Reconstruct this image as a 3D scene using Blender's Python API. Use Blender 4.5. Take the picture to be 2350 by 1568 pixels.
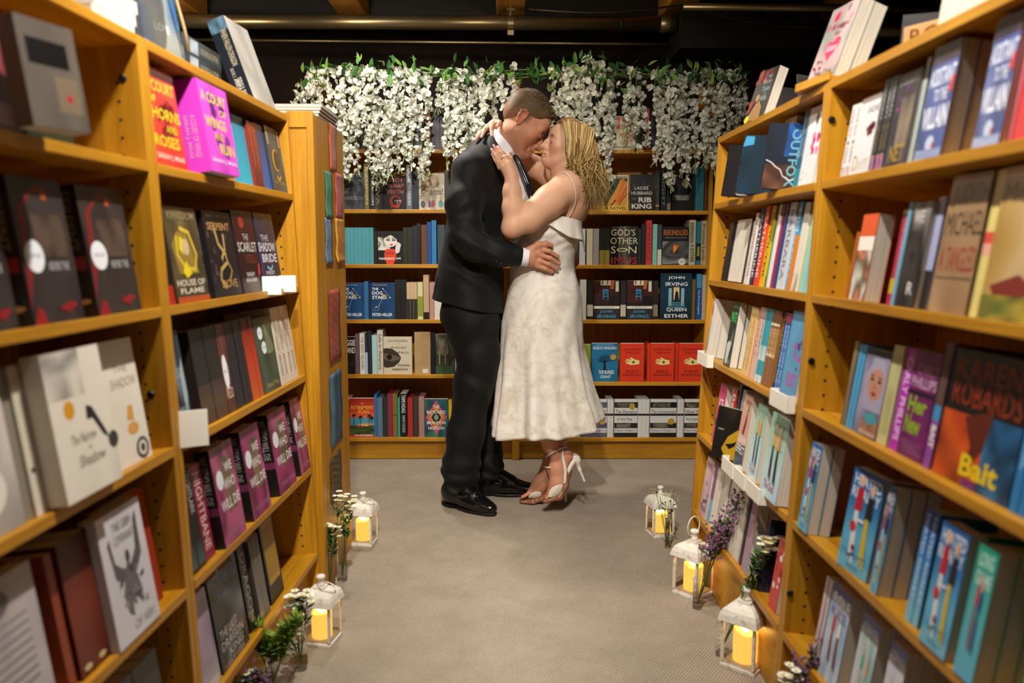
import bpy, bmesh, math, random
import numpy as np
from mathutils import Vector, Matrix
random.seed(7); RNG = np.random.default_rng(7)
for o in list(bpy.data.objects): bpy.data.objects.remove(o)
scene = bpy.context.scene
COL = scene.collection
# ---------------------------------------------------------------- camera
CX, CY, FPX = 1175.0, 784.0, 1843.78
PITCH, YAW, ROLL, CAMH = .1146, .0044, .0011, 1.1315
_cy, _sy, _cp, _sp = math.cos(YAW), math.sin(YAW), math.cos(PITCH), math.sin(PITCH)
c_f = np.array([_sy*_cp, _cy*_cp, -_sp]); c_r0 = np.array([_cy, -_sy, 0.]); c_u0 = np.cross(c_r0, c_f)
c_r = math.cos(ROLL)*c_r0 + math.sin(ROLL)*c_u0; c_u = -math.sin(ROLL)*c_r0 + math.cos(ROLL)*c_u0
C0 = np.array([0, 0, CAMH])
def ray(x, y): return c_f + c_r*(x-CX)/FPX - c_u*(y-CY)/FPX
def aty(x, y, Y):
    d = ray(x, y); return C0 + d*(Y/d[1])
def onfloor(x, y, h=0.):
    d = ray(x, y); return C0 + d*((h-CAMH)/d[2])
cam = bpy.data.cameras.new('camera'); camo = bpy.data.objects.new('camera', cam); COL.objects.link(camo)
camo.matrix_world = Matrix([[c_r[i], c_u[i], -c_f[i], C0[i]] for i in range(3)] + [[0, 0, 0, 1]])
cam.sensor_width = 36; cam.lens = FPX/2350*36; cam.clip_start = .05
cam.dof.use_dof = True; cam.dof.focus_distance = 3.42; cam.dof.aperture_fstop = 2.4
scene.camera = camo
# ---------------------------------------------------------------- world, lights, exposure
w = bpy.data.worlds.new('world'); scene.world = w; w.use_nodes = True
w.node_tree.nodes['Background'].inputs[0].default_value = (.95, .88, .78, 1)
w.node_tree.nodes['Background'].inputs[1].default_value = .005
scene.view_settings.view_transform = 'Standard'; scene.view_settings.look = 'None'
scene.view_settings.gamma = 1; scene.view_settings.exposure = .5
scene.view_settings.use_curve_mapping = False
def spot(name, loc, tgt, power, size=95, blend=.7, rad=.06, col=(1, .94, .85)):
    l = bpy.data.lights.new(name, 'SPOT'); l.energy = power; l.spot_size = math.radians(size); l.spot_blend = blend
    l.shadow_soft_size = rad; l.color = col
    o = bpy.data.objects.new(name, l); COL.objects.link(o); o.location = loc
    o.rotation_euler = (Vector(tgt)-Vector(loc)).to_track_quat('-Z', 'Y').to_euler(); return o
spot('track_spotlight', (-.2, .55, 2.5), (.0, 3.3, .75), 150, 70, .9, .05)
spot('track_spotlight', (-.08, 1.45, 2.6), (-.85, 1.75, .5), 165, 120, .9, .03)
spot('track_spotlight', (.1, 1.3, 2.6), (.9, 1.65, .5), 165, 120, .9, .03)
spot('track_spotlight', (.0, .15, 2.6), (.0, 1.55, .7), 34, 110, .9, .05)
spot('track_spotlight', (-.7, 3.25, 2.36), (-.5, 4.2, 1.55), 46, 85, .9, .04, (1, .97, .92))
spot('track_spotlight', (-.5, 3.7, 2.42), (.2, 3.3, .0), 60, 90, .8, .04)
spot('track_spotlight', (.5, 2.9, 2.42), (.85, 4.2, .8), 17, 95, .9, .05)
spot('track_spotlight', (.0, 2.2, 2.55), (.0, 2.5, .0), 45, 110, .9, .05)
def fill_point(name, loc, power, col=(1, .85, .62)):
    l = bpy.data.lights.new(name, 'POINT'); l.energy = power; l.color = col; l.shadow_soft_size = .04
    o = bpy.data.objects.new(name, l); COL.objects.link(o); o.location = loc
fill_point('ceiling_fill', (-.8, 3.72, 2.22), 7.); fill_point('ceiling_fill', (.2, 3.85, 2.24), 2.8); fill_point('ceiling_fill', (-1.7, 3.9, 2.2), 6.)  # added point fills without fixtures, brighten joists, pipe and garland top
def area(name, loc, tgt, power, sx, sy, col=(1, .93, .82)):
    l = bpy.data.lights.new(name, 'AREA'); l.shape = 'RECTANGLE'; l.size = sx; l.size_y = sy; l.energy = power; l.color = col
    o = bpy.data.objects.new(name, l); COL.objects.link(o); o.location = loc
    o.rotation_euler = (Vector(tgt)-Vector(loc)).to_track_quat('-Z', 'Y').to_euler(); return o
area('overhead_fill', (0, -.6, 2.55), (0, 1.6, .6), 1.5, 1.6, .6)  # added soft area fill over the aisle, no ceiling panel there
# ---------------------------------------------------------------- helpers
def lin(h):
    if not isinstance(h, str): return tuple(h)
    h = h.lstrip('#')
    if len(h) == 3: h = ''.join(c*2 for c in h)
    v = [int(h[i:i+2], 16)/255 for i in (0, 2, 4)]
    return tuple(c/12.92 if c <= .04045 else ((c+.055)/1.055)**2.4 for c in v)
def tag(o, label=None, cat=None, group=None, kind=None):
    if label: o['label'] = label
    if cat: o['category'] = cat
    if group: o['group'] = group
    if kind: o['kind'] = kind
    return o
def empty(name, mat=None, label=None, cat=None, group=None):
    o = bpy.data.objects.new(name, None); COL.objects.link(o); o.empty_display_size = .05
    if mat is not None: o.matrix_world = mat
    return tag(o, label, cat, group)
def mkmesh(name, V, Fs, smooth=False, cols=None, fcols=None):
    me = bpy.data.meshes.new(name); me.from_pydata([tuple(v) for v in V], [], [tuple(f) for f in Fs])
    if cols is not None:
        a = me.color_attributes.new('Col', 'FLOAT_COLOR', 'POINT')
        arr = np.ones((len(V), 4), np.float32); arr[:, :3] = np.asarray(cols)[:, :3]; a.data.foreach_set('color', arr.ravel())
    if smooth: me.polygons.foreach_set('use_smooth', [True]*len(me.polygons))
    me.update(); return me
def mkobj(name, me, mat=None, parent=None, kind=None, color=None):
    o = bpy.data.objects.new(name, me); COL.objects.link(o)
    if mat is not None and len(me.materials) == 0: me.materials.append(mat)
    if parent is not None: o.parent = parent
    if kind: o['kind'] = kind
    if color is not None: o.color = (*lin(color), 1)
    return o
class MB:
    "collects simple solids into one mesh"
    def __init__(s): s.V = []; s.F = []; s.C = []
    def add(s, V, Fs, col=None):
        n = len(s.V); s.V += [tuple(v) for v in V]; s.F += [tuple(i+n for i in f) for f in Fs]
        s.C += [lin(col) if col is not None else (1, 1, 1)]*len(V)
    def box(s, x0, x1, y0, y1, z0, z1, col=None, M=None):
        V = [(x, y, z) for z in (z0, z1) for y in (y0, y1) for x in (x0, x1)]
        if M is not None: V = [M @ Vector(v) for v in V]
        s.add(V, [(0, 2, 3, 1), (4, 5, 7, 6), (0, 1, 5, 4), (2, 6, 7, 3), (0, 4, 6, 2), (1, 3, 7, 5)], col)
    def tube(s, pts, r, n=8, col=None, cap=True):
        pts = [Vector(p) for p in pts]; rs = r if hasattr(r, '__len__') else [r]*len(pts)
        V = []; Fs = []; up = None
        for i, p in enumerate(pts):
            d = (pts[min(i+1, len(pts)-1)]-pts[max(i-1, 0)])
            if d.length < 1e-9: d = Vector((0, 0, 1))
            d.normalize()
            if up is None: up = Vector((0, 0, 1)) if abs(d.z) < .9 else Vector((1, 0, 0))
            a = d.cross(up); a.normalize(); b = a.cross(d); up = b
            for k in range(n):
                t = 2*math.pi*k/n; V.append(p+(a*math.cos(t)+b*math.sin(t))*rs[i])
        for i in range(len(pts)-1):
            for k in range(n):
                Fs.append((i*n+k, i*n+(k+1) % n, (i+1)*n+(k+1) % n, (i+1)*n+k))
        if cap: Fs += [tuple(range(n))[::-1], tuple(range((len(pts)-1)*n, len(pts)*n))]
        s.add(V, Fs, col)
    def lathe(s, prof, n=16, ctr=(0, 0, 0), col=None, sq=None):
        V = []; Fs = []
        for (r, z) in prof:
            for k in range(n):
                t = 2*math.pi*(k+.5)/n; V.append((ctr[0]+r*math.cos(t), ctr[1]+r*math.sin(t), ctr[2]+z))
        for i in range(len(prof)-1):
            for k in range(n): Fs.append((i*n+k, i*n+(k+1) % n, (i+1)*n+(k+1) % n, (i+1)*n+k))
        Fs += [tuple(range(n))[::-1], tuple(range((len(prof)-1)*n, len(prof)*n))]
        s.add(V, Fs, col)
    def build(s, name, mat=None, parent=None, smooth=False, kind=None, bevel=0, cols=False, color=None):
        me = mkmesh(name, s.V, s.F, smooth, s.C if cols else None)
        if bevel:
            bm = bmesh.new(); bm.from_mesh(me)
            bmesh.ops.bevel(bm, geom=[e for e in bm.edges], offset=bevel, segments=2, affect='EDGES', profile=.5)
            bm.to_mesh(me); bm.free()
        return mkobj(name, me, mat, parent, kind, color)
# ---- materials
def mat(name, color=(.8, .8, .8), rough=.5, metal=0., spec=.5, src=None, bump=None, **kw):
    m = bpy.data.materials.new(name); m.use_nodes = True; nt = m.node_tree; b = nt.nodes['Principled BSDF']
    b.inputs['Base Color'].default_value = (*lin(color), 1); b.inputs['Roughness'].default_value = rough
    b.inputs['Metallic'].default_value = metal; b.inputs['Specular IOR Level'].default_value = spec
    for k, v in kw.items(): b.inputs[k.replace('_', ' ')].default_value = v
    if src == 'obj':
        n = nt.nodes.new('ShaderNodeObjectInfo'); nt.links.new(n.outputs['Color'], b.inputs['Base Color'])
    if src == 'col':
        n = nt.nodes.new('ShaderNodeVertexColor'); n.layer_name = 'Col'; nt.links.new(n.outputs['Color'], b.inputs['Base Color'])
    m['_b'] = 0
    return m
def N(m, t, **kw):
    n = m.node_tree.nodes.new(t)
    for k, v in kw.items():
        if k in n.inputs: n.inputs[k].default_value = v
        else: setattr(n, k, v)
    return n
def L(m, a, ai, b, bi): m.node_tree.links.new(a.outputs[ai], b.inputs[bi])
def PB(m): return m.node_tree.nodes['Principled BSDF']
def wood(name, sc, c1, c2, rough=.42):
    m = mat(name, c1, rough)
    tc = N(m, 'ShaderNodeTexCoord'); mp = N(m, 'ShaderNodeMapping'); mp.inputs['Scale'].default_value = sc
    L(m, tc, 'Object', mp, 0)
    n1 = N(m, 'ShaderNodeTexNoise', Scale=1.0, Detail=6., Roughness=.62, Distortion=.3); L(m, mp, 0, n1, 0)
    n2 = N(m, 'ShaderNodeTexNoise', Scale=3.3, Detail=3., Roughness=.7); L(m, mp, 0, n2, 0)
    cr = N(m, 'ShaderNodeValToRGB'); e = cr.color_ramp.elements
    e[0].position = .3; e[0].color = (*lin(c2), 1); e[1].position = .68; e[1].color = (*lin(c1), 1)
    L(m, n1, 0, cr, 0)
    mx = N(m, 'ShaderNodeMixRGB', blend_type='MULTIPLY'); mx.inputs[0].default_value = .35
    L(m, cr, 0, mx, 1); L(m, n2, 0, mx, 2)
    L(m, mx, 0, PB(m), 'Base Color')
    bp = N(m, 'ShaderNodeBump', Strength=.12, Distance=.002); L(m, n2, 0, bp, 'Height'); L(m, bp, 0, PB(m), 'Normal')
    return m
W1, W2 = '#d89c20', '#b0740e'
M_woodv = wood('oak_upright', (34, 34, 2.2), W1, W2)
M_woodh = wood('oak_shelf', (2.2, 34, 34), W1, W2)
M_woody = wood('oak_depth', (34, 2.2, 34), W1, W2)
M_joist = wood('joist_timber', (30, 2, 30), '#b87a20', '#8a5510', .7)
M_cover = mat('book_cover', rough=.34, src='obj')
M_jacket = mat('dust_jacket', rough=.22, src='obj')
M_print = mat('cover_ink', rough=.36, src='col')
M_pages = mat('book_pages', '#d9d0bf', .85)
def _pages():
    m = M_pages; tc = N(m, 'ShaderNodeTexCoord'); mp = N(m, 'ShaderNodeMapping'); mp.inputs['Scale'].default_value = (6, 900, 6)
    L(m, tc, 'Object', mp, 0); n = N(m, 'ShaderNodeTexNoise', Scale=1., Detail=2.); L(m, mp, 0, n, 0)
    cr = N(m, 'ShaderNodeValToRGB'); e = cr.color_ramp.elements
    e[0].position = .3; e[0].color = (*lin('#b3aa9a'), 1); e[1].position = .62; e[1].color = (*lin('#e2dacb'), 1)
    L(m, n, 0, cr, 0); L(m, cr, 0, PB(m), 'Base Color')
_pages()
M_black = mat('black_paint', '#0c0b0b', .6)
M_hole = mat('pin_hole', '#120c06', .8)
M_white = mat('white_card', '#ece7dc', .5)
M_cream = mat('cream_plastic', '#efe9db', .4)
M_pipe = mat('pipe_metal', '#8a7a5c', .35, .85)
M_glass = mat('clear_glass', '#ffffff', .02, 0, .5, Transmission_Weight=1., IOR=1.05)
M_sleeve = mat('clear_plastic', '#ffffff', .12, 0, .5, Transmission_Weight=.96, IOR=1.1)
# ---- text
_txt = {}
def text_geo(s, bold=0., shear=0., font=None):
    "glyph outlines of one line, scaled to a unit box -> (verts Nx2, faces)"
    k = (s, bold, shear)
    if k in _txt: return _txt[k]
    cu = bpy.data.curves.new('t', 'FONT'); cu.body = s; cu.resolution_u = 2; cu.offset = bold; cu.shear = shear; cu.fill_mode = 'FRONT'
    o = bpy.data.objects.new('t', cu); COL.objects.link(o)
    dg = bpy.context.evaluated_depsgraph_get(); me = bpy.data.meshes.new_from_object(o.evaluated_get(dg))
    V = np.zeros(len(me.vertices)*3, np.float32); me.vertices.foreach_get('co', V); V = V.reshape(-1, 3)[:, :2]
    F = [tuple(p.vertices) for p in me.polygons]
    bpy.data.objects.remove(o); bpy.data.curves.remove(cu); bpy.data.meshes.remove(me)
    if len(V):
        a, b = V.min(0), V.max(0); V = (V-a)/np.maximum(b-a, 1e-6)
    _txt[k] = (V, F); return _txt[k]
class Ink:
    "flat print on one face: coordinates 0..1 on a w x h rectangle, kept as layered coloured polygons"
    def __init__(s, w, h): s.w, s.h = w, h; s.V = []; s.F = []; s.C = []; s.lay = 0
    def poly(s, P, col, Fs=None):
        n = len(s.V); z = .00025+.00012*s.lay; s.lay += 1; c = lin(col)
        s.V += [(p[0]*s.w, p[1]*s.h, z) for p in P]; s.C += [c]*len(P)
        s.F += [tuple(i+n for i in f) for f in (Fs or [tuple(range(len(P)))])]
    def run(s, els, seed=0):
        for e in els:
            k = e[0]
            if k == 'r': _, x0, y0, x1, y1, c = e; s.poly([(x0, y0), (x1, y0), (x1, y1), (x0, y1)], c)
            elif k == 'e':
                _, cx, cy, rx, ry, c = e[:6]; n = e[6] if len(e) > 6 else 18
                s.poly([(cx+rx*math.cos(2*math.pi*i/n), cy+ry*math.sin(2*math.pi*i/n)) for i in range(n)], c)
            elif k == 'p': s.poly(e[1], e[2])
            elif k == 'l':
                P = [np.array((p[0]*s.w, p[1]*s.h)) for p in e[1]]; hw = e[2]*s.w/2
                Q = []; R = []
                for i, p in enumerate(P):
                    d = P[min(i+1, len(P)-1)]-P[max(i-1, 0)]; d = d/(np.linalg.norm(d)+1e-9); nn = np.array((-d[1], d[0]))
                    Q.append((p+nn*hw)/(s.w, s.h)); R.append((p-nn*hw)/(s.w, s.h))
                m = len(P); s.poly(Q+R, e[3], [(i, m+i, m+i+1, i+1) for i in range(m-1)])
            elif k in 'tT':       # t: upright line in a box;  T: rotated (spine, reads downward)
                _, t, x0, y0, x1, y1, c = e[:7]; b = e[7] if len(e) > 7 else .012
                V, F = text_geo(t, b, e[8] if len(e) > 8 else 0.)
                if not len(V): continue
                if k == 't': P = [(x0+v[0]*(x1-x0), y0+v[1]*(y1-y0)) for v in V]
                else: P = [(x0+v[1]*(x1-x0), y1-v[0]*(y1-y0)) for v in V]
                s.poly(P, c, F)
            elif k == 'n':        # mottled picture: soft blend of colours on a small grid
                _, x0, y0, x1, y1, cs, nx, ny = e[:8]; sd = e[8] if len(e) > 8 else seed
                rg = np.random.default_rng(sd+11); C = np.array([lin(c) for c in cs]); f = np.zeros((ny+1, nx+1))
                for o in (1, 2, 4):
                    gx, gy = max(2, nx//(5//1)*o//2), max(2, ny//5*o//2); g = rg.random((gy+2, gx+2))
                    X = np.linspace(0, gx, nx+1); Y = np.linspace(0, gy, ny+1); xi = np.minimum(X.astype(int), gx-1); yi = np.minimum(Y.astype(int), gy-1)
                    fx = X-xi; fy = (Y-yi)[:, None]
                    f += ((g[yi][:, xi]*(1-fx)+g[yi][:, xi+1]*fx)*(1-fy)+(g[yi+1][:, xi]*(1-fx)+g[yi+1][:, xi+1]*fx)*fy)/o
                f = (f-f.min())/(np.ptp(f)+1e-9)*(len(C)-1.001); i0 = f.astype(int); t = (f-i0)[..., None]
                cc = C[i0]*(1-t)+C[i0+1]*t; n = len(s.V); z = .00025+.00012*s.lay; s.lay += 1
                for j in range(ny+1):
                    for i in range(nx+1):
                        s.V.append(((x0+(x1-x0)*i/nx)*s.w, (y0+(y1-y0)*j/ny)*s.h, z)); s.C.append(tuple(cc[j, i]))
                for j in range(ny):
                    for i in range(nx):
                        a = n+j*(nx+1)+i; s.F.append((a, a+1, a+nx+2, a+nx+1))
            elif k == 'g':        # vertical blend through a list of colours bottom -> top
                _, x0, y0, x1, y1, cs = e; n = len(s.V); z = .00025+.00012*s.lay; s.lay += 1; m = len(cs)
                for j, c in enumerate(cs):
                    for x in (x0, x1): s.V.append((x*s.w, (y0+(y1-y0)*j/(m-1))*s.h, z)); s.C.append(lin(c))
                for j in range(m-1): a = n+2*j; s.F.append((a, a+1, a+3, a+2))
            elif k == 'b':        # blobs scattered in a box
                _, x0, y0, x1, y1, cnt, r0, r1, cs = e[:9]; rg = random.Random(seed+cnt)
                for i in range(cnt):
                    cx, cy, r = rg.uniform(x0, x1), rg.uniform(y0, y1), rg.uniform(r0, r1); a0 = rg.random()*6; m = 7
                    s.poly([(cx+r*rg.uniform(.6, 1.2)*math.cos(a0+2*math.pi*q/m), cy+r*s.w/s.h*rg.uniform(.6, 1.2)*math.sin(a0+2*math.pi*q/m)) for q in range(m)], cs[i % len(cs)])
                    s.lay -= 1
                s.lay += 1
        return s
def P(px, py, Y): return aty(px, py, Y)
def pts(L_): return [P(*q) for q in L_]
# ---------------------------------------------------------------- the room
def carpet():
    m = mat('carpet', '#7d7163', .95, 0, .1)
    tc = N(m, 'ShaderNodeTexCoord'); mp = N(m, 'ShaderNodeMapping'); mp.inputs['Rotation'].default_value = (0, 0, .6)
    L(m, tc, 'Object', mp, 0)
    w1 = N(m, 'ShaderNodeTexWave', Scale=38., Distortion=1.6, Detail=2.); w1.inputs['Detail Scale'].default_value = 3.; L(m, mp, 0, w1, 0)
    w2 = N(m, 'ShaderNodeTexWave', Scale=46., Distortion=1.8, Detail=2.); w2.bands_direction = 'Y'; L(m, mp, 0, w2, 0)
    ad = N(m, 'ShaderNodeMath', operation='MULTIPLY'); L(m, w1, 1, ad, 0); L(m, w2, 1, ad, 1)
    n = N(m, 'ShaderNodeTexNoise', Scale=5., Detail=5., Roughness=.7); L(m, tc, 'Object', n, 0)
    n3 = N(m, 'ShaderNodeTexNoise', Scale=420., Detail=2.); L(m, tc, 'Object', n3, 0)
    ad2 = N(m, 'ShaderNodeMath', operation='MULTIPLY_ADD'); L(m, n3, 0, ad2, 0); ad2.inputs[1].default_value = .6; L(m, ad, 0, ad2, 2)
    cr = N(m, 'ShaderNodeValToRGB'); e = cr.color_ramp.elements
    e[0].position = .1; e[0].color = (*lin('#6e6152'), 1); e[1].position = 1.0; e[1].color = (*lin('#bcae9c'), 1)
    L(m, ad2, 0, cr, 0)
    mx = N(m, 'ShaderNodeMixRGB', blend_type='OVERLAY'); mx.inputs[0].default_value = .32; L(m, cr, 0, mx, 1); L(m, n, 0, mx, 2)
    L(m, mx, 0, PB(m), 'Base Color')
    bp = N(m, 'ShaderNodeBump', Strength=.5, Distance=.003); L(m, ad2, 0, bp, 'Height'); L(m, bp, 0, PB(m), 'Normal')
    return m
def slab(name, b, m, **kw):
    mb = MB(); mb.box(*b); o = mb.build(name, m); return tag(o, kind='structure', **kw)
slab('floor', (-3, 3, -1.6, 5.0, -.1, 0), carpet(), label='taupe looped carpet floor of the aisle')
M_wall = mat('dark_wall', '#1c1512', .9)
def _wall():
    m = M_wall; tc = N(m, 'ShaderNodeTexCoord'); n = N(m, 'ShaderNodeTexNoise', Scale=3., Detail=4.); L(m, tc, 'Object', n, 0)
    cr = N(m, 'ShaderNodeValToRGB'); e = cr.color_ramp.elements; e[0].position = .35; e[0].color = (*lin('#100c0a'), 1); e[1].position = .7; e[1].color = (*lin('#2a1612'), 1)
    L(m, n, 0, cr, 0); L(m, cr, 0, PB(m), 'Base Color')
_wall()
slab('wall_back', (-3, 3, 4.9, 5.0, 0, 2.9), M_wall)
slab('wall_left', (-3, -2.9, -1.6, 5.0, 0, 2.9), M_wall)
slab('wall_right', (2.9, 3, -1.6, 5.0, 0, 2.9), M_wall)
slab('ceiling', (-3, 3, -1.6, 5.0, 2.78, 2.9), M_black)
for i, x in enumerate((-3.44+.0, -1.735, -.845, .01, .9, 1.8)):
    if i == 0: continue
    mb = MB(); mb.box(x-.075, x+.075, .2, 4.62, 2.385, 2.78)
    mb.build('joist', M_joist, None, bevel=.006); tag(bpy.data.objects[-1] if False else COL.objects[-1], ['', 'ceiling joist over the left bookcases', 'yellow ceiling joist above the garland start', 'ceiling joist holding the pipe clamp', 'ceiling joist beside the cable bundle', 'ceiling joist above the right bookcases'][i], 'joist', 'ceiling joists')
slab('trim_1', (-3, 3, 4.625, 4.72, 2.36, 2.78), M_black)
# pipes under the joists
def pipe(name, pts, r, m, label, cat='pipe'):
    mb = MB(); mb.tube(pts, r, 14); o = mb.build(name, m, None, smooth=True); return tag(o, label, cat)
pr = empty('sprinkler_pipe', Matrix.Translation((0, 4.35, 2.30)), 'long steel ceiling pipe with clamp above the garland', 'pipe')
mb = MB(); mb.tube([(-2.6, 0, .01), (.80, 0, 0)], .036, 16); mb.build('pipe_run', M_pipe, pr, smooth=True)
mb = MB(); mb.tube([(.79, 0, 0), (.875, 0, 0)], .045, 16); mb.build('coupling', M_pipe, pr, smooth=True)
mb = MB(); mb.tube([(.58, 0, 0), (.59, 0, 0)], .0375, 16); mb.build('joint_ring', M_black, pr, smooth=True)
for x in (-1.75, .01):
    mb = MB(); mb.tube([(x-.015, 0, 0), (x+.015, 0, 0)], .0395, 16); cl = mb.build('clamp', M_pipe, pr)
    mb = MB(); mb.tube([(x, 0, .035), (x, 0, .088)], .009, 8); mb.box(x-.02, x+.02, -.012, .012, .06, .075); mb.build('hanger_rod', M_pipe, cl)
    mb = MB(); mb.box(x-.016, x+.016, -.012, .012, -.06, -.036); mb.build('bolt_tab', M_pipe, cl)
M_dk = mat('dark_metal', '#3a3226', .45, .6)
pipe('conduit', [(-2.9, 4.5, 2.26), (.6, 4.5, 2.235), (.88, 4.5, 2.233)], .008, M_pipe, 'thin conduit running below the ceiling pipe')
pipe('upper_conduit', [(-2.6, 4.5, 2.358), (.75, 4.5, 2.358)], .02, M_dk, 'dark pipe close above the steel pipe')
pipe('branch_pipe', [(.86, 4.12, 2.32), (2.6, 4.12, 2.31)], .018, M_pipe, 'steel branch pipe above the black duct')
pipe('right_pipe', [(1.62, 4.45, 2.30), (2.8, 4.45, 2.30)], .045, M_pipe, 'short pipe beyond the hanging chain')
slab('air_duct', (.88, 1.58, 4.25, 4.6, 2.155, 2.36), M_black); o = COL.objects[-1]; del o['kind']
tag(o, 'black rectangular air duct box under the ceiling', 'duct')
for i, (a, b, s) in enumerate((((.1, 2.33), (.92, 2.36), .03), ((.92, 2.36), (1.62, 2.27), .04), ((.92, 2.33), (1.62, 2.24), .03))):
    PL = [(a[0]+(b[0]-a[0])*t, 4.20-.012*i, a[1]+(b[1]-a[1])*t-s*math.sin(math.pi*t)) for t in np.linspace(0, 1, 14)]
    pipe('cable', PL, .005, M_dk, ['loose cable sagging along the steel pipe', 'cable drooping past the duct top', 'lower cable sagging across the duct'][i], 'cable')
mb = MB()
for k in range(14): mb.box(1.56-.006, 1.56+.006, 4.14, 4.15, 2.28+.03*k, 2.30+.03*k) if k % 2 else mb.box(1.558, 1.562, 4.13, 4.16, 2.275+.03*k, 2.305+.03*k)
tag(mb.build('chain', M_dk), 'thin chain hanging from the ceiling', 'chain')
# ---------------------------------------------------------------- bookcases
class Case: pass
def make_case(key, label, O, eu, ein, lean, W, shelves, top, depth=.30, tilt=0., group='oak bookcases', opentop=False):
    c = Case(); c.key = key; c.W = W; c.sh = shelves; c.top = top; c.depth = depth; c.tilt = tilt
    eu = Vector(eu).normalized(); ein = Vector(ein).normalized(); up = Vector((0, 0, 1))
    zl = (up*math.cos(lean)+ein*math.sin(lean)); yl = (ein*math.cos(lean)-up*math.sin(lean))
    M = Matrix([[eu[i], yl[i], zl[i], O[i]] for i in range(3)]+[[0, 0, 0, 1]]); c.M = M; tl = math.tan(lean)
    r = empty('bookcase', M, label, 'bookcase', group); c.root = r
    t = .019
    for x0 in (0., W-t):
        V = [(x, y, (z if z else y*tl)) for x in (x0, x0+t) for (y, z) in ((0, 0), (depth, 0), (depth, top), (0, top))]
        mb = MB(); mb.add(V, [(0, 3, 2, 1), (4, 5, 6, 7), (0, 1, 5, 4), (1, 2, 6, 5), (2, 3, 7, 6), (3, 0, 4, 7)])
        sp = mb.build('side_panel', M_woodv, r, bevel=.0015)
        hb = MB(); xf = x0+t if x0 == 0 else x0; s = .0006 if x0 == 0 else -.0006
        zs = np.arange(.12, top-.08, .034)
        for d in (.045, depth-.05):
            for z in zs:
                P = [(xf+s, d+.0034*math.cos(a), z+.0034*math.sin(a)) for a in np.linspace(0, 2*math.pi, 9)[:-1]]
                hb.add(P, [tuple(range(8))])
        hb.build('pin_holes', M_hole, sp, kind='stuff')
    mb = MB(); mb.box(t, W-t, depth-.008, depth, .03, shelves[0] if opentop else top-.02); mb.build('back_panel', M_woodv, r)
    if not opentop: mb = MB(); mb.box(t, W-t, 0, depth, top-.02, top); mb.build('top_board', M_woodh, r, bevel=.0015)
    for h in shelves:
        mb = MB(); mb.box(t, W-t, -.002, depth-.009, h-.02, h); tt = math.tan(tilt)
        mb.V = [(x, y, z-max(y, 0)*tt) for (x, y, z) in mb.V]; mb.build('shelf', M_woodh, r, bevel=.0018)
    kz = shelves[-1]-.02
    mb = MB(); mb.box(t, W-t, .03, .045, .003+.045*tl, kz-.006); mb.build('kick_board', M_woodh, r)
    return c
CASES = {}
LEANL, LEANR = .0406, .0431
def front(a, b, y): return (a+b*y, y, 0.)
aL, bL = -.6909, .0341; aR, bR = .6643, -.0092
nL = Vector((bL, 1, 0)).normalized(); nR = Vector((bR, 1, 0)).normalized()
sw = .914
shL = [1.2985, 1.019, .7404, .4459, .165]; shR = [1.2859, 1.0313, .7679, .4996, .225]
yL = 1.588; yR = 2.7578
CASES['LF'] = make_case('LF', 'oak bookcase leaning beside the bookmark panel', front(aL, bL, yL), nL, (-nL.y, nL.x, 0), LEANL, sw, shL, 1.534, tilt=.1)
CASES['LN'] = make_case('LN', 'oak bookcase holding the white eagle book', front(aL, bL, yL-sw-.001), nL, (-nL.y, nL.x, 0), LEANL, sw, shL, 1.534, tilt=.1)
CASES['RF'] = make_case('RF', 'oak bookcase with white plastic book holders', front(aR, bR, yR), -nR, (nR.y, -nR.x, 0), LEANR, sw, shR, 1.506, tilt=.1)
CASES['RN'] = make_case('RN', 'oak bookcase full of blue hockey novels', front(aR, bR, yR-sw-.001), -nR, (nR.y, -nR.x, 0), LEANR, sw, shR, 1.506, tilt=.1)
YB = 4.2266
def zb(py): return float(aty(1175, py, YB)[2])
x0b, xmb, x1b = -.98, .04, 1.06
CASES['BL'] = make_case('BL', 'tall oak bookcase behind the man', (x0b, YB, 0), (1, 0, 0), (0, 1, 0), 0., xmb-x0b, [zb(343), zb(481), zb(607), zb(734), zb(860), zb(1005)], 1.99, opentop=True)
CASES['BR'] = make_case('BR', 'tall oak bookcase behind the woman', (xmb, YB, 0), (1, 0, 0), (0, 1, 0), 0., x1b-xmb, [zb(343), zb(483), zb(608), zb(734), zb(877), zb(1005)], 1.99, opentop=True)
# end cabinet carrying the bookmarks
ec = empty('end_cabinet', Matrix.Translation((-.60, 2.515, 0)), 'oak end cabinet whose side panel carries taped bookmarks', 'cabinet')
mb = MB(); mb.box(-.56, 0, .0, .02, 0, 1.545); mb.build('front_board', M_woodv, ec, bevel=.002)
mb = MB(); mb.box(-.02, 0, .0205, .46, 0, 1.545); mb.build('side_panel', M_woodv, ec, bevel=.002)
mb = MB(); mb.box(-.56, -.0205, .0205, .46, 1.52, 1.545); mb.build('top_board', M_woody, ec)
mb = MB(); mb.box(-.56, -.0205, .44, .46, 0, 1.519); mb.build('back_board', M_woodv, ec)
mb = MB(); mb.box(-.075, 0.004, -.006, 0, 1.5, 1.548); mb.box(-.016, .004, -.006, 0, 0, 1.5); mb.build('edge_strip', M_woodv, ec)
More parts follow.
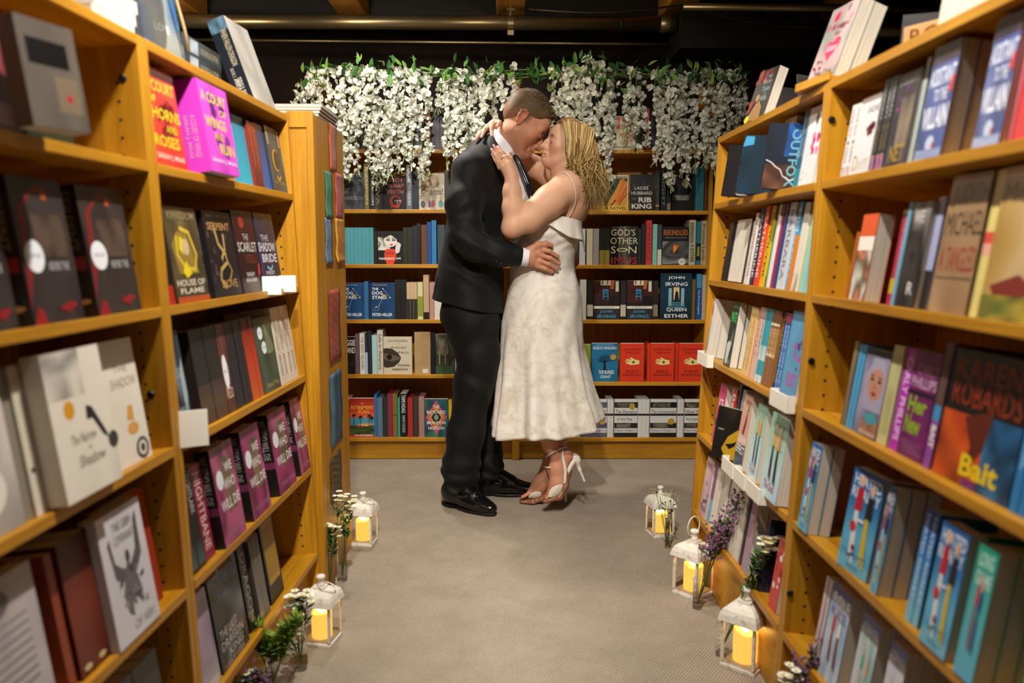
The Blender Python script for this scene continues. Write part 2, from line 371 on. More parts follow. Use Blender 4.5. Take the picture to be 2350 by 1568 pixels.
# dark bolts through the near uprights
M_bolt = mat('black_bolt', '#0d0c0c', .4)
def bolt(key, u, px, py):
    c = CASES[key]; n = np.array(c.M.to_3x3() @ Vector((1, 0, 0))); p0 = np.array(c.M @ Vector((u, 0, 0))); d = ray(px, py)
    q = C0+d*(((p0-C0)@n)/(d@n)); lo = c.M.inverted() @ Vector(q); mb = MB(); s = -1 if u > .4 else 1
    mb.tube([lo+Vector((0, 0, 0)), lo+Vector((s*.004, 0, 0))], [.0085, .0065], 12); mb.build('bolt', M_bolt, c.root, smooth=False)
bolt('LN', sw-.019, 281, 181); bolt('LN', sw-.019, 346, 906)
bolt('RN', .019, 1909, 275); bolt('RN', .019, 1862, 829); bolt('RN', .019, 1813, 1362)
# ---------------------------------------------------------------- books
_bm = {}; _pr = {}; BOOKQ = []
def book_mesh(w, t, h, hard):
    k = (round(w, 4), round(t, 4), round(h, 4), hard)
    if k in _bm: return _bm[k]
    c = .0026 if hard else .001; c = min(c, t*.2); i = .003 if hard else .0004
    a = MB(); a.box(0, w, 0, c, 0, h); a.box(0, w, t-c, t, 0, h); a.box(0, c*1.2, c, t-c, 0, h)
    b = MB(); b.box(c*1.2, w-i, c, t-c, i, h-i)
    _bm[k] = (mkmesh('cover', a.V, a.F), mkmesh('pages', b.V, b.F)); return _bm[k]
def print_mesh(w, t, h, fels, sels, seed):
    k = (round(w, 4), round(t, 4), round(h, 4), repr(fels), repr(sels), bool(fels))
    if k in _pr: return _pr[k]
    V = []; F = []; C = []
    if fels:
        a = Ink(w, h).run(fels, seed); V += [(x, -z, y) for x, y, z in a.V]; F += a.F; C += a.C
    if sels:
        a = Ink(t, h).run(sels, seed); n = len(V); V += [(-z, t-x, y) for x, y, z in a.V]; F += [tuple(i+n for i in f) for f in a.F]; C += a.C
    _pr[k] = mkmesh('cover_print', V, F, cols=C); return _pr[k]
def put_book(M, w, t, h, col, fels=(), sels=(), hard=False, label=None, group=None, seed=0, final=False):
    if not final:
        c8 = [M @ Vector(v) for v in ((0, 0, 0), (w, 0, 0), (w, t, 0), (0, t, 0), (0, 0, h), (w, 0, h), (w, t, h), (0, t, h))]
        q = [np.array(v)-C0 for v in c8]; q = np.array([(FPX*(v@c_r)/(v@c_f), FPX*(v@c_u)/(v@c_f)) for v in q])
        def fa(ids): p = q[list(ids)]; x, y = p[:, 0], p[:, 1]; return .5*(x@np.roll(y, -1)-y@np.roll(x, -1))
        ar = sum(max(fa(f), 0) for f in ((0, 1, 5, 4), (3, 0, 4, 7), (1, 2, 6, 5), (2, 3, 7, 6), (4, 5, 6, 7)))
        BOOKQ.append((ar, (M, w, t, h, col, fels, sels, hard, label, group, seed))); return None
    r = empty('book', M, label, 'book', group)
    cm, pm = book_mesh(w, t, h, hard)
    mkobj('cover', cm, M_cover, r, color=col); mkobj('pages', pm, M_pages, r)
    if fels: mkobj('cover_print', print_mesh(w, t, h, [('r', 0, 0, 1, 1, col)]+list(fels), [], seed), M_print, r)
    if sels: mkobj('spine_print', print_mesh(w, t, h, [], [('r', 0, 0, 1, 1, col)]+list(sels), seed), M_print, r)
    return r
def case_u(c, px, d, z):
    "distance along the case front where the sight line through column px meets the line (depth d, height z)"
    A = np.array(c.M @ Vector((0, d, z)))-C0; B = np.array(c.M.to_3x3() @ Vector((1, 0, 0))); s = (px-CX)/FPX
    return float((s*(A@c_f)-A@c_r)/((B@c_r)-s*(B@c_f)))
ORD = ['zeroth', 'first', 'second', 'third', 'fourth', 'fifth', 'sixth', 'seventh', 'eighth', 'ninth', 'tenth', 'eleventh', 'twelfth', 'thirteenth', 'fourteenth', 'fifteenth', 'sixteenth', 'seventeenth', 'eighteenth', 'nineteenth', 'twentieth', 'twenty-first', 'twenty-second', 'twenty-third', 'twenty-fourth', 'twenty-fifth', 'twenty-sixth', 'twenty-seventh', 'twenty-eighth', 'twenty-ninth', 'thirtieth', 'thirty-first', 'thirty-second', 'thirty-third', 'thirty-fourth', 'thirty-fifth']
SHN = ['top shelf', 'second shelf', 'third shelf', 'fourth shelf', 'fifth shelf', 'sixth shelf']
REF = {'LF': ('from bookmark panel', '%s beside it', True), 'LN': ('from wood upright', '%s of eagle-book case', True),
       'RF': ('from wisteria end', '%s of white-holder case', False), 'RN': ('from wood upright', '%s of hockey-novel case', False),
       'BL': ('from bookmark panel', '%s of bookcase behind man', False), 'BR': ('from dress side', '%s of bookcase behind woman', False)}
def sp(x0, x1, h, col, desc, title=None, tc='#f2efe6', n=1, els=None, w=.135, set=.012, hard=False, side=()):
    return dict(m='s', x0=x0, x1=x1, h=h, col=col, desc=desc, n=n, w=w, set=set, hard=hard, fels=side, sels=els if els is not None else ([('T', title, .22, .1, .78, .92, tc)] if title else []))
def fo(x0, x1, h, col, desc, els=(), t=.022, n=1, set=.012, yaw=0, sels=(), hard=False, dz=0., lean=0., wmax=.17):
    return dict(m='f', x0=x0, x1=x1, h=h, col=col, desc=desc, fels=els, sels=sels, t=t, n=n, set=set, yaw=yaw, hard=hard, dz=dz, lean=lean, wmax=wmax)
def pe(x0, x1, h, col, desc, n=1, w=.135, set=.012, hard=False):
    return dict(m='p', x0=x0, x1=x1, h=h, col=col, desc=desc, n=n, w=w, set=set, hard=hard, fels=(), sels=())
def S(key, row, items, tiltu=0.):
    c = CASES[key]; z = c.sh[row]; out = []; tt = math.tan(c.tilt)
    for q, it in enumerate(items):
        ua = case_u(c, it['x0'], it['set'], z); ub = case_u(c, it['x1'], it['set'], z)
        if it['m'] in 'sp':
            n = it['n']; tw = (ub-ua)/n
            for i in range(n):
                out.append(dict(it, u0=ua+tw*i+.0004, u1=ua+tw*(i+1)-.0004, d0=it['set']+(.004*((q+i) % 3) if n == 1 else .001*(i % 2)), q=q))
                out[-1]['d1'] = out[-1]['d0']+it['w']
        else:
            d = it['set']
            for i in range(it['n']):
                out.append(dict(it, u0=ua+.0004, u1=min(ub, ua+it['wmax']) if key[0] != 'R' else ub, d0=d, d1=d+it['t'], q=q))
                if key[0] == 'R': out[-1]['u0'] = max(ua, ub-it['wmax'])+.0004
                d += it['t']+.0008
    done = []
    lo, hi = .0200, c.W-.0200
    for b in out:
        b['u0'] = max(b['u0'], lo) if b['m'] != 'f' or not b['yaw'] else b['u0']
        if not (b['m'] == 'f' and b['yaw']): b['u1'] = min(b['u1'], hi)
        for _ in range(6):
            hit = None
            for e in done:
                if (b.get('yaw') or e.get('yaw')): continue
                if min(b['u1'], e['u1'])-max(b['u0'], e['u0']) > 1e-5 and min(b['d1'], e['d1'])-max(b['d0'], e['d0']) > 1e-5: hit = e; break
            if not hit: break
            ov = min(b['u1'], hit['u1'])-max(b['u0'], hit['u0']); wd = b['u1']-b['u0']
            if ov < .35*wd or (b['m'] != 'f' and ov < .6*wd):
                if (b['u0']+b['u1']) > (hit['u0']+hit['u1']): b['u0'] = hit['u1']+.0003
                else: b['u1'] = hit['u0']-.0003
            else:
                dd = hit['d1']+.001-b['d0']; b['d0'] += dd; b['d1'] += dd
        if b['u1']-b['u0'] < .0025 or b['d1'] > c.depth-.01+(1 if b.get('yaw') else 0):
            b['d1'] = min(b['d1'], c.depth-.0105)
            if b['u1']-b['u0'] < .0025 or b['d1']-b['d0'] < .004: continue
        done.append(b)
    gap = (c.sh[row-1] if row else c.top)-.02-z-.009
    ref, tmpl, rev = REF[key]; done.sort(key=lambda b: (round((b['u0']+b['u1'])/2, 3), b['d0']), reverse=False)
    seq = list(reversed(done)) if rev else done
    ct = math.cos(c.tilt); st = math.sin(c.tilt)
    RT = Matrix(((1, 0, 0, 0), (0, ct, st, 0), (0, -st, ct, 0), (0, 0, 0, 1)))
    for i, b in enumerate(seq):
        if len(b['desc'].split()) > 5 and len((b['desc']+' '+ref+' '+tmpl).split())+2 > 16: b['desc'] = b['desc'].split(' with ')[0]
        h = min(b['h'], gap-b.get('dz', 0.)) if not b.get('yaw') else b['h']; lab = f"{b['desc']}, {ORD[i+1]} {ref}, {tmpl % SHN[row]}"; grp = f"books on {tmpl % SHN[row]}"
        zz = z-b['d0']*tt+.0006
        if b['m'] == 'f':
            w_ = b['u1']-b['u0']; t_ = b['d1']-b['d0']
            yw = Matrix.Rotation(b['yaw'], 4, 'Z'); ln = Matrix.Rotation(-b['lean'], 4, 'X')
            M = c.M @ Matrix.Translation((b['u0'], b['d0'], zz+b['dz'])) @ RT @ yw @ ln
            put_book(M, w_, t_, h, b['col'], b['fels'], b['sels'], b['hard'], lab, grp, b['q'])
        else:
            t_ = b['u1']-b['u0']; w_ = b['d1']-b['d0']
            if b['m'] == 's':   # bx=in, by=-u
                R = Matrix(((0, -1, 0, b['u1']), (1, 0, 0, b['d0']), (0, 0, 1, zz), (0, 0, 0, 1)))
            else:               # fore edge outward: bx=-in, by=+u
                R = Matrix(((0, 1, 0, b['u0']), (-1, 0, 0, b['d1']), (0, 0, 1, zz), (0, 0, 0, 1)))
            if b['m'] == 'p': zz2 = z-b['d0']*tt+.0006; R[2][3] = zz2
            T0 = Matrix.Translation((0, b['d0'], zz)); M = c.M @ T0 @ RT @ T0.inverted() @ R
            put_book(M, w_, t_, h, b['col'], b['fels'], b['sels'], b['hard'], lab, grp, b['q'])
# ---- cover designs -----------------------------------------------------------------
def star(cx, cy, r, c, n=6): return ('p', [(cx+(r if i % 2 else r*.45)*math.cos(math.pi*i/n), cy+(r if i % 2 else r*.45)*.66*math.sin(math.pi*i/n)) for i in range(2*n)], c)
SEAL = lambda x, y, r=.13, c='#e8ecf2': [('e', x, y, r, r*.66, c), ('t', 'BOOK CLUB', x-r*.6, y-.01, x+r*.6, y+.02, '#77808c')]
def person(x, y, s, c1, c2, c3='#e0b090'):
    return [('p', [(x-.05*s, y), (x+.05*s, y), (x+.02*s, y+.16*s), (x-.05*s, y+.15*s)], c2), ('p', [(x-.02*s, y-.18*s), (x+.02*s, y-.17*s), (x+.04*s, y), (x-.05*s, y)], c2),
            ('p', [(x+.05*s, y-.2*s), (x+.09*s, y-.19*s), (x+.05*s, y+.01*s), (x, y)], c2), ('p', [(x-.07*s, y+.12*s), (x+.08*s, y+.13*s), (x+.06*s, y+.27*s), (x-.05*s, y+.26*s)], c1), ('e', x+.01*s, y+.31*s, .045*s, .035*s, c3)]
DOG = [('n', 0, 0, 1, 1, ['#0f2f52', '#164873', '#12406a'], 8, 12), ('t', 'NATIONAL BESTSELLER', .1, .93, .7, .955, '#b9c6d4'), ('t', 'THE', .06, .8, .32, .87, '#eef1f0'), ('t', 'DOG', .06, .68, .5, .77, '#eef1f0'), ('t', 'STARS', .06, .56, .66, .65, '#eef1f0'),
       ('l', [(.52, .84), (.82, .6), (.46, .55), (.36, .4), (.22, .34), (.1, .24), (.3, .24), (.36, .4)], .012, '#a9b9c6'), ('e', .52, .84, .025, .017, '#e8e8e0'), ('e', .82, .6, .025, .017, '#e8e8e0'), ('e', .22, .34, .025, .017, '#e8e8e0'), ('p', [(.44, .72), (.66, .66), (.68, .62), (.5, .65)], '#c99a4a'), ('t', 'PETER HELLER', .06, .09, .9, .17, '#eef1f0')]
IRV = [('r', 0, .36, 1, 1, '#241a17'), ('n', 0, .45, 1, 1, ['#1c1514', '#4a1a18', '#2a1512', '#5a2a1c'], 8, 8), ('r', .26, .88, .66, 1, '#d8cdb2'), ('r', .3, .9, .36, 1, '#6a5a48'), ('r', .5, .9, .55, 1, '#6a5a48'), ('p', [(.64, .78), (.76, .78), (.8, 1), (.64, 1)], '#a8622a'), ('r', .84, .72, .96, .98, '#cfc7b4'),
       ('r', .34, .66, .56, .78, '#2e7ea6'), ('r', .37, .69, .53, .72, '#17384c'), ('r', .33, .58, .58, .61, '#2e7ea6'), ('r', .36, .5, .39, .66, '#2e7ea6'), ('r', .53, .5, .56, .66, '#2e7ea6'), ('r', .62, .4, .96, .6, '#141210'), ('r', 0, .28, 1, .345, '#ddd8cb'), ('t', 'The Cider House Rules', .2, .295, .8, .33, '#6a655c'), ('r', 0, 0, 1, .28, '#2c2a29'), ('t', 'JOHN', .24, .155, .72, .24, '#4a93b8'), ('t', 'IRVING', .14, .04, .86, .125, '#4a93b8')]
QUEEN = [('g', 0, 0, 1, 1, ['#0d2130', '#16384c', '#123042']), ('r', .26, .3, .36, .68, '#8fb7bd'), ('r', .66, .3, .76, .68, '#8fb7bd'), ('r', .42, .42, .6, .7, '#e9cf8c'), ('r', .5, .42, .515, .7, '#9a7a3c'), ('p', [(.44, .4), (.6, .4), (.57, .56), (.47, .56)], '#1c2226'), ('e', .52, .58, .045, .035, '#1c2226')] + [('r', .3-.03*i, .36-.035*i, .72+.03*i, .375-.035*i, '#5d98a6') for i in range(4)] + [('t', 'JOHN', .24, .86, .76, .94, '#eef1ec'), ('t', 'IRVING', .16, .73, .86, .81, '#eef1ec'), ('t', 'QUEEN', .2, .17, .84, .25, '#eef1ec'), ('t', 'ESTHER', .14, .04, .9, .12, '#eef1ec')]
KLARA = [('t', 'KLARA AND', .12, .82, .88, .88, '#7d1710'), ('t', 'THE SUN', .2, .73, .8, .79, '#7d1710'), ('p', [(.2, .49), (.3, .47), (.45, .44), (.8, .46), (.8, .56), (.62, .58), (.5, .62), (.42, .64), (.4, .61), (.5, .575), (.26, .6), (.24, .575), (.48, .55), (.2, .555), (.2, .53), (.46, .525), (.24, .505)], '#ecd98e'), ('e', .55, .515, .07, .045, '#c9a83e'), ('e', .55, .515, .045, .03, '#5a4a22'), ('t', 'KAZUO', .24, .24, .78, .31, '#7d1710'), ('t', 'ISHIGURO', .1, .15, .9, .215, '#7d1710'), ('r', .15, .07, .85, .075, '#a8281a')]
KSP = [('T', 'KLARA AND THE SUN', .3, .4, .7, .92, '#7d1710'), ('r', .3, .48, .7, .52, '#ecd98e'), ('e', .5, .06, .2, .012, '#3a0f0c')]
def tree(x, y, c):
    out = [('p', [(x-.06, y-.22), (x+.06, y-.22), (x+.03, y), (x-.03, y)], c)]
    for i in range(11):
        a = math.pi*(.04+.092*i); r = .3
        out += [('l', [(x, y-.03), (x+r*.5*math.cos(a), y+.1*math.sin(a)+.01), (x+r*math.cos(a), y+.2*math.sin(a)+.02*(i % 3))], .016, c), ('l', [(x+r*.5*math.cos(a), y+.1*math.sin(a)), (x+r*.75*math.cos(a+.2), y+.17*math.sin(a+.2))], .012, c)]
        if i % 2: out.append(('l', [(x, y-.2), (x+.3*math.cos(a), y-.24-.02*math.sin(a))], .014, c))
    return out
BURIED = [('n', 0, 0, 1, 1, ['#155a80', '#1b6b93', '#1f74a0'], 6, 8)] + tree(.5, .52, '#0d1a22') + [('t', 'KAZUO ISHIGURO', .06, .84, .94, .92, '#d8e6ea'), ('t', 'THE NEW YORK TIMES BESTSELLER', .14, .95, .84, .97, '#b7cdd6'), ('e', .82, .645, .12, .075, '#b8922f'), ('t', 'THE BURIED', .26, .2, .86, .3, '#d8e6ea'), ('t', 'GIANT', .34, .09, .74, .17, '#d8e6ea')]
def ISH(t1, t2, a, b, s=None, g=None):
    o = [('r', 0, .78, 1, .93, a), ('r', 0, .57, 1, .625, '#15171a'), ('r', 0, .24, 1, .38, b), ('r', 0, 0, 1, .12, a), ('t', t1, .04, .635, .96, .725, '#35332f', 0.), ('t', 'Kazuo Ishiguro', .04, .14, .96, .215, '#35332f', 0.), ('n', .1, .8, .75, .92, [a, '#6d6a5a', a, '#9a8a6a'], 5, 3), ('n', .1, .26, .7, .37, [b, '#7a7464', b], 5, 3)]
    if t2: o.append(('t', t2, .1, .43, .78, .52, '#35332f', 0.))
    if s: o.append(('e', s[0], s[1], .13, .085, '#b3912f'))
    return o
ISP = [('r', 0, .57, 1, .625, '#15171a'), ('r', 0, .12, 1, .15, '#15171a'), ('T', 'Kazuo Ishiguro', .3, .2, .7, .55, '#5a564e', 0.), ('e', .5, .06, .15, .012, '#222')]
PAND = [('r', 0, 0, 1, .6, '#17171a'), ('n', .02, .42, .5, .82, ['#e9e6de', '#1a1a1a', '#e9e6de', '#1a1a1a'], 14, 10), ('e', .52, .72, .27, .2, '#e8dcd0'), ('p', [(.22, .74), (.3, .9), (.52, .97), (.74, .9), (.82, .74), (.8, .6), (.74, .78), (.52, .88), (.3, .8)], '#121214'), ('e', .42, .73, .075, .03, '#151515'), ('e', .64, .73, .075, .03, '#151515'), ('e', .42, .73, .03, .022, '#8f8f88'), ('e', .64, .73, .03, .022, '#8f8f88'), ('l', [(.34, .78), (.42, .8), (.5, .78)], .022, '#151515'), ('l', [(.57, .78), (.65, .8), (.73, .78)], .022, '#151515'), ('e', .55, .59, .06, .022, '#c0392b'),
        ('p', [(.68, .3), (.86, .36), (.93, .6), (.8, .68), (.72, .56)], '#dcd6cc'), ('p', [(.36, .0), (.62, .0), (.72, .18), (.74, .32), (.66, .46), (.34, .46), (.26, .32), (.28, .18)], '#d8432a'), ('t', 'HAYNES', .34, .3, .66, .36, '#4a120c'), ('t', "PANDORA'S", .06, .13, .66, .205, '#f3efe6'), ('t', 'JAR', .72, .13, .93, .205, '#f3efe6')]
TEETH = [('t', 'SUCH', .22, .82, .84, .94, '#d8675a', .02, .15), ('t', 'SHARP', .2, .65, .9, .77, '#d8675a', .02, .15), ('t', 'TEETH', .14, .47, .9, .59, '#d8675a', .02, .15), ('e', .52, .24, .26, .19, '#c2321f'), ('e', .54, .25, .17, .13, '#16110f'), ('l', [(.5, .26), (.8, .25)], .03, '#d9cfc0'), ('l', [(.62, .3), (.6, .16)], .02, '#d9cfc0'), ('p', [(.3, .12), (.36, .0), (.4, .12)], '#c2321f'), ('p', [(.6, .1), (.66, .02), (.7, .14)], '#c2321f')]
LEON = [('t', 'LEONARD', .14, .86, .86, .92, '#3a362f', 0.), ('t', 'and', .48, .8, .58, .825, '#8a8274', 0.), ('t', 'HUNGRY', .24, .68, .82, .74, '#3a362f', 0.), ('t', 'PAUL', .52, .55, .92, .61, '#3a362f', 0.), ('p', [(0, .2), (.1, .17), (.36, .2), (.55, .32), (.62, .44), (.5, .58), (.3, .68), (.1, .7), (0, .68)], '#3b332c'), ('p', [(0, .4), (.3, .34), (.55, .4), (.6, .45), (.4, .5), (.1, .56), (0, .54)], '#6a5a4b'), ('e', .2, .46, .1, .075, '#1d1815'), ('t', 'RONAN', .5, .21, .9, .27, '#2c2924'), ('t', 'HESSION', .3, .1, .84, .16, '#2c2924')]
RETIRE = [('g', 0, .35, 1, 1, ['#e8875a', '#d1402a', '#8e241c']), ('r', 0, .26, 1, .5, '#4b93a8'), ('n', 0, .06, 1, .3, ['#33261a', '#4e6a2c', '#22301a', '#8a5a2a'], 10, 6), ('p', [(.3, .3), (.7, .28), (.95, .32), (.9, .36), (.4, .35)], '#e0a060')] + sum([[('l', [(x, .26), (x+.02, y)], .025, '#1a1512')]+[('l', [(x+.02, y), (x+.02+.1*math.cos(a), y+.07*math.sin(a)-.02)], .03, '#1a1512') for a in (0, .7, 1.4, 2.1, 2.8, 3.4)] for x, y in ((.15, .56), (.42, .52), (.78, .55), (.88, .5))], []) + [('t', 'THE', .45, .85, .58, .885, '#e8b53c'), ('t', 'RETIREMENT', .06, .72, .98, .81, '#e8b53c'), ('t', 'PLAN', .36, .61, .78, .7, '#e8b53c'), ('t', 'SUE HINCENBERGS', .18, .03, .92, .075, '#efe9dc')]
REMOVED = [('n', 0, 0, 1, 1, ['#1d4a58', '#2c6a72', '#16323e', '#3c7a6a'], 8, 10), ('p', [(.5, .97), (.95, .52), (.5, .06), (.05, .52)], '#cf5a66'), ('p', [(.5, .8), (.8, .52), (.5, .25), (.2, .52)], '#c9b23a'), ('p', [(.5, .72), (.72, .52), (.5, .32), (.28, .52)], '#23262a'), ('e', .5, .52, .1, .07, '#9aa0a2'), ('t', 'THE', .36, .76, .64, .84, '#f4f1ea'), ('t', 'REMOVED', .1, .61, .9, .7, '#f4f1ea'), ('t', 'BRANDON', .1, .34, .9, .42, '#f4f1ea'), ('t', 'HOBSON', .16, .2, .84, .28, '#f4f1ea')]
CHARM = [('n', 0, 0, 1, 1, ['#d8cbb0', '#cbb998', '#e3d9c4'], 8, 8), ('n', .1, .6, .8, 1, ['#a08a6a', '#d8c8a8', '#5a4a38', '#c8b490'], 8, 8), ('e', .5, .78, .2, .18, '#c9a98a'), ('t', 'Charm!', .08, .42, .96, .58, '#2c2620', 0., .3), ('l', [(.05, .37), (.5, .4), (.95, .44)], .015, '#2c2620'), ('e', .15, .14, .09, .1, '#4a5a6a'), ('e', .55, .16, .09, .1, '#c86a7a'), ('e', .85, .15, .1, .1, '#6aa0b0'), ('p', [(.36, .06), (.46, .06), (.44, .26), (.38, .26)], '#7a5a9a')]
HARR = [('n', 0, 0, 1, 1, ['#3b3d48', '#484a55', '#3a3c46'], 6, 8), ('t', 'LEGENDS', .3, .88, .9, .96, '#8a8c92', 0.), ('t', 'OF THE FALL', .06, .76, .94, .84, '#8a8c92', 0.), ('t', 'JIM', .04, .4, .3, .49, '#a6a8ac', 0.), ('t', 'HARRISON', .04, .25, .96, .35, '#a6a8ac', 0.)]
RIB = [('b', .1, .6, .9, .98, 14, .03, .08, ['#2c2a2c', '#3a3638']), ('t', 'LADEE', .16, .58, .78, .67, '#cfcac2'), ('t', 'HUBBARD', .02, .44, .94, .53, '#cfcac2'), ('t', 'THE', .04, .3, .24, .35, '#7a756c'), ('t', 'RIB', .34, .23, .92, .37, '#d9d2c8', .03), ('t', 'KING', .04, .05, .92, .19, '#d9d2c8', .03)]
BURN = [('r', 0, 0, 1, 1, '#d9c9a0'), ('r', .04, .12, .96, .9, '#1e3a22'), ('p', [(.1, .12), (.96, .12), (.96, .8), (.7, .9), (.5, .6)], '#c98a2a'), ('p', [(.5, .3), (.58, .26), (.9, .82), (.78, .9)], '#d86a1e'), ('p', [(.56, .26), (.66, .2), (.96, .6), (.94, .72)], '#c4561a'), ('p', [(.4, .34), (.62, .22), (.6, .16), (.42, .3)], '#d86a1e'), ('l', [(.6, .12), (.96, .5)], .03, '#5a3210'), ('l', [(.3, .14), (.5, .3)], .05, '#3a2410'), ('t', 'burn', .5, .9, .95, .99, '#1a1410', .02), ('r', 0, 0, 1, .13, '#d9b13c'), ('t', 'A NOVEL', .06, .02, .96, .11, '#1a1410', .02)]
GOD = [('n', .3, 0, .7, 1, ['#0c0b0b', '#5a544c', '#1c1a18', '#8a8278'], 8, 14), ('t', "GOD'S", .02, .76, .9, .93, '#c9bd9a', 0.), ('t', 'OTHER', .0, .54, 1, .71, '#c9bd9a', 0.), ('t', 'S', .02, .3, .2, .48, '#c9bd9a', 0.), ('t', 'N', .66, .3, .95, .48, '#c9bd9a', 0.), ('e', .43, .39, .2, .045, '#e6dca0'), ('e', .43, .39, .15, .028, '#3a362c'), ('t', 'IMUS', .04, .02, .98, .2, '#b02a24', 0.)]
REK = [('n', 0, .02, 1, .62, ['#161616', '#8a8a88', '#1a1a1a', '#5a5a58', '#0e0e0e'], 12, 10), ('t', 'REKINDLED', .04, .78, .96, .92, '#b5651f', .02), ('t', 'BARNABAS HALSTROM', .1, .7, .9, .73, '#8a8a86'), ('p', [(.42, .3), (.5, .34), (.66, .54), (.56, .5), (.46, .54), (.4, .48)], '#d96a1c'), ('p', [(.44, .36), (.5, .4), (.52, .5), (.46, .48)], '#e2b52a')] + [('e', .76, .08, .14, .09, '#d5d2ca'), ('t', 'A NOVEL', .68, .06, .84, .1, '#555')]
PSY = [('r', 0, 0, 1, 1, '#d3c9a6'), ('t', 'How to', .44, .8, .78, .94, '#a82a3c'), ('t', 'The', .44, .62, .76, .72, '#a82a3c'), ('t', 'PSYCHO', .3, .34, .98, .5, '#a82a3c'), ('t', 'PATH', .5, .18, .96, .3, '#a82a3c'), ('p', [(.14, .62), (.34, .62), (.3, .8), (.34, .98), (.16, .98), (.2, .8)], '#c2303c'), ('r', .06, .3, .16, .5, '#2a2620'), ('t', 'JENNIFER', .04, .03, .8, .1, '#2a2620')]
FARH = [('n', 0, .2, 1, 1, ['#12110f', '#4a463c', '#24251f', '#7a7260', '#1a1a16'], 10, 10), ('r', 0, 0, 1, .2, '#3c5a3a'), ('r', .1, .5, .7, .62, '#6a6048'), ('r', .18, .24, .24, .52, '#8a8474'), ('r', .5, .24, .56, .5, '#8a8474')]
AGG = [('t', 'MAGGIE', .0, .76, 1, .92, '#d9d6ce', .02), ('t', 'RYLAND', .0, .56, 1, .72, '#d9d6ce', .02), ('b', .1, .2, .9, .5, 8, .05, .12, ['#2f2a26', '#4a433a'])]
SPMIX = lambda c1, c2, v=.5: [('r', 0, 0, 1, v, c1), ('r', 0, v, 1, 1, c2)]
VILL = [('n', 0, 0, 1, 1, ['#3d4c86', '#4a5c98', '#34427a', '#6a78ac'], 10, 14), ('n', 0, .84, 1, 1, ['#2a2028', '#4a3a48', '#1c1620'], 8, 4), ('t', 'ASSISTANT', .04, .64, .97, .8, '#d9def0', .02), ('t', 'TO THE', .3, .5, .8, .61, '#d9def0', .02), ('t', 'VILLAIN', .04, .26, .97, .46, '#e2e6f4', .03), ('p', [(.82, .56), (.98, .56), (.98, .7), (.86, .68)], '#c03a34'), ('e', .5, .13, .16, .07, '#b9c6dc'), ('e', .62, .11, .04, .03, '#c03a34'), ('n', .0, 0, 1, .08, ['#7a88b4', '#a8b0cc'], 6, 2)]
SADIE = [('r', 0, .93, 1, 1, '#8a7c74'), ('t', 'SADIE', .4, .78, .98, .86, '#3c3532', 0.), ('b', .5, .5, .9, .7, 9, .06, .12, ['#5e1417', '#7a1c1e', '#46100f']), ('t', 'D', .1, .06, .34, .26, '#b89a4c', 0.), ('t', 'ANTE', .36, .06, .9, .2, '#cfc6b8', 0.)]
NETC = [('n', 0, 0, 1, 1, ['#1c1a22', '#2c2a34', '#4a4650', '#1a1820'], 8, 12), ('t', 'S. DUCKETT', .1, .88, .9, .95, '#8c8a92'), ('b', .1, .56, .5, .84, 8, .04, .09, ['#5a1f6a', '#7c2f80']), ('n', .35, .2, .9, .75, ['#2c2a30', '#6a5c50', '#8a7a6a', '#3a3436'], 6, 8), ('t', 'NET', .2, .06, .86, .24, '#9c8238', .02)]
REDC = [('n', 0, 0, 1, 1, ['#b8242c', '#cc3038', '#a41c24'], 6, 8), ('t', 'FEUD', .1, .6, .9, .76, '#f0d0d0', .02)]
FIG = [('r', 0, .74, 1, 1, '#d8582c'), ('r', 0, .58, 1, .74, '#e8e4da'), ('n', 0, 0, 1, .58, ['#3a3426', '#9a8450', '#dcd8cc', '#5a4a34', '#d8896a', '#2a261e'], 10, 14)]
TANG = [('n', 0, 0, 1, 1, ['#8a6c4c', '#9c7c5a', '#b0906c', '#9a7a5c'], 8, 12), ('t', 'JUDITH', .1, .76, 1.0, .93, '#1a1512', 0.), ('t', 'MICHAEL', .06, .56, 1.0, .73, '#1a1512', 0.), ('t', 'A TANGLED', .06, .3, .98, .48, '#98281c', 0.), ('t', 'The new york times bestselling', .04, .235, .96, .27, '#3a2a1e', 0.)]
TANS = [('r', 0, .0, .5, 1, '#cfc8b4'), ('r', .5, .42, 1, 1, '#c8862a'), ('r', .5, 0, 1, .42, '#3a3020')]
MIS = [('n', 0, 0, 1, 1, ['#9c7a3a', '#b08c48', '#c4a87c', '#8a6a34'], 8, 12), ('t', 'Miss', .05, .76, .5, .9, '#5a2a14', 0.), ('t', 'Rose', .55, .76, .98, .9, '#5a2a14', 0.), ('p', [(.1, .22), (.5, .3), (.8, .2), (.6, .16), (.2, .14)], '#7a2c24'), ('n', 0, 0, 1, .16, ['#7a6a2c', '#5a6a2a', '#b0983c', '#3c4a1e'], 10, 3)]
MISS = [('r', 0, .5, 1, .58, '#cf4a3c'), ('r', 0, .42, 1, .5, '#e0a08c')]
PHOTO = [('n', 0, 0, 1, 1, ['#141416', '#3a3838', '#0f0f12', '#8a8684', '#1c1a1c'], 10, 14), ('t', 'WIFE', .2, .8, .7, .92, '#cfcac8'), ('t', 'R', .5, .12, .8, .24, '#d9d4d0')]
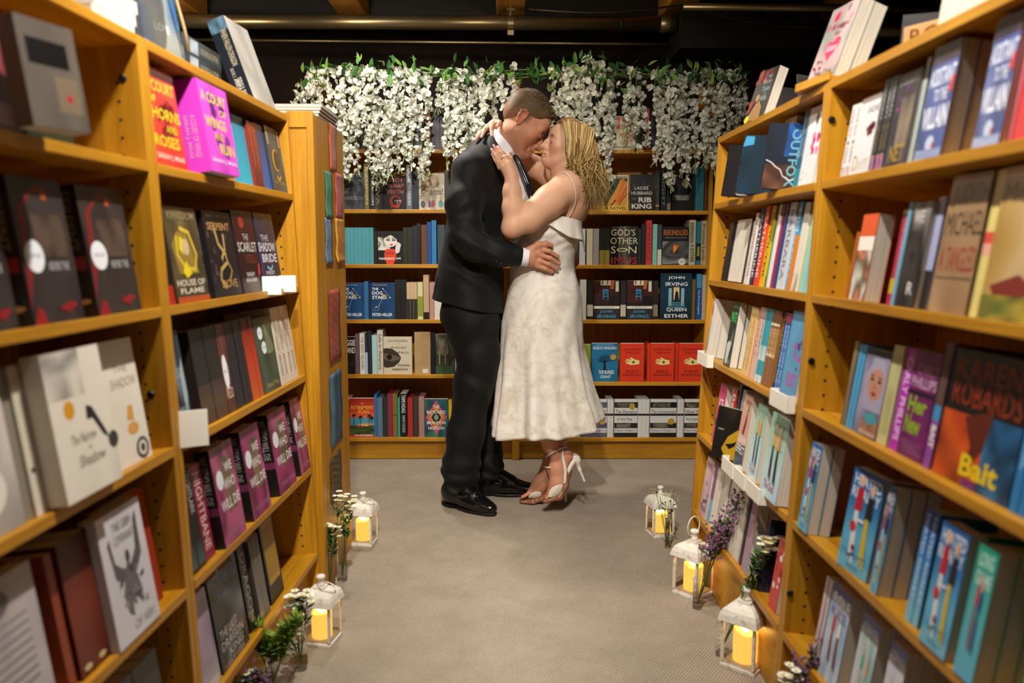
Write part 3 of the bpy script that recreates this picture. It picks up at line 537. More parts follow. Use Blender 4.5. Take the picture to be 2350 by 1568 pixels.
LADY = [('n', 0, 0, 1, 1, ['#8a84a0', '#a29cb4', '#6c6884', '#9a94ac'], 8, 10), ('r', 0, .93, 1, 1, '#17141a'), ('p', [(.2, .3), (.15, .7), (.35, .9), (.8, .92), (1, .7), (1, .3)], '#a49eb6'), ('e', .58, .62, .32, .2, '#c08a74'), ('p', [(.3, .72), (.5, .86), (.9, .84), (.95, .74), (.6, .8)], '#aaa4ba'), ('e', .42, .66, .07, .02, '#2a1a18'), ('e', .74, .65, .07, .02, '#2a1a18'), ('l', [(.34, .7), (.5, .71)], .02, '#4a2c22'), ('l', [(.66, .7), (.82, .69)], .02, '#4a2c22'), ('p', [(.56, .64), (.62, .56), (.54, .55)], '#a87260'), ('e', .58, .5, .1, .022, '#9c2c34'), ('n', .3, .02, 1, .2, ['#8a5a44', '#b07c5c', '#6a4434'], 6, 4), ('p', [(.3, .24), (.8, .3), (.95, .2), (.6, .14)], '#3a9aa8'), ('t', 'RICHARD', .3, .02, .98, .07, '#d8cbbf')]
CARLY = [('n', 0, 0, 1, 1, ['#5c1450', '#741a64', '#4a0e42'], 8, 12), ('t', 'CARLY', .2, .78, .98, .88, '#a86a98'), ('t', 'PHILLIPS', .06, .66, .98, .76, '#c9a8c4'), ('r', .0, .59, .96, .63, '#1a0a18'), ('t', 'Her', .1, .42, .8, .58, '#8fae1e', .03), ('t', 'New', .1, .22, .7, .4, '#8fae1e', .03), ('n', .1, .04, .9, .16, ['#8a4a7c', '#6a2a5c'], 8, 3)]
BAIT = [('r', 0, .5, 1, 1, '#14100f'), ('n', 0, 0, .66, .52, ['#c4481a', '#a8380f', '#d4581c', '#5a2412'], 8, 8), ('n', .6, 0, 1, .55, ['#123f66', '#1b5c8c', '#0f2c48', '#2a78a8'], 8, 8), ('p', [(.3, .5), (.66, .6), (.6, .3), (.4, .08), (.44, .3)], '#5a2016'), ('t', 'KAREN', .08, .78, .9, .94, '#8c3018', 0.), ('t', 'ROBARDS', .08, .58, .96, .76, '#8c3018', 0.), ('t', 'Bait', .36, .07, .84, .24, '#e2c51c', .03), ('r', .42, 0, .6, .06, '#6a2a6c')]
BAITS = [('r', 0, .5, 1, 1, '#5a463c'), ('r', 0, .38, 1, .5, '#3c8cc0'), ('r', 0, 0, 1, .38, '#8a4a9c'), ('T', 'BAIT', .2, .16, .85, .34, '#f0ead8', .03)]
HOCK = [('g', 0, 0, 1, 1, ['#4a9cc4', '#5cb0d4', '#2a74b0', '#1f5a9c']), ('r', 0, .0, 1, .12, '#6cb4cc'), ('t', 'HEATED', .08, .84, .96, .95, '#d4e2f0', .02), ('t', 'RIVALRY', .06, .71, .96, .82, '#d4e2f0', .02)] + person(.34, .4, 1.6, '#b82030', '#d8dce0') + person(.7, .38, 1.5, '#1d1d22', '#c8b23a') + [('e', .3, .44, .1, .05, '#c0303c'), ('e', .42, .24, .05, .03, '#8c1c28'), ('l', [(.5, .2), (.3, .14)], .03, '#3a2c28')] + [('l', [(.42, .52), (.62, .52)], .06, '#d8dce0'), ('l', [(.1, .2), (.4, .16), (.9, .2)], .015, '#2a6a9c'), ('t', 'Rachel Reid', .34, .05, .7, .085, '#244a78', 0.)]
HOCKS = [('g', 0, 0, 1, 1, ['#7cc0d8', '#3c8cc8', '#2a5cae']), ('T', 'HEATED RIVALRY', .28, .2, .72, .95, '#c9d8ee')]
LONG = [('g', 0, 0, 1, 1, ['#5cb0d0', '#4ab0b8', '#1a9a7c']), ('t', 'LONG', .15, .84, .85, .95, '#bfe6d8', .02), ('t', 'GAME', .15, .7, .9, .81, '#bfe6d8', .02)] + person(.42, .42, 1.1, '#c03a44', '#8a3040') + person(.62, .4, 1.0, '#2a4a8c', '#243c6c')
LONGS = [('g', 0, 0, 1, 1, ['#3aa48c', '#12876a']), ('T', 'THE LONG GAME', .28, .3, .72, .95, '#bfe6d8')]
ROLE = [('n', 0, 0, 1, 1, ['#a8c0dc', '#c8d4e6', '#8ab0d0', '#d8e0ec'], 8, 10), ('r', 0, .9, 1, 1, '#3a3c7c'), ('t', 'ROLE', .12, .8, .95, .93, '#e8ecf6', .02), ('t', 'MODEL', .1, .68, .95, .79, '#6a78b0', .02)] + person(.36, .4, 1.1, '#c23a34', '#8a2c2c') + person(.68, .38, 1.1, '#e8e6e6', '#7a4034')
COM = [('n', 0, 0, 1, 1, ['#b8c4d8', '#d8d4e0', '#7cb8b4', '#e4dcd8'], 8, 10), ('r', 0, .88, 1, 1, '#4a5a9c'), ('t', 'COMMON', .1, .8, .95, .93, '#c8d0ea')] + person(.4, .36, 1.0, '#5aa890', '#c8a888') + person(.7, .36, .9, '#d8a070', '#c8b0b0')
WHO = [('n', 0, 0, 1, 1, ['#7a2452', '#a0386c', '#5a1a3c', '#b85a80', '#3c1228'], 10, 14), ('n', .4, .3, .8, .86, ['#4a3c2c', '#7c6a4c', '#5a4a3c'], 5, 8), ('e', .24, .66, .15, .1, '#dfe2ea'), ('t', 'WE', .5, .7, .84, .8, '#dcd8d8', .02), ('t', 'WHO', .36, .53, .86, .64, '#dcd8d8', .02), ('t', 'WILL DIE', .12, .34, .96, .45, '#e4dfdd', .02), ('t', 'STACIA STARK', .14, .08, .92, .13, '#b88aa4', 0.)]
WHOS = [('r', 0, 0, 1, 1, '#1a1416'), ('r', 0, .34, 1, .42, '#6a2c50'), ('T', 'WE WHO WILL DIE', .25, .45, .75, .94, '#8f8a86')]
THORN = [('n', 0, 0, 1, 1, ['#e2361f', '#e8432a', '#d82a1a'], 6, 8), ('b', .25, .3, .8, .9, 10, .08, .16, ['#7c1410', '#8f1a12']), ('t', 'A COURT', .1, .76, .95, .88, '#e0b91c', .02), ('t', 'OF', .14, .64, .36, .72, '#c9c41c', .02), ('t', 'THORNS', .04, .48, 1.0, .6, '#d9c01c', .02), ('t', 'AND', .52, .36, .86, .44, '#b8b81a', .02), ('t', 'ROSES', .12, .2, .84, .32, '#d4c41a', .02), ('t', 'SARAH J. MAAS', .12, .06, .92, .13, '#f0c8b8', .02)]
THORS = [('T', 'A COURT OF THORNS AND ROSES', .3, .1, .7, .92, '#c9c41c')]
WINGS = [('n', 0, 0, 1, 1, ['#c438b8', '#d04cc4', '#b42ca8'], 6, 8), ('b', .3, .2, .8, .9, 12, .07, .13, ['#6a1c74', '#7c2484']), ('t', 'A COURT', .06, .78, .9, .9, '#d8c060', .02), ('t', 'OF', .6, .66, .86, .74, '#d8b878', .02), ('t', 'WINGS', .06, .5, .78, .62, '#dcc25a', .02), ('t', 'AND', .3, .37, .62, .46, '#c9a850', .02), ('t', 'RUIN', .42, .22, .92, .34, '#dcc25a', .02), ('t', 'SARAH J. MAAS', .08, .1, .94, .16, '#ecc8ec', .02)]
WINGSS = [('T', 'A COURT OF WINGS', .48, .16, .72, .62, '#d08ca8'), ('T', 'SARAH J. MAAS', .18, .16, .4, .62, '#d08ca8')]
RING = [('n', 0, 0, 1, 1, ['#1a2730', '#33505c', '#22343c', '#4a6a72'], 8, 12), ('r', .06, .72, .14, 1, '#b8a46a'), ('r', .84, .72, .92, .98, '#b8a46a'), ('e', .48, .5, .24, .17, '#c9962c'), ('e', .52, .5, .2, .15, '#1f2c30'), ('l', [(.35, .24), (.5, .2), (.66, .26)], .06, '#c9962c'), ('t', 'THE GATE', .2, .88, .8, .95, '#5a6a70'), ('t', 'OF STARS', .15, .12, .85, .18, '#a08a5a')]
GOLDG = [('n', 0, 0, 1, 1, ['#2c2a20', '#5a4c30', '#3a3420', '#7c6a40'], 8, 12), ('p', [(.2, .3), (.1, .6), (.3, .75), (.6, .72), (.72, .5), (.8, .3)], '#8a7330'), ('l', [(.28, .7), (.22, .5), (.4, .36), (.7, .34), (.8, .5), (.66, .74), (.4, .78)], .06, '#c9ac3a'), ('p', [(.3, .56), (.36, .7), (.46, .66), (.4, .5)], '#d8c21e'), ('p', [(.3, .32), (.44, .44), (.56, .3), (.4, .25)], '#d8c21e'), ('e', .5, .58, .1, .09, '#c0a884'), ('t', 'HOUSE OF', .06, .17, .92, .24, '#cfc6b4', .02), ('t', 'FLAME', .12, .09, .86, .15, '#cfc6b4', .02), ('r', 0, 0, 1, .06, '#a84a22'), ('t', 'KINGDOM', .1, .87, .9, .95, '#8a7c5c')]
SERP = [('n', 0, 0, 1, 1, ['#121214', '#1c1b1f', '#26232a'], 8, 12), ('b', .05, .15, .95, .85, 16, .03, .06, ['#3a3438', '#4a3c44']), ('l', [(.34, .8), (.4, .62), (.6, .5), (.62, .4), (.36, .32), (.3, .2), (.46, .1)], .06, '#b09258'), ('l', [(.62, .74), (.6, .56), (.44, .44)], .06, '#b09258'), ('l', [(.62, .42), (.74, .3), (.6, .18)], .05, '#8f7a48'), ('t', 'SERPENT', .1, .78, .9, .87, '#a8824a', .02), ('t', 'DOVE', .3, .1, .86, .2, '#a8824a', .02), ('t', 'SHELBY MAHURIN', .12, .93, .9, .965, '#8c8a84')]
SCAR = [('n', 0, 0, 1, 1, ['#17131a', '#3a1418', '#241a22', '#5a1f1c'], 8, 12), ('e', .4, .86, .12, .07, '#a8302a'), ('t', 'THE', .36, .64, .64, .72, '#a8a4a0'), ('t', 'SCARLET', .06, .5, .98, .62, '#b8b4b0', .02), ('t', 'VEIL', .3, .36, .8, .47, '#6a342c', .02), ('t', 'SHELBY', .26, .2, .66, .25, '#d0ccc8'), ('t', 'MAHURIN', .2, .13, .72, .18, '#d0ccc8'), ('p', [(.84, .2), (.94, .22), (.96, .36), (.9, .34)], '#d8402a')]
SHAD = [('n', 0, 0, 1, 1, ['#141822', '#232c4a', '#1c1a2c', '#3a4a78'], 8, 12), ('t', 'THE', .2, .64, .6, .72, '#b0aebc'), ('t', 'SHADOW', .02, .5, .9, .62, '#d0ced8', .02), ('t', 'BRIDE', .12, .36, .9, .47, '#d0ced8', .02), ('t', 'SHELBY', .2, .2, .66, .25, '#d0ccc8'), ('t', 'MAHURIN', .14, .13, .72, .18, '#d0ccc8'), ('l', [(.3, .3), (.5, .26), (.6, .32)], .05, '#8aa8cc')]
BLUEF = [('n', 0, 0, 1, 1, ['#10181c', '#2a3c44', '#0c1216', '#8fa6b0'], 10, 14), ('t', 'BLOOD', .1, .56, .9, .66, '#8aa4ac', .02), ('t', 'SORROW', .1, .2, .9, .3, '#8aa4ac', .02), ('r', 0, .0, 1, .1, '#5aa8c8'), ('p', [(.6, .6), (.9, .75), (.95, .4), (.7, .2), (.6, .35)], '#9fb4bc')]
GREENF = [('n', 0, 0, 1, 1, ['#1e2a22', '#39463a', '#4a5a4a', '#2a3830'], 8, 12)] + SEAL(.3, .8) + SEAL(.4, .6) + [('n', .5, .5, .9, .95, ['#3a4634', '#7c8468', '#56604a'], 5, 6), ('t', 'Daniel Price', .2, .06, .9, .13, '#a89c5c')]
REDF = [('n', 0, 0, 1, 1, ['#5a2a22', '#7c3c30', '#3c1e1a', '#8a5244'], 8, 12)] + SEAL(.4, .46, .3) + [('t', 'RED', .1, .16, .9, .28, '#c8a894', .02)]
DRAK = [('n', 0, 0, 1, 1, ['#191a1e', '#3a3c40', '#141417', '#6a6c74', '#24262a'], 12, 16), ('b', .1, .75, .9, 1, 10, .05, .1, ['#2a4c74', '#3c6a94']), ('t', 'THE LAST', .1, .32, .7, .42, '#b8b0a8'), ('t', 'DRAGON', .1, .2, .86, .3, '#b8b0a8'), ('t', 'KING', .3, .09, .8, .18, '#b8b0a8'), ('t', 'LEIA STONE', .1, .02, .8, .06, '#a8a098')]
LILAC = [('g', 0, 0, 1, 1, ['#b8aeb4', '#7c6480', '#b09cb0']), ('r', .1, .0, .9, .1, '#c8c0bc'), ('e', .3, .05, .07, .03, '#c02030'), ('n', .1, .3, .9, .9, ['#8c7a94', '#a896aa'], 6, 10)]
YELB = [('r', .12, .22, .92, .98, '#b0871c'), ('n', .18, .3, .88, .95, ['#a07a18', '#8a6a14'], 5, 14), ('r', 0, 0, 1, .22, '#15120f')]
BLOODC = [('n', 0, 0, 1, 1, ['#1d1a1c', '#2c282c', '#3a3230', '#241f22'], 10, 14), ('p', [(0, .1), (.06, .5), (.12, .8), (.5, .96), (.8, .9), (.4, .9), (.2, .78), (.18, .4)], '#7c1f22'), ('e', .62, .88, .05, .03, '#b8502c'), ('e', .8, .64, .05, .03, '#d8a070'), ('n', .3, .45, .9, .75, ['#3c302a', '#5c4a3e', '#2c2622'], 6, 5)] + SEAL(.24, .46, .17) + [('t', 'NEVER THE', .46, .36, .86, .42, '#b0aeb0'), ('p', [(.5, .1), (.75, .14), (.9, .12), (.7, .06)], '#8c2024'), ('p', [(.0, .0), (.1, .12), (.2, .1), (.24, 0)], '#8c2024')]
BLOODS = [('n', 0, 0, 1, 1, ['#151214', '#2a1e1e', '#1a1618'], 2, 12), ('T', 'SERPENT', .3, .5, .7, .96, '#8a7048'), ('r', .1, .36, .9, .46, '#9c2a26'), ('e', .5, .12, .3, .02, '#c8a068')]
CREAM = [('n', 0, 0, 1, 1, ['#e4dccb', '#ece5d6', '#d8cfbd'], 8, 10), ('n', 0, .68, .62, 1, ['#d8d0c2', '#8a8680', '#e2dacc', '#b8b0a4'], 8, 6), ('e', .3, .6, .09, .065, '#d89a1c'), ('p', [(.58, .6), (.68, .58), (.84, .4), (.9, .32), (.8, .36), (.66, .5), (.56, .5)], '#26282c'), ('t', 'The Narrow', .24, .36, .68, .43, '#8a8378', 0., .2), ('t', 'of', .5, .3, .56, .33, '#8a8378', 0., .2), ('t', 'Shadow', .3, .2, .78, .28, '#8a8378', 0., .2), ('e', .96, .3, .09, .06, '#3a3a3c')]
CREAM2 = [('n', 0, 0, 1, 1, ['#e4dccb', '#ece5d6', '#d8cfbd'], 8, 10), ('t', 'THE', .5, .74, .8, .8, '#9a8f78', 0.), ('t', 'SHADOW', .4, .62, .94, .7, '#9a8f78', 0.), ('p', [(.6, .36), (.75, .34), (.76, .46), (.66, .47)], '#d8a050'), ('e', .7, .28, .12, .05, '#d8a050'), ('e', .82, .1, .14, .09, '#4a4a48'), ('e', .82, .1, .09, .06, '#e4dccb'), ('e', .82, .1, .05, .035, '#4a4a48')]
BIRD = [('n', 0, 0, 1, 1, ['#d8cfc4', '#c4bbb0', '#8a8680'], 8, 10), ('p', [(.1, .4), (.6, .62), (.9, .7), (.7, .5), (.4, .34)], '#1e1d1f'), ('e', .5, .28, .3, .16, '#e8e2d6'), ('e', .74, .48, .05, .03, '#a85a2c')]
EAGLE = [('n', 0, 0, 1, 1, ['#cbc8ce', '#d8d5da', '#c4c0c6'], 6, 8), ('p', [(.5, .52), (.38, .44), (.2, .5), (.14, .78), (.2, .82), (.24, .62), (.36, .56)], '#57555a'), ('p', [(.5, .52), (.66, .46), (.84, .58), (.86, .92), (.78, .86), (.72, .64), (.62, .58)], '#57555a'), ('p', [(.5, .6), (.4, .5), (.3, .36), (.34, .2), (.44, .16), (.46, .26), (.56, .28), (.66, .22), (.72, .3), (.66, .44)], '#66646a'), ('e', .52, .62, .05, .05, '#4a484c'), ('b', .25, .2, .8, .55, 26, .02, .05, ['#3f3e42', '#7c7a80', '#9a989e']), ('t', 'THE GRIM', .3, .84, .72, .91, '#8a868c', 0.), ('t', 'COVENANT', .28, .74, .74, .81, '#8a868c', 0.), ('t', 'OF ASH', .4, .06, .86, .13, '#a8a4aa', 0.)]
GREYB = [('n', 0, 0, 1, 1, ['#5c544c', '#6a6158', '#544c44'], 8, 10), ('r', .12, .58, .82, .82, '#0d0d0d'), ('r', .5, .16, .92, .5, '#7c6c58'), ('e', .72, .3, .05, .035, '#b81c2c')]
GREYBACK = [('n', 0, 0, 1, 1, ['#b0a8aa', '#c0b8b8', '#a49c9e'], 6, 10)] + [('r', .12, .7-.06*i, .85, .715-.06*i, '#8a8286') for i in range(8)] + [('e', .45, .85, .2, .09, '#6a6262'), ('r', .3, .04, .5, .12, '#5a5252'), ('r', .65, .04, .9, .12, '#5a5252')]
MARN = [('n', 0, 0, 1, 1, ['#6a2a30', '#8a3c40', '#4a1c22', '#7c4448'], 8, 10), ('e', .55, .66, .22, .14, '#a8746c'), ('n', .2, .04, .9, .2, ['#8a5a5c', '#b08486'], 6, 3)]
WHITEP = [('n', 0, 0, 1, 1, ['#ddd6d8', '#e6e0e2', '#d4ccd0'], 6, 8), ('b', .5, .35, .95, .65, 9, .08, .15, ['#d0508c', '#e078a8']), ('e', .6, .84, .1, .08, '#5a4a44'), ('b', .1, .05, .9, .2, 8, .02, .03, ['#7a7278'])]
HORSE = [('g', 0, 0, 1, 1, ['#1f8a9c', '#2c98a8', '#8a8464', '#6a6044', '#a89a70']), ('p', [(.3, .42), (.5, .7), (.6, .95), (.75, .9), (.7, .6), (.6, .4)], '#dcdad2'), ('p', [(.66, .5), (.9, .72), (.95, .5), (.8, .4)], '#3a342c'), ('t', 'GAUGE', .2, .05, .8, .12, '#9fd0d4')]
OUTF = [('n', 0, 0, 1, 1, ['#0a0d14', '#101a2c', '#0c1018'], 8, 10), ('n', .45, .5, 1, 1, ['#103a78', '#164c94', '#0c2a54'], 8, 8), ('n', .05, .0, .75, .38, ['#1a0f0c', '#4a2a1c', '#2a1610', '#6a4430'], 8, 8), ('T', 'OUTFOX', .56, .04, .78, .92, '#5c94a4', .02), ('l', [(.06, .44), (.2, .4), (.3, .34), (.42, .3), (.5, .2), (.66, .14), (.9, .18)], .02, '#c0c4c8')]
BLK = [('t', 'NVAWK', .45, .75, .98, .93, '#8f847c', .05)]
TEALH = [('n', 0, 0, 1, 1, ['#0a1a24', '#0f2c3c', '#0c2230'], 6, 8), ('p', [(0, .8), (.3, .84), (.3, .98), (.06, .98)], '#3c8cb4')]
MATE = [('n', 0, 0, 1, 1, ['#18281f', '#22382c', '#14201a'], 6, 8), ('t', 'ALI HAZELWOOD', .1, .92, .9, .96, '#4a9c6c'), ('t', 'MATE', .1, .7, .9, .86, '#3cb45c', .03), ('p', [(.5, .4), (.8, .64), (.9, .44), (.7, .3)], '#6a6a68'), ('p', [(.2, .1), (.1, .34), (.4, .4), (.8, .38), (.5, .06), (.3, .02)], '#c9cecc'), ('t', 'BOOK', .5, .05, .86, .1, '#a8c8b4')]
BLUEC = [('n', 0, 0, 1, 1, ['#4a88b0', '#5a9cc0', '#3c78a4'], 6, 8), ('b', .5, .2, .9, .7, 6, .06, .12, ['#3a3c8c', '#a84a9c']), ('t', 'FLIRT', .3, .14, .9, .3, '#b048a0', .03)]
SUN = [('n', 0, 0, 1, 1, ['#0d0c0b', '#1a1814', '#12100e', '#2c2818'], 8, 10), ('p', [(.3, .2), (.45, .45), (.7, .6), (.96, .7), (1, .05), (.5, .02)], '#b08c1c'), ('T', 'LIGHT', .76, .2, .94, .6, '#8c3018', .03), ('p', [(.4, .3), (.6, .34), (.75, .4), (.7, .3), (.55, .22)], '#0e0c0a'), ('t', 'DANIEL P', .1, .55, .3, .58, '#b8b4a8')]
GRAH = [('r', 0, 0, 1, 1, '#d8a48c'), ('p', [(0, .02), (1, .02), (1, .34), (0, .3)], '#2c4a5c'), ('t', 'KENNEDY', .3, .86, .92, .93, '#8c4a3c'), ('t', 'GRAHAM', .06, .34, .96, .45, '#f0ece6', .02), ('t', 'EFFECT', .06, .2, .96, .31, '#f0ece6', .02), ('p', [(.4, .48), (.6, .46), (.72, .64), (.66, .8), (.56, .7)], '#7a2c44'), ('p', [(.6, .76), (.8, .8), (.74, .88), (.62, .86)], '#2c8c5c')]
DEAL = [('g', 0, 0, 1, 1, ['#b8d4e4', '#bcdce0', '#9cc8b4', '#8cc0a4']), ('t', 'ELLE KENNEDY', .1, .84, .9, .9, '#5c8c7c', .01), ('r', .1, .6, .9, .61, '#6ca08c')] + person(.36, .46, 1.3, '#d8a030', '#20242c') + person(.66, .44, 1.3, '#d88c3c', '#1c1c24') + [('t', 'The Deal', .2, .1, .8, .2, '#c04a5c', 0., .2)]
PINKL = [('n', 0, 0, 1, 1, ['#d8b4bc', '#c8a0b0', '#e0c8cc'], 6, 8), ('b', .3, .2, .8, .6, 8, .06, .12, ['#2c2a34', '#a8704c']), ('t', 'KENNEDY', .1, .86, .9, .94, '#7c4a6c'), ('t', 'Mistake', .1, .1, .9, .22, '#5c3c5c', 0., .2)]
MRD = [('r', 0, 0, 1, 1, '#131416'), ('b', .02, .74, .98, .99, 12, .06, .12, ['#a82a2c', '#c03430', '#7c1c20']), ('t', 'Mr.', .6, .8, .82, .87, '#9cc4c8', 0., .1), ('t', 'Darcy', .42, .69, .86, .78, '#9cc4c8', 0., .1), ('t', 'Takes', .46, .57, .86, .66, '#9cc4c8', 0., .1), ('t', 'a', .64, .5, .7, .54, '#9cc4c8', 0., .1), ('t', 'Wife', .48, .38, .84, .48, '#9cc4c8', 0., .1), ('p', [(.06, .04), (.8, .02), (.74, .26), (.5, .4), (.36, .34), (.2, .2)], '#9c7440'), ('e', .36, .46, .09, .07, '#b88a60'), ('b', .0, .1, .2, .4, 5, .05, .09, ['#a82a2c']), ('e', .12, .07, .12, .07, '#d8cc2c')]
KISS = [('n', 0, 0, 1, 1, ['#8a948c', '#a8a09c', '#c09c9c', '#7c8880', '#a88c90'], 10, 14), ('b', .1, .25, .9, .95, 14, .05, .1, ['#b88088', '#9a6c74', '#6a6a64']), ('e', .3, .86, .1, .06, '#c03040'), ('t', 'A thousand', .3, .68, .86, .76, '#8c2c3c', 0., .1), ('t', 'boy', .46, .58, .66, .66, '#8c2c3c', 0., .1), ('p', [(.52, .26), (.28, .42), (.28, .5), (.38, .54), (.5, .5), (.64, .56), (.78, .52), (.78, .44)], '#d0405c'), ('t', 'Kisses', .34, .39, .72, .48, '#f0d4d8', 0., .3), ('t', 'Tillie Cole', .2, .06, .84, .15, '#2c2420', 0.), ('b', .1, .16, .4, .3, 6, .02, .05, ['#7c2c34'])]
# ---------------------------------------------------------------- what stands on each shelf (columns measured along the shelf edge)
K = '#141316'
# --- back bookcase behind the man
S('BL', 0, [sp(790, 806, .2, '#5a2a24', 'brown paperback spine'), sp(806, 840, .21, '#3c3a34', 'dark grey paperback spine', n=3), sp(842, 872, .2, '#24343c', 'slate paperback spine', n=2), fo(880, 935, .2, '#6a6048', 'olive paperback facing out'), sp(940, 974, .2, '#2c2420', 'dark brown paperback spine', n=3),
    sp(977, 989, .2, '#a8322c', 'red paperback spine', 'SCARLET', '#e8d8c8'), sp(990, 1019, .2, K, 'black paperback with gold lettering', 'ROTHFUSS', '#a8945c', n=3)])
S('BL', 1, [fo(783, 835, .19, '#3b3d48', 'slate paperback with pale lettering', HARR), sp(836, 847, .235, '#6a6034', 'olive hardback spine', 'NORTHWOODS', '#c8bc90'), sp(848, 861, .228, '#15161a', 'black hardback with white letters', 'JIM HARRISON', '#cfd0d0'), sp(861, 874, .215, '#3c3a2c', 'dark olive spine', 'DALVA', '#9a9678'), sp(874, 880, .2, '#1a1a1a', 'thin black spine'),
    fo(881, 932, .17, '#171416', 'black paperback with red teeth art', TEETH), sp(933, 946, .228, '#6c6c6e', 'grey hardback spine', 'RACHEL HARRISON', '#d8d8d4'), sp(946, 962, .2, '#1f2838', 'navy spine with script title', 'Black Sheep', '#a8b0c0'), fo(962, 1020, .185, '#d0c2a4', 'cream paperback with a script title', CHARM), sp(1021, 1031, .2, '#1e1c1c', 'black and white spine', els=SPMIX('#c8c4bc', '#1a1a1c', .3))])
S('BL', 2, [sp(787, 858, .19, '#4f9aa6', 'teal paperback spine', n=8, els=[('T', 'MATT HAIG', .3, .5, .7, .93, '#245a64'), ('T', 'MIDNIGHT', .3, .12, .7, .46, '#245a64'), ('r', 0, 0, 1, .055, '#15282c'), ('e', .5, .028, .15, .01, '#d8c070')]), sp(858, 866, .17, '#241a16', 'dark brown spine'),
    fo(867, 925, .172, '#1a1a1c', 'black paperback with a woman and jar', PAND), sp(926, 936, .192, '#2a2a1e', 'black and yellow spine', n=1, els=[('T', 'STONE BLIND', .2, .3, .8, .95, '#c8b83c'), ('r', 0, 0, 1, .06, '#d0b020')]), sp(936, 947, .192, '#2a2a1e', 'black and yellow spine', n=1, els=[('T', 'STONE BLIND', .2, .3, .8, .95, '#c8b83c'), ('r', 0, 0, 1, .06, '#d0b020')]),
    sp(947, 957, .2, '#20263a', 'navy spine with pale title', 'OLIVER', '#b8b4b0'), sp(957, 966, .212, '#1c181a', 'pink and black spine', els=SPMIX('#1a181a', '#c49a8c', .4)), sp(967, 980, .205, '#6a4024', 'brown spine with green oval', els=[('e', .5, .42, .45, .28, '#8a8a34'), ('T', 'CIRCE', .3, .05, .7, .12, '#c8a060')]), sp(980, 990, .22, '#1c4a8c', 'blue spine reading downward', 'ROCKET MAN', '#dfe6ee'), sp(991, 1002, .228, '#2c78a8', 'light blue spine', 'THE SEA', '#9cc4dc'), sp(1004, 1021, .205, '#33444a', 'slate spine with white capitals', 'CLYTEMNESTRA', '#e6e6e0'), sp(1022, 1034, .2, '#1c1c1e', 'black spine')])
S('BL', 3, [fo(786, 836, .192, '#12406a', 'blue paperback with a star constellation', DOG), sp(837, 846, .2, '#2a6aa0', 'blue spine with pale dots', els=[('T', 'THE DOG STARS', .3, .62, .7, .95, '#c8dae6'), ('e', .5, .5, .3, .03, '#e8eef0'), ('T', 'HELLER', .3, .2, .7, .44, '#c8dae6')]), sp(846, 851, .19, '#142c48', 'thin navy spine'), fo(852, 906, .192, '#12406a', 'blue paperback with a star constellation', DOG),
    sp(907, 934, .21, '#1a1c20', 'black spine with white block letters', n=2, els=[('T', 'BURN', .2, .66, .8, .96, '#e8e6e0', .03), ('T', 'PETER HELLER', .25, .16, .75, .62, '#e8e6e0', .02), ('r', .1, .01, .9, .09, '#b8945c')]), sp(934, 958, .195, '#c9ac84', 'tan and black spine', n=3, els=[('r', 0, .0, 1, .55, '#2c2a28'), ('T', 'CELINE', .25, .6, .75, .92, '#5a4a34'), ('T', 'PETER HELLER', .25, .12, .75, .52, '#d8ccb4')]), sp(959, 971, .196, '#d0cc98', 'green and white spine', els=[('r', 0, .08, 1, .62, '#8a9a2c'), ('T', 'THE PAINTER', .3, .3, .7, .95, '#4a5a1c')]), sp(972, 985, .235, '#c0a07c', 'tan hardback spine', els=[('r', 0, 0, 1, .16, '#1c1a18'), ('T', 'THE LAST RANGER', .35, .3, .65, .7, '#7a5c40')]), sp(986, 996, .196, '#b88a80', 'dusty pink spine', 'THE GUIDE', '#7a443c'), fo(997, 1040, .195, '#d8d0c0', 'white paperback with gold leaves', [('p', [(.5, .5), (.9, .3), (1, .6), (.8, .8)], '#b08430'), ('t', 'TREES', .3, .04, .9, .12, '#2a241e')])])
S('BL', 4, [fo(784, 816, .2, '#161514', 'black paperback with pale capitals', AGG), sp(816, 825, .215, '#6c5058', 'mauve spine', 'HEART BERRIES', '#c8b0b0'), sp(826, 838, .218, '#d6d2c6', 'white spine', 'THE GREAT BELIEVERS', '#6a665c'), sp(838, 845, .212, '#26303c', 'navy and white spine', els=SPMIX('#9fb4c8', '#1c1e24', .55)), sp(846, 853, .232, '#2a2e34', 'charcoal spine', 'SARAH MOSS', '#c8c8c4'), sp(854, 866, .208, '#a8cccc', 'teal and white spine', 'REAL TIGERS', '#1f6c74'), sp(867, 880, .235, '#cfc8b6', 'cream spine with serif letters', 'Safe in America', '#4a443a'),
    fo(881, 946, .2, '#d3c7ae', 'beige paperback with a bird head', LEON, t=.014), fo(952, 988, .225, '#b8986c', 'tan book back page', [('n', .05, .2, .95, .95, ['#b8986c', '#a88a5e'], 6, 16), ('r', .5, .02, .85, .12, '#e0dccf')], t=.01, yaw=.15), sp(989, 999, .222, '#15161a', 'black spine', 'THE FAR REACHES', '#c8c8c8'), fo(1000, 1042, .215, '#20221e', 'dark paperback with a porch photo', FARH), sp(1044, 1056, .2, '#c0bdb8', 'white spine with dark words', 'and Dawn', '#2c2c2e')])
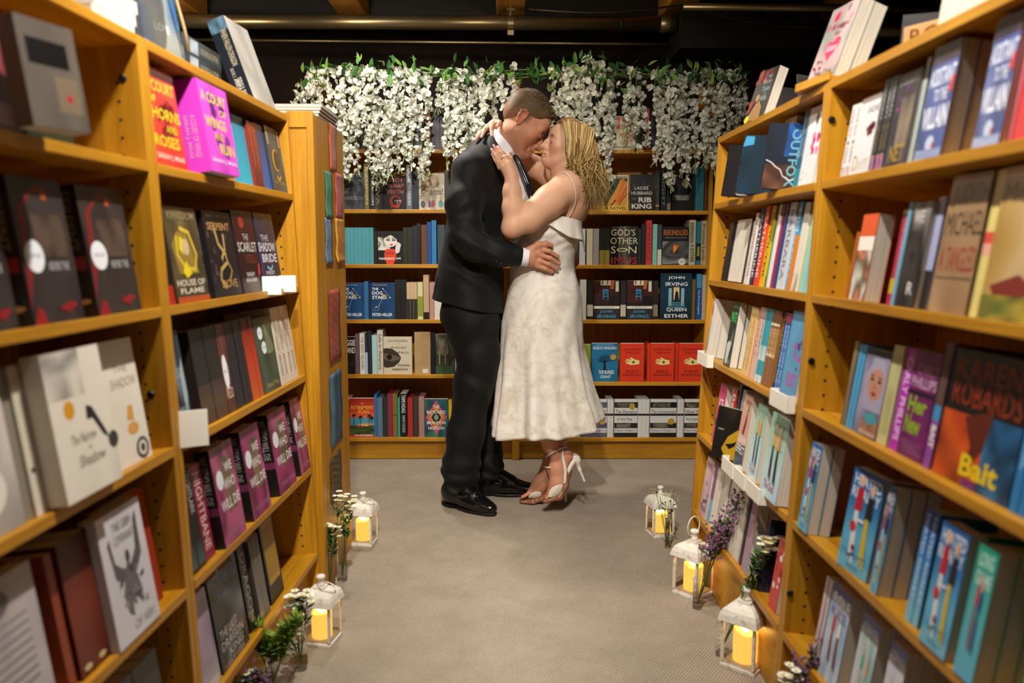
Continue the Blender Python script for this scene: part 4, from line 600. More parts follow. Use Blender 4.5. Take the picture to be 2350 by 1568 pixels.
S('BL', 5, [sp(792, 803, .207, '#d8402a', 'orange red spine', 'S.E. HINCENBERGS', '#f0d8cc'), fo(804, 860, .212, '#c84a30', 'red paperback with palm trees', RETIRE), sp(860, 866, .23, '#2c6cac', 'thin blue spine', 'BEACH', '#cfe0ee'), sp(867, 879, .212, '#5a7488', 'blue grey spine', 'WINTER', '#2c3c4c'), sp(880, 890, .22, '#24342c', 'dark green spine', 'Horses of the Night', '#b8c0b0'), sp(890, 901, .235, '#8c2c3c', 'maroon spine', 'THE LAST', '#e8d4d0'), sp(902, 913, .235, '#7c6834', 'gold brown spine', els=[('r', .1, .5+.05*i, .9, .52+.05*i, '#4a3c1c') if i < 8 else ('r', .1, .9, .9, .92, '#4a3c1c') for i in range(9)]+[('p', [(.3, .04), (.5, .1), (.7, .04)], '#1c160c')]), sp(914, 918, .21, '#3cb0a0', 'thin turquoise spine'), sp(919, 934, .235, '#121214', 'black spine with white capitals', els=[('T', 'TAMI HOAG', .2, .56, .8, .97, '#e0e0dc'), ('T', 'DEEPER THE DEAD', .3, .1, .7, .5, '#b8b8b4')]), sp(936, 948, .212, '#a82c28', 'plain red spine'), sp(949, 960, .22, '#3c382c', 'dark spine with pale serif', els=[('T', 'HOBBIE', .2, .68, .8, .97, '#d8d0b8'), ('T', 'Day', .1, .46, .9, .62, '#d8d0b8'), ('n', 0, .04, 1, .3, ['#3c382c', '#c8b878'], 3, 4)]), sp(961, 974, .218, '#a87c74', 'dusty pink spine', els=[('p', [(.1, .2), (.9, .36), (.6, .1)], '#7c544c')]), fo(975, 1028, .208, '#2c6a72', 'teal paperback with a pink diamond', REMOVED), sp(1030, 1037, .2, '#d8b428', 'thin yellow spine')])
# --- back bookcase behind the woman
S('BR', 0, [fo(1405, 1458, .17, '#d3c9a6', 'cream paperback with red lettering', PSY), sp(1462, 1478, .2, '#38322c', 'grey brown spine', n=2), sp(1480, 1490, .21, '#a02c28', 'red spine', 'DEVIL', '#e0c0b0'), sp(1492, 1530, .2, '#1c1e20', 'black paperback spine', n=4), sp(1535, 1580, .2, '#2c3438', 'slate paperback spine', n=4), sp(1582, 1618, .2, '#3c2a20', 'brown paperback spine', n=3)])
S('BR', 1, [fo(1384, 1441, .182, '#d9c9a0', 'cream paperback with orange legs', BURN), fo(1447, 1499, .185, '#191719', 'black paperback with pale block letters', RIB), sp(1505, 1513, .205, '#2c3a3c', 'spine with orange and teal stripes', els=[('r', 0, .1+.11*i, 1, .15+.11*i, ['#c08430', '#2c7484'][i % 2]) for i in range(8)]), sp(1516, 1528, .21, '#17181c', 'black spine', 'NIGHT', '#6c6c70'), sp(1530, 1539, .19, '#2a2a2c', 'charcoal spine', els=[('r', .1, .02, .9, .2, '#8a847c')]), fo(1541, 1592, .19, '#131315', 'black paperback with a pale disc', [('e', .6, .74, .17, .12, '#a89c74'), ('n', .05, .28, .8, .42, ['#131315', '#8a8478', '#1c1c1c'], 8, 3)]), sp(1595, 1614, .228, '#2f6c78', 'teal hardback spine', hard=True), sp(1616, 1622, .19, '#5a3420', 'thin brown spine')])
S('BR', 2, [sp(1308, 1327, .17, '#4c4a48', 'grey paperback spine'), sp(1329, 1343, .188, '#c8c6c4', 'white and grey spine', els=[('T', 'JOHN IRVING', .3, .5, .7, .95, '#4a4a50'), ('n', 0, .04, 1, .3, ['#c8c6c4', '#5a5c64'], 3, 4)]), sp(1346, 1360, .188, '#cbbf9c', 'cream spine with orange emblem', els=[('T', 'THE FATHER', .3, .3, .7, .92, '#8a7c58', 0.), ('r', .15, .03, .85, .14, '#c85a24')]), sp(1361, 1374, .188, '#9c948c', 'grey spine', 'PRAYER', '#5c544c'), sp(1375, 1399, .19, '#1f2018', 'black and gold spine', n=2, els=[('r', 0, 0, 1, .4, '#8a7c2c'), ('T', 'GREGIES', .3, .1, .7, .7, '#c8b83c'), ('p', [(.1, .92), (.9, .92), (.6, 1), (.1, 1)], '#c8c828')]), fo(1400, 1463, .2, '#100f0f', 'black paperback with gold serif letters', GOD), sp(1464, 1470, .188, '#26262a', 'thin charcoal spine'), sp(1471, 1481, .212, '#1c1c20', 'black and white spine', els=[('n', 0, .02, 1, .3, ['#1c1c20', '#c8c8c8'], 3, 4), ('T', 'IAN WEIR', .25, .4, .75, .9, '#d0d0d0')]), sp(1482, 1495, .232, '#c03434', 'bright red hardback spine', 'SEVERANCE', '#7c1a1c'), sp(1497, 1507, .212, '#7cb4a0', 'mint green spine', 'Small', '#1f4c40'), sp(1508, 1518, .21, '#38404a', 'slate blue and white spine', els=[('r', 0, 0, 1, .38, '#ccc6b4'), ('r', 0, .38, 1, .64, '#6ca0c0')]), fo(1519, 1579, .198, '#161616', 'black paperback with orange title', REK), sp(1580, 1595, .234, '#b4ac90', 'cream spine with black bars', els=[('r', .1, .5+.045*i, .7, .52+.045*i, '#2c2a24') for i in range(10)]+[('T', 'A GUTHRIE', .2, .06, .8, .46, '#3c3830')]), sp(1597, 1607, .226, '#1f7484', 'teal and black spine', els=[('r', 0, .1, 1, .5, '#17201c'), ('r', .2, .2, .8, .42, '#8a8c34')]), sp(1608, 1621, .23, '#b09c78', 'beige spine with serif letters', 'Promise Lands', '#3c3020')])
S('BR', 3, [sp(1331, 1345, .21, '#d0ccbc', 'white spine', els=[('T', 'JOHN IRVING', .3, .5, .7, .94, '#2c2a28', 0.), ('T', 'The Last Chairlift', .35, .1, .65, .46, '#5a564c', 0.)]), sp(1347, 1361, .205, '#232120', 'black spine with white block', els=[('r', .05, .08, .95, .38, '#c8c2b0')]), fo(1362, 1421, .206, '#241a17', 'dark paperback with a blue chair', IRV, t=.028), sp(1423, 1436, .205, '#232120', 'black spine with white block', els=[('r', .05, .08, .95, .38, '#b8b098')]), fo(1438, 1496, .206, '#241a17', 'dark paperback with a blue chair', IRV, t=.028), sp(1498, 1510, .205, '#2a241e', 'dark brown spine with tan block', els=[('r', .05, .08, .95, .38, '#8a7c64')]), fo(1514, 1586, .244, '#123042', 'tall blue hardback with white lettering', QUEEN, t=.034, hard=True), sp(1587, 1595, .212, '#7c5c1c', 'gold spine'), sp(1597, 1609, .24, '#1d4c94', 'bright blue spine', els=[('r', 0, .7, 1, 1, '#3c8cb4'), ('T', 'The Paris Daughter', .3, .1, .7, .66, '#e0e6ee', 0.)]), sp(1610, 1620, .235, '#b0a88c', 'beige spine')])
S('BR', 4, [fo(1330, 1354, .2, '#7c9c2c', 'lime green paperback', t=.02), fo(1357, 1417, .206, '#1b6b93', 'blue paperback with a black tree', BURIED, t=.024), fo(1423, 1477, .206, '#d83a20', 'red paperback with a pale hand', KLARA, t=.03, set=.004), sp(1484, 1491, .205, '#d03820', 'red spine', els=KSP, w=.1), fo(1492, 1546, .206, '#d83a20', 'red paperback with a pale hand', KLARA, t=.03, set=.004), sp(1549, 1556, .205, '#d03820', 'red spine', els=KSP, w=.1), fo(1557, 1614, .206, '#d83a20', 'red paperback with a pale hand', KLARA, t=.03, set=.004)])
S('BR', 5, [sp(1304, 1332, .19, '#cfccc4', 'white spine with black bands', n=4, els=ISP), fo(1335, 1392, .206, '#d2d0cb', 'white paperback with grey blue bands', ISH('An Artist of', 'the floating', '#5a5c74', '#4c4e68', (.82, .42)), t=.02), sp(1393, 1407, .206, '#d2d0cb', 'white spine with black bands', n=2, els=ISP), fo(1409, 1462, .206, '#d2d0cb', 'white paperback with a curtained window', ISH('The Remains', 'of the Day', '#1c1e1e', '#23261f', (.76, .82)), t=.02), sp(1463, 1489, .206, '#d2d0cb', 'white spine with black bands', n=3, els=ISP), fo(1491, 1551, .206, '#d2d0cb', 'white paperback with a hand picture', ISH('The Unconsoled', None, '#15181a', '#1a1f20', (.8, .42)), t=.02), sp(1553, 1567, .206, '#d2d0cb', 'white spine with black bands', n=2, els=ISP), fo(1569, 1612, .206, '#d2d0cb', 'white paperback with a window', ISH('When We', 'Were Orphans', '#15181a', '#202426'), t=.02)])
# --- case beside the bookmark panel
S('LF', 0, [fo(347, 441, .2, '#e2361f', 'red paperback with yellow title', THORN, t=.04, sels=THORS, set=.006), fo(487, 558, .212, '#c438b8', 'thick purple paperback with gold title', WINGS, t=.056, sels=WINGSS, set=-.022, dz=.003), sp(563, 589, .185, '#1f90ac', 'turquoise paperback spine', els=[('g', 0, 0, 1, 1, ['#2aa8c4', '#1c7c98'])], w=.12), sp(590, 609, .18, '#7c2a20', 'rust red paperback spine', n=2, w=.12, els=[('g', 0, 0, 1, 1, ['#5a2420', '#8a2c20']), ('T', 'A COURT OF FROST', .35, .3, .65, .9, '#b86a4c')]), sp(609, 629, .185, '#1c3868', 'navy paperback spine', els=[('g', 0, 0, 1, 1, ['#1f5aa8', '#142440'])], w=.12), fo(630, 664, .19, '#26363c', 'dark paperback with a gold ring', RING, t=.03), fo(512, 552, .2, '#e07a20', 'orange paperback', t=.03, set=.036)])
S('LF', 1, [sp(377, 390, .2, '#17241e', 'dark green spine with blue foot', els=[('r', 0, 0, 1, .2, '#2a5a9c'), ('T', 'HOUSE', .3, .3, .7, .9, '#3c4a3c')]), sp(391, 408, .2, '#1a1416', 'black spine with red foot', els=[('r', 0, 0, 1, .2, '#a8281c')]), fo(410, 482, .205, '#3a3420', 'dark paperback with a golden figure', GOLDG, t=.035), fo(496, 558, .205, '#17161a', 'black paperback with a gold serpent', SERP, t=.045, sels=[('T', 'SERPENT & DOVE', .3, .2, .7, .8, '#a8a4a0')]), fo(561, 606, .215, '#241a20', 'black and red paperback', SCAR, t=.03), fo(609, 650, .215, '#1a1c2c', 'black and blue paperback', SHAD, t=.03)])
S('LF', 2, [fo(404, 449, .225, '#1a262c', 'black and ice blue hardback', BLUEF, t=.03, set=-.004, hard=True), sp(470, 527, .215, '#2a241f', 'dark brown spine with paler foot', n=4, els=[('g', 0, 0, 1, .42, ['#4a2c1c', '#54402c', '#3a2c30']), ('r', 0, .42, 1, 1, '#1e1c1a')]), fo(527, 545, .215, '#6a342a', 'russet paperback with white seal', REDF, t=.03), sp(546, 582, .215, '#1b191d', 'black paperback spine', n=4, els=[('T', 'EMPIRE OF THE VAMPIRE', .35, .1, .65, .92, '#3c3840')]), sp(582, 606, .215, '#a83c1e', 'orange red paperback spine', n=3, els=[('g', 0, 0, 1, 1, ['#c25a20', '#b8361c', '#4a1c18'])]), fo(607, 646, .205, '#2a382e', 'dark green paperback with two seals', GREENF, t=.03), sp(648, 686, .225, '#d0c6b8', 'white paperback spine', n=4, els=[('T', 'IRON GOLD', .35, .44, .65, .84, '#5a524c'), ('T', 'BROWN', .35, .12, .65, .38, '#5a524c')])])
S('LF', 3, [sp(440, 476, .215, '#17191b', 'black spine with pale letters', n=2, els=[('T', 'LIGHTLARK', .25, .55, .75, .95, '#b0aca4'), ('g', .1, .04, .9, .3, ['#3c5c60', '#17191b'])]), sp(477, 499, .215, '#8c1c3c', 'crimson spine with pale letters', 'NIGHTBANE', '#d8c0bc'), fo(519, 566, .232, '#7a2452', 'magenta hardback with ghostly title', WHO, t=.036, sels=WHOS, hard=True, set=.0), fo(584, 623, .232, '#7a2452', 'magenta hardback with ghostly title', WHO, t=.036, sels=WHOS, hard=True, set=.0), fo(644, 681, .232, '#7a2452', 'magenta hardback with ghostly title', WHO, t=.036, sels=WHOS, hard=True, set=.0), fo(692, 727, .232, '#7a2452', 'magenta hardback with ghostly title', WHO, t=.036, sels=WHOS, hard=True, set=.0)])
S('LF', 4, [fo(459, 508, .22, '#a898a8', 'lilac paperback back cover', LILAC, t=.04), fo(513, 582, .22, '#191a1e', 'black and silver dragon hardback', DRAK, t=.03), sp(584, 600, .22, '#1c1a1a', 'black spine', 'DRAGON', '#8a847c'), sp(601, 622, .22, '#4a443e', 'grey black spine', n=2, els=[('n', 0, 0, 1, 1, ['#2a2622', '#6c645c', '#1c1a18'], 3, 8)]), fo(624, 652, .225, '#15120f', 'black book with a yellow panel', YELB, t=.035, set=.02)])
# --- case with the eagle book
S('LN', 0, [fo(-70, 52, .215, '#5a2428', 'maroon paperback with pale emblem', MARN, t=.03), sp(70, 100, .2, '#172018', 'dark green spine', n=2, set=.07), fo(100, 178, .205, '#22301f', 'green leafy paperback', [('b', .1, .6, .9, .98, 8, .1, .2, ['#3c6a2c', '#2c4a24'])], t=.02, set=.09), fo(78, 236, .152, '#5c544c', 'taupe book with a black window', GREYB, t=.03, set=-.05, yaw=-.2, dz=-.004, wmax=.108), sp(236, 250, .2, '#1f2a22', 'green black spine'), sp(251, 263, .2, '#3c4658', 'thin blue grey spine', els=[('n', 0, .1, 1, .9, ['#3c4658', '#8a94a8'], 2, 10)])])
S('LN', 1, [fo(-60, 45, .225, '#241f22', 'black hardback streaked with red', BLOODC, t=.04, sels=BLOODS, hard=True), fo(80, 196, .225, '#241f22', 'black hardback streaked with red', BLOODC, t=.04, sels=BLOODS, hard=True), fo(228, 326, .225, '#241f22', 'black hardback streaked with red', BLOODC, t=.04, sels=BLOODS, hard=True)])
S('LN', 2, [fo(-80, 60, .225, '#c4bbb0', 'grey white paperback with a dark bird', BIRD, t=.03), sp(62, 84, .22, '#8a8272', 'grey beige spine'), sp(85, 155, .225, '#d0c6b2', 'cream spine with tiny bird', n=3, w=.14, els=[('g', 0, 0, 1, 1, ['#e0d8c8', '#cfc4ae']), ('e', .5, .3, .2, .02, '#3a342c')]), fo(158, 316, .23, '#e4dccb', 'cream paperback with orange sun', CREAM, t=.03, set=-.02, dz=.003, wmax=.16), fo(245, 374, .23, '#e4dccb', 'cream paperback with swirl drawing', CREAM2, t=.03, set=.014, wmax=.165)])
S('LN', 3, [fo(-40, 165, .23, '#b0a8aa', 'grey back cover with text', GREYBACK, t=.03, wmax=.17), sp(168, 184, .22, '#8a3a24', 'rust spine'), sp(172, 190, .22, '#b8b4b2', 'black and white spine', els=[('n', 0, .3, 1, 1, ['#1c1a1a', '#4a4644', '#8a8684'], 3, 8)]), sp(190, 256, .225, '#5c1a16', 'dark red spine with gold disc', n=2, w=.12, els=[('g', 0, 0, 1, 1, ['#5c1a16', '#7c3428', '#3a100e']), ('e', .5, .06, .25, .022, '#d0c090')]), fo(260, 375, .232, '#cbc8ce', 'white book with a grey eagle', EAGLE, t=.03, set=-.004), fo(275, 378, .228, '#a03018', 'red book behind the eagle cover', t=.02, set=.03)])
S('LN', 4, [sp(150, 210, .2, '#3a2c4c', 'purple spine', n=3, w=.12), sp(215, 285, .2, '#6a5c2c', 'mustard spine', n=3, w=.12), sp(290, 400, .2, '#28242c', 'black spine', n=4, w=.12)])
# --- case with white holders
S('RF', 0, [sp(1692, 1740, .17, '#5a3c20', 'brown and tan spine', n=5, set=.1, w=.13), sp(1742, 1772, .19, '#9a7c3c', 'straw yellow spine', n=4, set=.1, w=.13), fo(1775, 1800, .21, '#6a6044', 'teal and tan paperback with horse', HORSE, t=.035, n=2), sp(1818, 1829, .205, '#2c5c78', 'blue spine with white letters', n=2, els=[('T', 'SUSAN WIGGS', .3, .4, .7, .94, '#c8d8e0'), ('r', 0, 0, 1, .25, '#2c8c98')]), fo(1830, 1863, .225, '#ddd6d8', 'white paperback with pink flowers', WHITEP, t=.03),
    fo(1630, 1676, .155, '#121113', 'black hardback with grey blocks', [('p', [(.5, .03+.16*i), (.98, .03+.16*i), (.98, .16+.16*i), (.5, .14+.16*i), (.42, .085+.16*i)], '#8f847c') for i in range(6)], t=.014, set=-.05, yaw=.85, dz=.001, hard=True, wmax=.105), fo(1669, 1712, .165, '#0f2c3c', 'dark teal glossy hardback', TEALH, t=.018, set=-.046, yaw=.85, dz=.001, hard=True, wmax=.105), fo(1702, 1775, .168, '#0f1826', 'dark blue hardback with vertical title', OUTF, t=.024, set=-.042, yaw=.85, dz=.001, hard=True, wmax=.118)])
S('RF', 1, [sp(1654, 1663, .19, '#1f1a20', 'thin black spine'), pe(1664, 1698, .2, '#3a3430', 'fore edge of thick hardback', hard=True), pe(1699, 1708, .19, '#4a3c38', 'fore edge of thin book'), sp(1708, 1714, .21, '#d8d0c8', 'white and red spine', 'CATHERINE COULTER', '#a83028'), sp(1715, 1723, .222, '#1a2038', 'navy spine', 'CATHERINE', '#d8dce4'), sp(1723, 1728, .215, '#1c1a1c', 'black spine', 'TAILSPIN', '#d0ccc4'), sp(1728, 1737, .228, '#d04424', 'orange red spine', 'CATHERINE', '#f0d8cc'), sp(1738, 1746, .228, '#d0ac20', 'yellow spine', 'COULTER', '#5a3c10'), sp(1747, 1756, .228, '#1f8c58', 'green spine', els=[('r', 0, .8, 1, 1, '#1c2420'), ('r', 0, 0, 1, .14, '#12442c')]), sp(1757, 1761, .24, '#d8d4cf', 'thin white spine'), sp(1762, 1766, .238, '#8c1440', 'crimson spine'), sp(1766, 1771, .24, '#d8d4cf', 'white spine with tiny letters', 'ONE', '#6a6660'), sp(1772, 1776, .235, '#2c3c6c', 'thin blue spine'), sp(1777, 1791, .242, '#c4c8cf', 'silver white spine', 'BARBARA', '#6c7480'), sp(1793, 1801, .24, '#4a94b8', 'sky blue spine', 'DELINSKY', '#d0e4ec'), sp(1803, 1808, .14, '#c87c2c', 'short orange spine'), sp(1810, 1821, .22, '#d4d0c4', 'white spine with a tree', els=[('n', 0, 0, 1, .2, ['#4a3024', '#d4d0c4'], 3, 4)]), sp(1822, 1831, .222, '#b8b458', 'yellow green spine'), sp(1833, 1842, .225, '#8cc4c4', 'pale turquoise spine')])
S('RF', 2, [fo(1610, 1620, .2, '#c8c4c4', 'white paperback with a red spot', [('e', .5, .8, .3, .1, '#a02c2c'), ('p', [(.1, .1), (.9, .1), (.5, .7)], '#7a7a78')], t=.034, n=3, set=.002), fo(1659, 1673, .2, '#18281f', 'dark green paperback with green title', MATE, t=.025, n=2), sp(1697, 1700, .2, '#dcd8cc', 'thin white spine'), sp(1700, 1713, .2, '#d8b878', 'cream yellow spine', n=3, els=[('T', 'ABBY JIMENEZ', .3, .1, .7, .9, '#8c5a2c')]), sp(1713, 1717, .2, '#c87c74', 'pink spine'), sp(1719, 1729, .205, '#d0b4a4', 'pale pink spine', n=2, els=[('T', 'HAPPILY', .3, .3, .7, .95, '#4a3c3c')]), sp(1731, 1745, .205, '#2c98a8', 'teal and white spine', n=3, els=[('r', 0, 0, 1, .1, '#d0dcd8'), ('g', 0, .3, 1, .5, ['#d0dcd8', '#a0ccd0'])]), sp(1746, 1763, .205, '#8a5a34', 'brown spine with cream bands', n=4, els=[('r', 0, .38, 1, .76, '#c49c64'), ('r', 0, .4, 1, .42, '#e4dcc8'), ('r', 0, .8, 1, .83, '#e4dcc8'), ('T', 'HEIST', .3, .44, .7, .74, '#6a4420')]), sp(1764, 1769, .205, '#d8b41c', 'yellow spine'), sp(1770, 1774, .205, '#1c1a18', 'black spine', 'HAZELWOOD', '#c8a83c'), sp(1775, 1785, .205, '#3c74b4', 'blue spine with red cap', n=2, els=[('r', 0, .88, 1, 1, '#c83c44'), ('T', 'LOVE ON ICE', .3, .1, .7, .84, '#dce6f0')]), fo(1787, 1821, .215, '#4a88b0', 'blue paperback with purple marks', BLUEC, t=.03, set=.002)])
S('RF', 3, [fo(1632, 1646, .2, '#c4406c', 'pink paperback with white edge', [('r', 0, .3, 1, .4, '#5a3c3c'), ('t', 'ICE', .2, .6, .8, .76, '#f0d0dc', .03)], t=.04, n=2), fo(1605, 1650, .158, '#12100e', 'black paperback with a yellow sunrise', SUN, t=.012, set=-.05, yaw=.85, dz=.001, wmax=.1), sp(1652, 1658, .2, '#d8d4cc', 'white spine'), sp(1658, 1667, .205, '#b02c2c', 'red spine', 'Beautiful', '#e8d4d0'), sp(1667, 1672, .225, '#2c2a2c', 'black photo spine'), sp(1673, 1680, .215, '#a8c8d4', 'pale blue spine with red letters', 'JOHANSEN', '#b83c34'), fo(1682, 1700, .215, '#d8a48c', 'salmon paperback with bold title', GRAH, t=.03, set=.0), fo(1712, 1732, .21, '#a4d0c0', 'mint paperback with two skaters', DEAL, t=.03, set=.002), fo(1742, 1778, .215, '#a4d0c0', 'mint paperback with two skaters', DEAL, t=.036, n=2, set=-.012, dz=.002)])
S('RF', 4, [fo(1603, 1617, .2, '#d8b4bc', 'pink paperback with a sketched couple', PINKL, t=.02), sp(1618, 1624, .2, '#7c94bc', 'blue and pink spine', els=SPMIX('#7cb0d0', '#8a5a7c', .4)), pe(1626, 1652, .2, '#c8c4c0', 'white fore edge', n=2), pe(1655, 1690, .205, '#c8c4c0', 'thick white fore edge', n=2), sp(1691, 1695, .2, '#3c3430', 'thin dark spine'), fo(1700, 1712, .215, '#d89c74', 'orange and blue paperback', [('n', 0, 0, 1, 1, ['#d89c74', '#7c98c4', '#c87460', '#98a8c8'], 6, 8)], t=.032, n=3), sp(1735, 1740, .2, '#20243c', 'navy spine'), fo(1762, 1779, .18, '#c44440', 'red and white paperback', [('b', .1, .1, .9, .9, 10, .1, .2, ['#e0d8d4', '#a02c2c'])], t=.04, n=1), sp(1782, 1796, .205, '#9c84b8', 'lilac paperback spine', els=[('r', .1, .55, .9, .75, '#d4c8e0')])])
# --- case with the hockey novels
S('RN', 0, [sp(1927, 1947, .155, '#dedad8', 'white spine with red foot', n=2, els=[('T', 'ANNE RICE', .3, .56, .7, .94, '#3c3836'), ('e', .5, .48, .2, .03, '#3a2a28'), ('T', 'DANTE', .3, .2, .7, .42, '#3c3836'), ('n', .1, .0, .9, .15, ['#8c1c20', '#dedad8', '#6c1418'], 3, 3)]), fo(1948, 1990, .16, '#d8d4d6', 'white paperback with a red rose', SADIE, t=.03), sp(1993, 2023, .18, '#22242a', 'black spine with gold and purple foot', n=3, els=[('T', 'SCARLETT', .3, .56, .7, .95, '#a8acb0'), ('T', 'ST CLAIR', .3, .22, .7, .5, '#8a7434'), ('n', .1, .02, .9, .18, ['#4a2c6c', '#7c4c94', '#c88c5c'], 3, 3)]), fo(2025, 2075, .175, '#1e1c24', 'dark paperback with gold title', NETC, t=.03), sp(2077, 2085, .22, '#a8b4b4', 'thin silver spine', n=1), sp(2086, 2095, .225, '#14171c', 'black spine'), fo(2098, 2157, .215, '#3d4c86', 'blue paperback with slanted white title', VILL, t=.03, n=2, set=.002), fo(2231, 2292, .215, '#3d4c86', 'blue paperback with slanted white title', VILL, t=.03, set=.002), sp(2294, 2317, .22, '#c02c3c', 'red pink spine', n=2, els=[('n', 0, 0, 1, 1, ['#c02c3c', '#e08c98', '#a81c2c'], 2, 10)]), fo(2320, 2420, .21, '#b8242c', 'red paperback with pale title', REDC, t=.03)])
S('RN', 1, [sp(1938, 1945, .14, '#a8581c', 'thin orange brown spine'), fo(1947, 1980, .175, '#d8582c', 'paperback with orange band and figures', FIG, t=.034), sp(2023, 2040, .178, '#a82448', 'magenta spine with yellow band', els=[('r', 0, .12, 1, .28, '#c8a41c'), ('r', 0, .96, 1, 1, '#c8a41c'), ('T', 'JULIE GARWOOD', .3, .3, .7, .94, '#d88c9c')]), sp(2042, 2050, .19, '#6ca4c0', 'pale blue spine'), fo(2052, 2094, .188, '#19191c', 'black paperback with a grey photo', PHOTO, t=.03), sp(2096, 2111, .195, '#a4a8cc', 'lavender spine with dark foot', els=SPMIX('#2c2624', '#a4a8cc', .35)), fo(2128, 2213, .225, '#9c7c5a', 'tan hardback with black capitals', TANG, t=.03, sels=TANS, hard=True), sp(2217, 2239, .24, '#d8c878', 'yellow spine with red band', els=MISS), fo(2241, 2400, .235, '#a8843c', 'golden hardback with red flowers', MIS, t=.03, hard=True)])
S('RN', 2, [sp(1928, 1938, .178, '#3c2c20', 'brown mottled spine', els=[('n', 0, 0, 1, 1, ['#3c2c20', '#8a7454'], 2, 10)], set=.02), sp(1939, 1953, .175, '#4a9cc8', 'sky blue spine', n=2, set=.02), fo(1957, 2008, .172, '#9a94ac', 'paperback with a veiled woman', LADY, t=.03, set=.02), sp(2010, 2032, .19, '#c8c48c', 'yellow cream spine', els=[('n', .2, .1, .8, .9, ['#c8c48c', '#8a8454'], 3, 16)], set=.022), sp(2034, 2055, .19, '#b02cb4', 'purple spine with pale letters', 'CARLY PHILLIPS', '#e8d0e8', set=.022), fo(2057, 2115, .19, '#5c1450', 'purple paperback with lime lettering', CARLY, t=.03, set=.024), sp(2117, 2133, .215, '#8a4a9c', 'purple spine with blue tab', els=BAITS, set=.022), fo(2136, 2310, .21, '#14100f', 'black and orange hardback with yellow title', BAIT, t=.03, set=.024, hard=True, wmax=.2), sp(2313, 2372, .2, '#2a78b4', 'blue spine', n=3, set=.02, els=[('T', 'NORA', .3, .3, .7, .9, '#9cc8e4')])])
S('RN', 3, [fo(1829, 1850, .2, '#2a74b0', 'blue paperback with hockey players', HOCK, t=.026, n=2, set=-.006), fo(1920, 1972, .203, '#2a74b0', 'blue paperback with hockey players', HOCK, t=.026, sels=HOCKS, set=-.004, yaw=.12), sp(1978, 1992, .2, '#3474b8', 'blue spine with pale title', els=HOCKS, w=.1, set=.014), fo(1994, 2010, .203, '#2a74b0', 'blue paperback with hockey players', HOCK, t=.028, n=3, set=.002), sp(2076, 2103, .2, '#3474b8', 'blue spine with pale title', n=2, els=HOCKS, w=.1), fo(2108, 2166, .203, '#2a74b0', 'blue paperback with hockey players', HOCK, t=.028, set=-.004), sp(2168, 2182, .203, '#1f9478', 'green spine', els=LONGS, w=.1), fo(2186, 2228, .203, '#3aa8a4', 'green and blue paperback', LONG, t=.03, n=3, set=-.004), sp(2330, 2370, .2, '#1f9478', 'green spine', n=2, els=LONGS, w=.1)])
S('RN', 4, [sp(1860, 1873, .2, '#a8bccc', 'pale blue and red spine', n=2, els=[('n', 0, 0, 1, 1, ['#a8bccc', '#b84a3c', '#d8dce0'], 2, 8)]), fo(1876, 1915, .203, '#a8c0dc', 'pale blue paperback with skaters', ROLE, t=.03, n=2), fo(1940, 1976, .203, '#b8c4d8', 'lilac paperback with green figures', COM, t=.03, n=2), fo(2000, 2034, .203, '#b8c4d8', 'lilac paperback with green figures', COM, t=.03, n=3), fo(2112, 2180, .203, '#4a98c4', 'light blue paperback', HOCK, t=.03)])
# ---------------------------------------------------------------- things on top of the cases
def top_M(key, px, d, dz=0., rot=0., tl=0.):
    c = CASES[key]; z = c.top+.0006; u = case_u(c, px, d, z); return c.M @ Matrix.Translation((u, d, z+dz)) @ Matrix.Rotation(rot, 4, 'Z') @ Matrix.Rotation(-tl, 4, 'X')
put_book(top_M('RF', 1706, .0, rot=.2, tl=.28), .108, .03, .162, '#131416', MRD, label='black paperback with red roses standing on the case top', group='books standing on the case tops')
M_ = top_M('RF', 1847, .0, rot=.12)
put_book(M_ @ Matrix.Translation((0, .0, .0135)) @ Matrix.Rotation(-.3, 4, 'X'), .124, .032, .188, '#8a948c', KISS, label='grey pink paperback with a red heart on a wooden stand', group='books standing on the case tops')
put_book(M_ @ Matrix.Translation((0, .0, .0135)) @ Matrix.Rotation(-.3, 4, 'X') @ Matrix.Translation((.001, .0325, .0)), .124, .032, .187, '#8a948c', label='paperback stacked right behind the red heart cover', group='books standing on the case tops')
st = empty('book_stand', M_, 'small wooden stand under the red heart paperback', 'stand')
mb = MB(); mb.box(-.012, .145, -.012, .11, 0, .012); mb.build('base_board', M_woodh, st, bevel=.003)
mb = MB(); mb.box(-.012, .145, -.02, -.0125, 0, .02); mb.build('front_lip', M_woodh, st, bevel=.002)
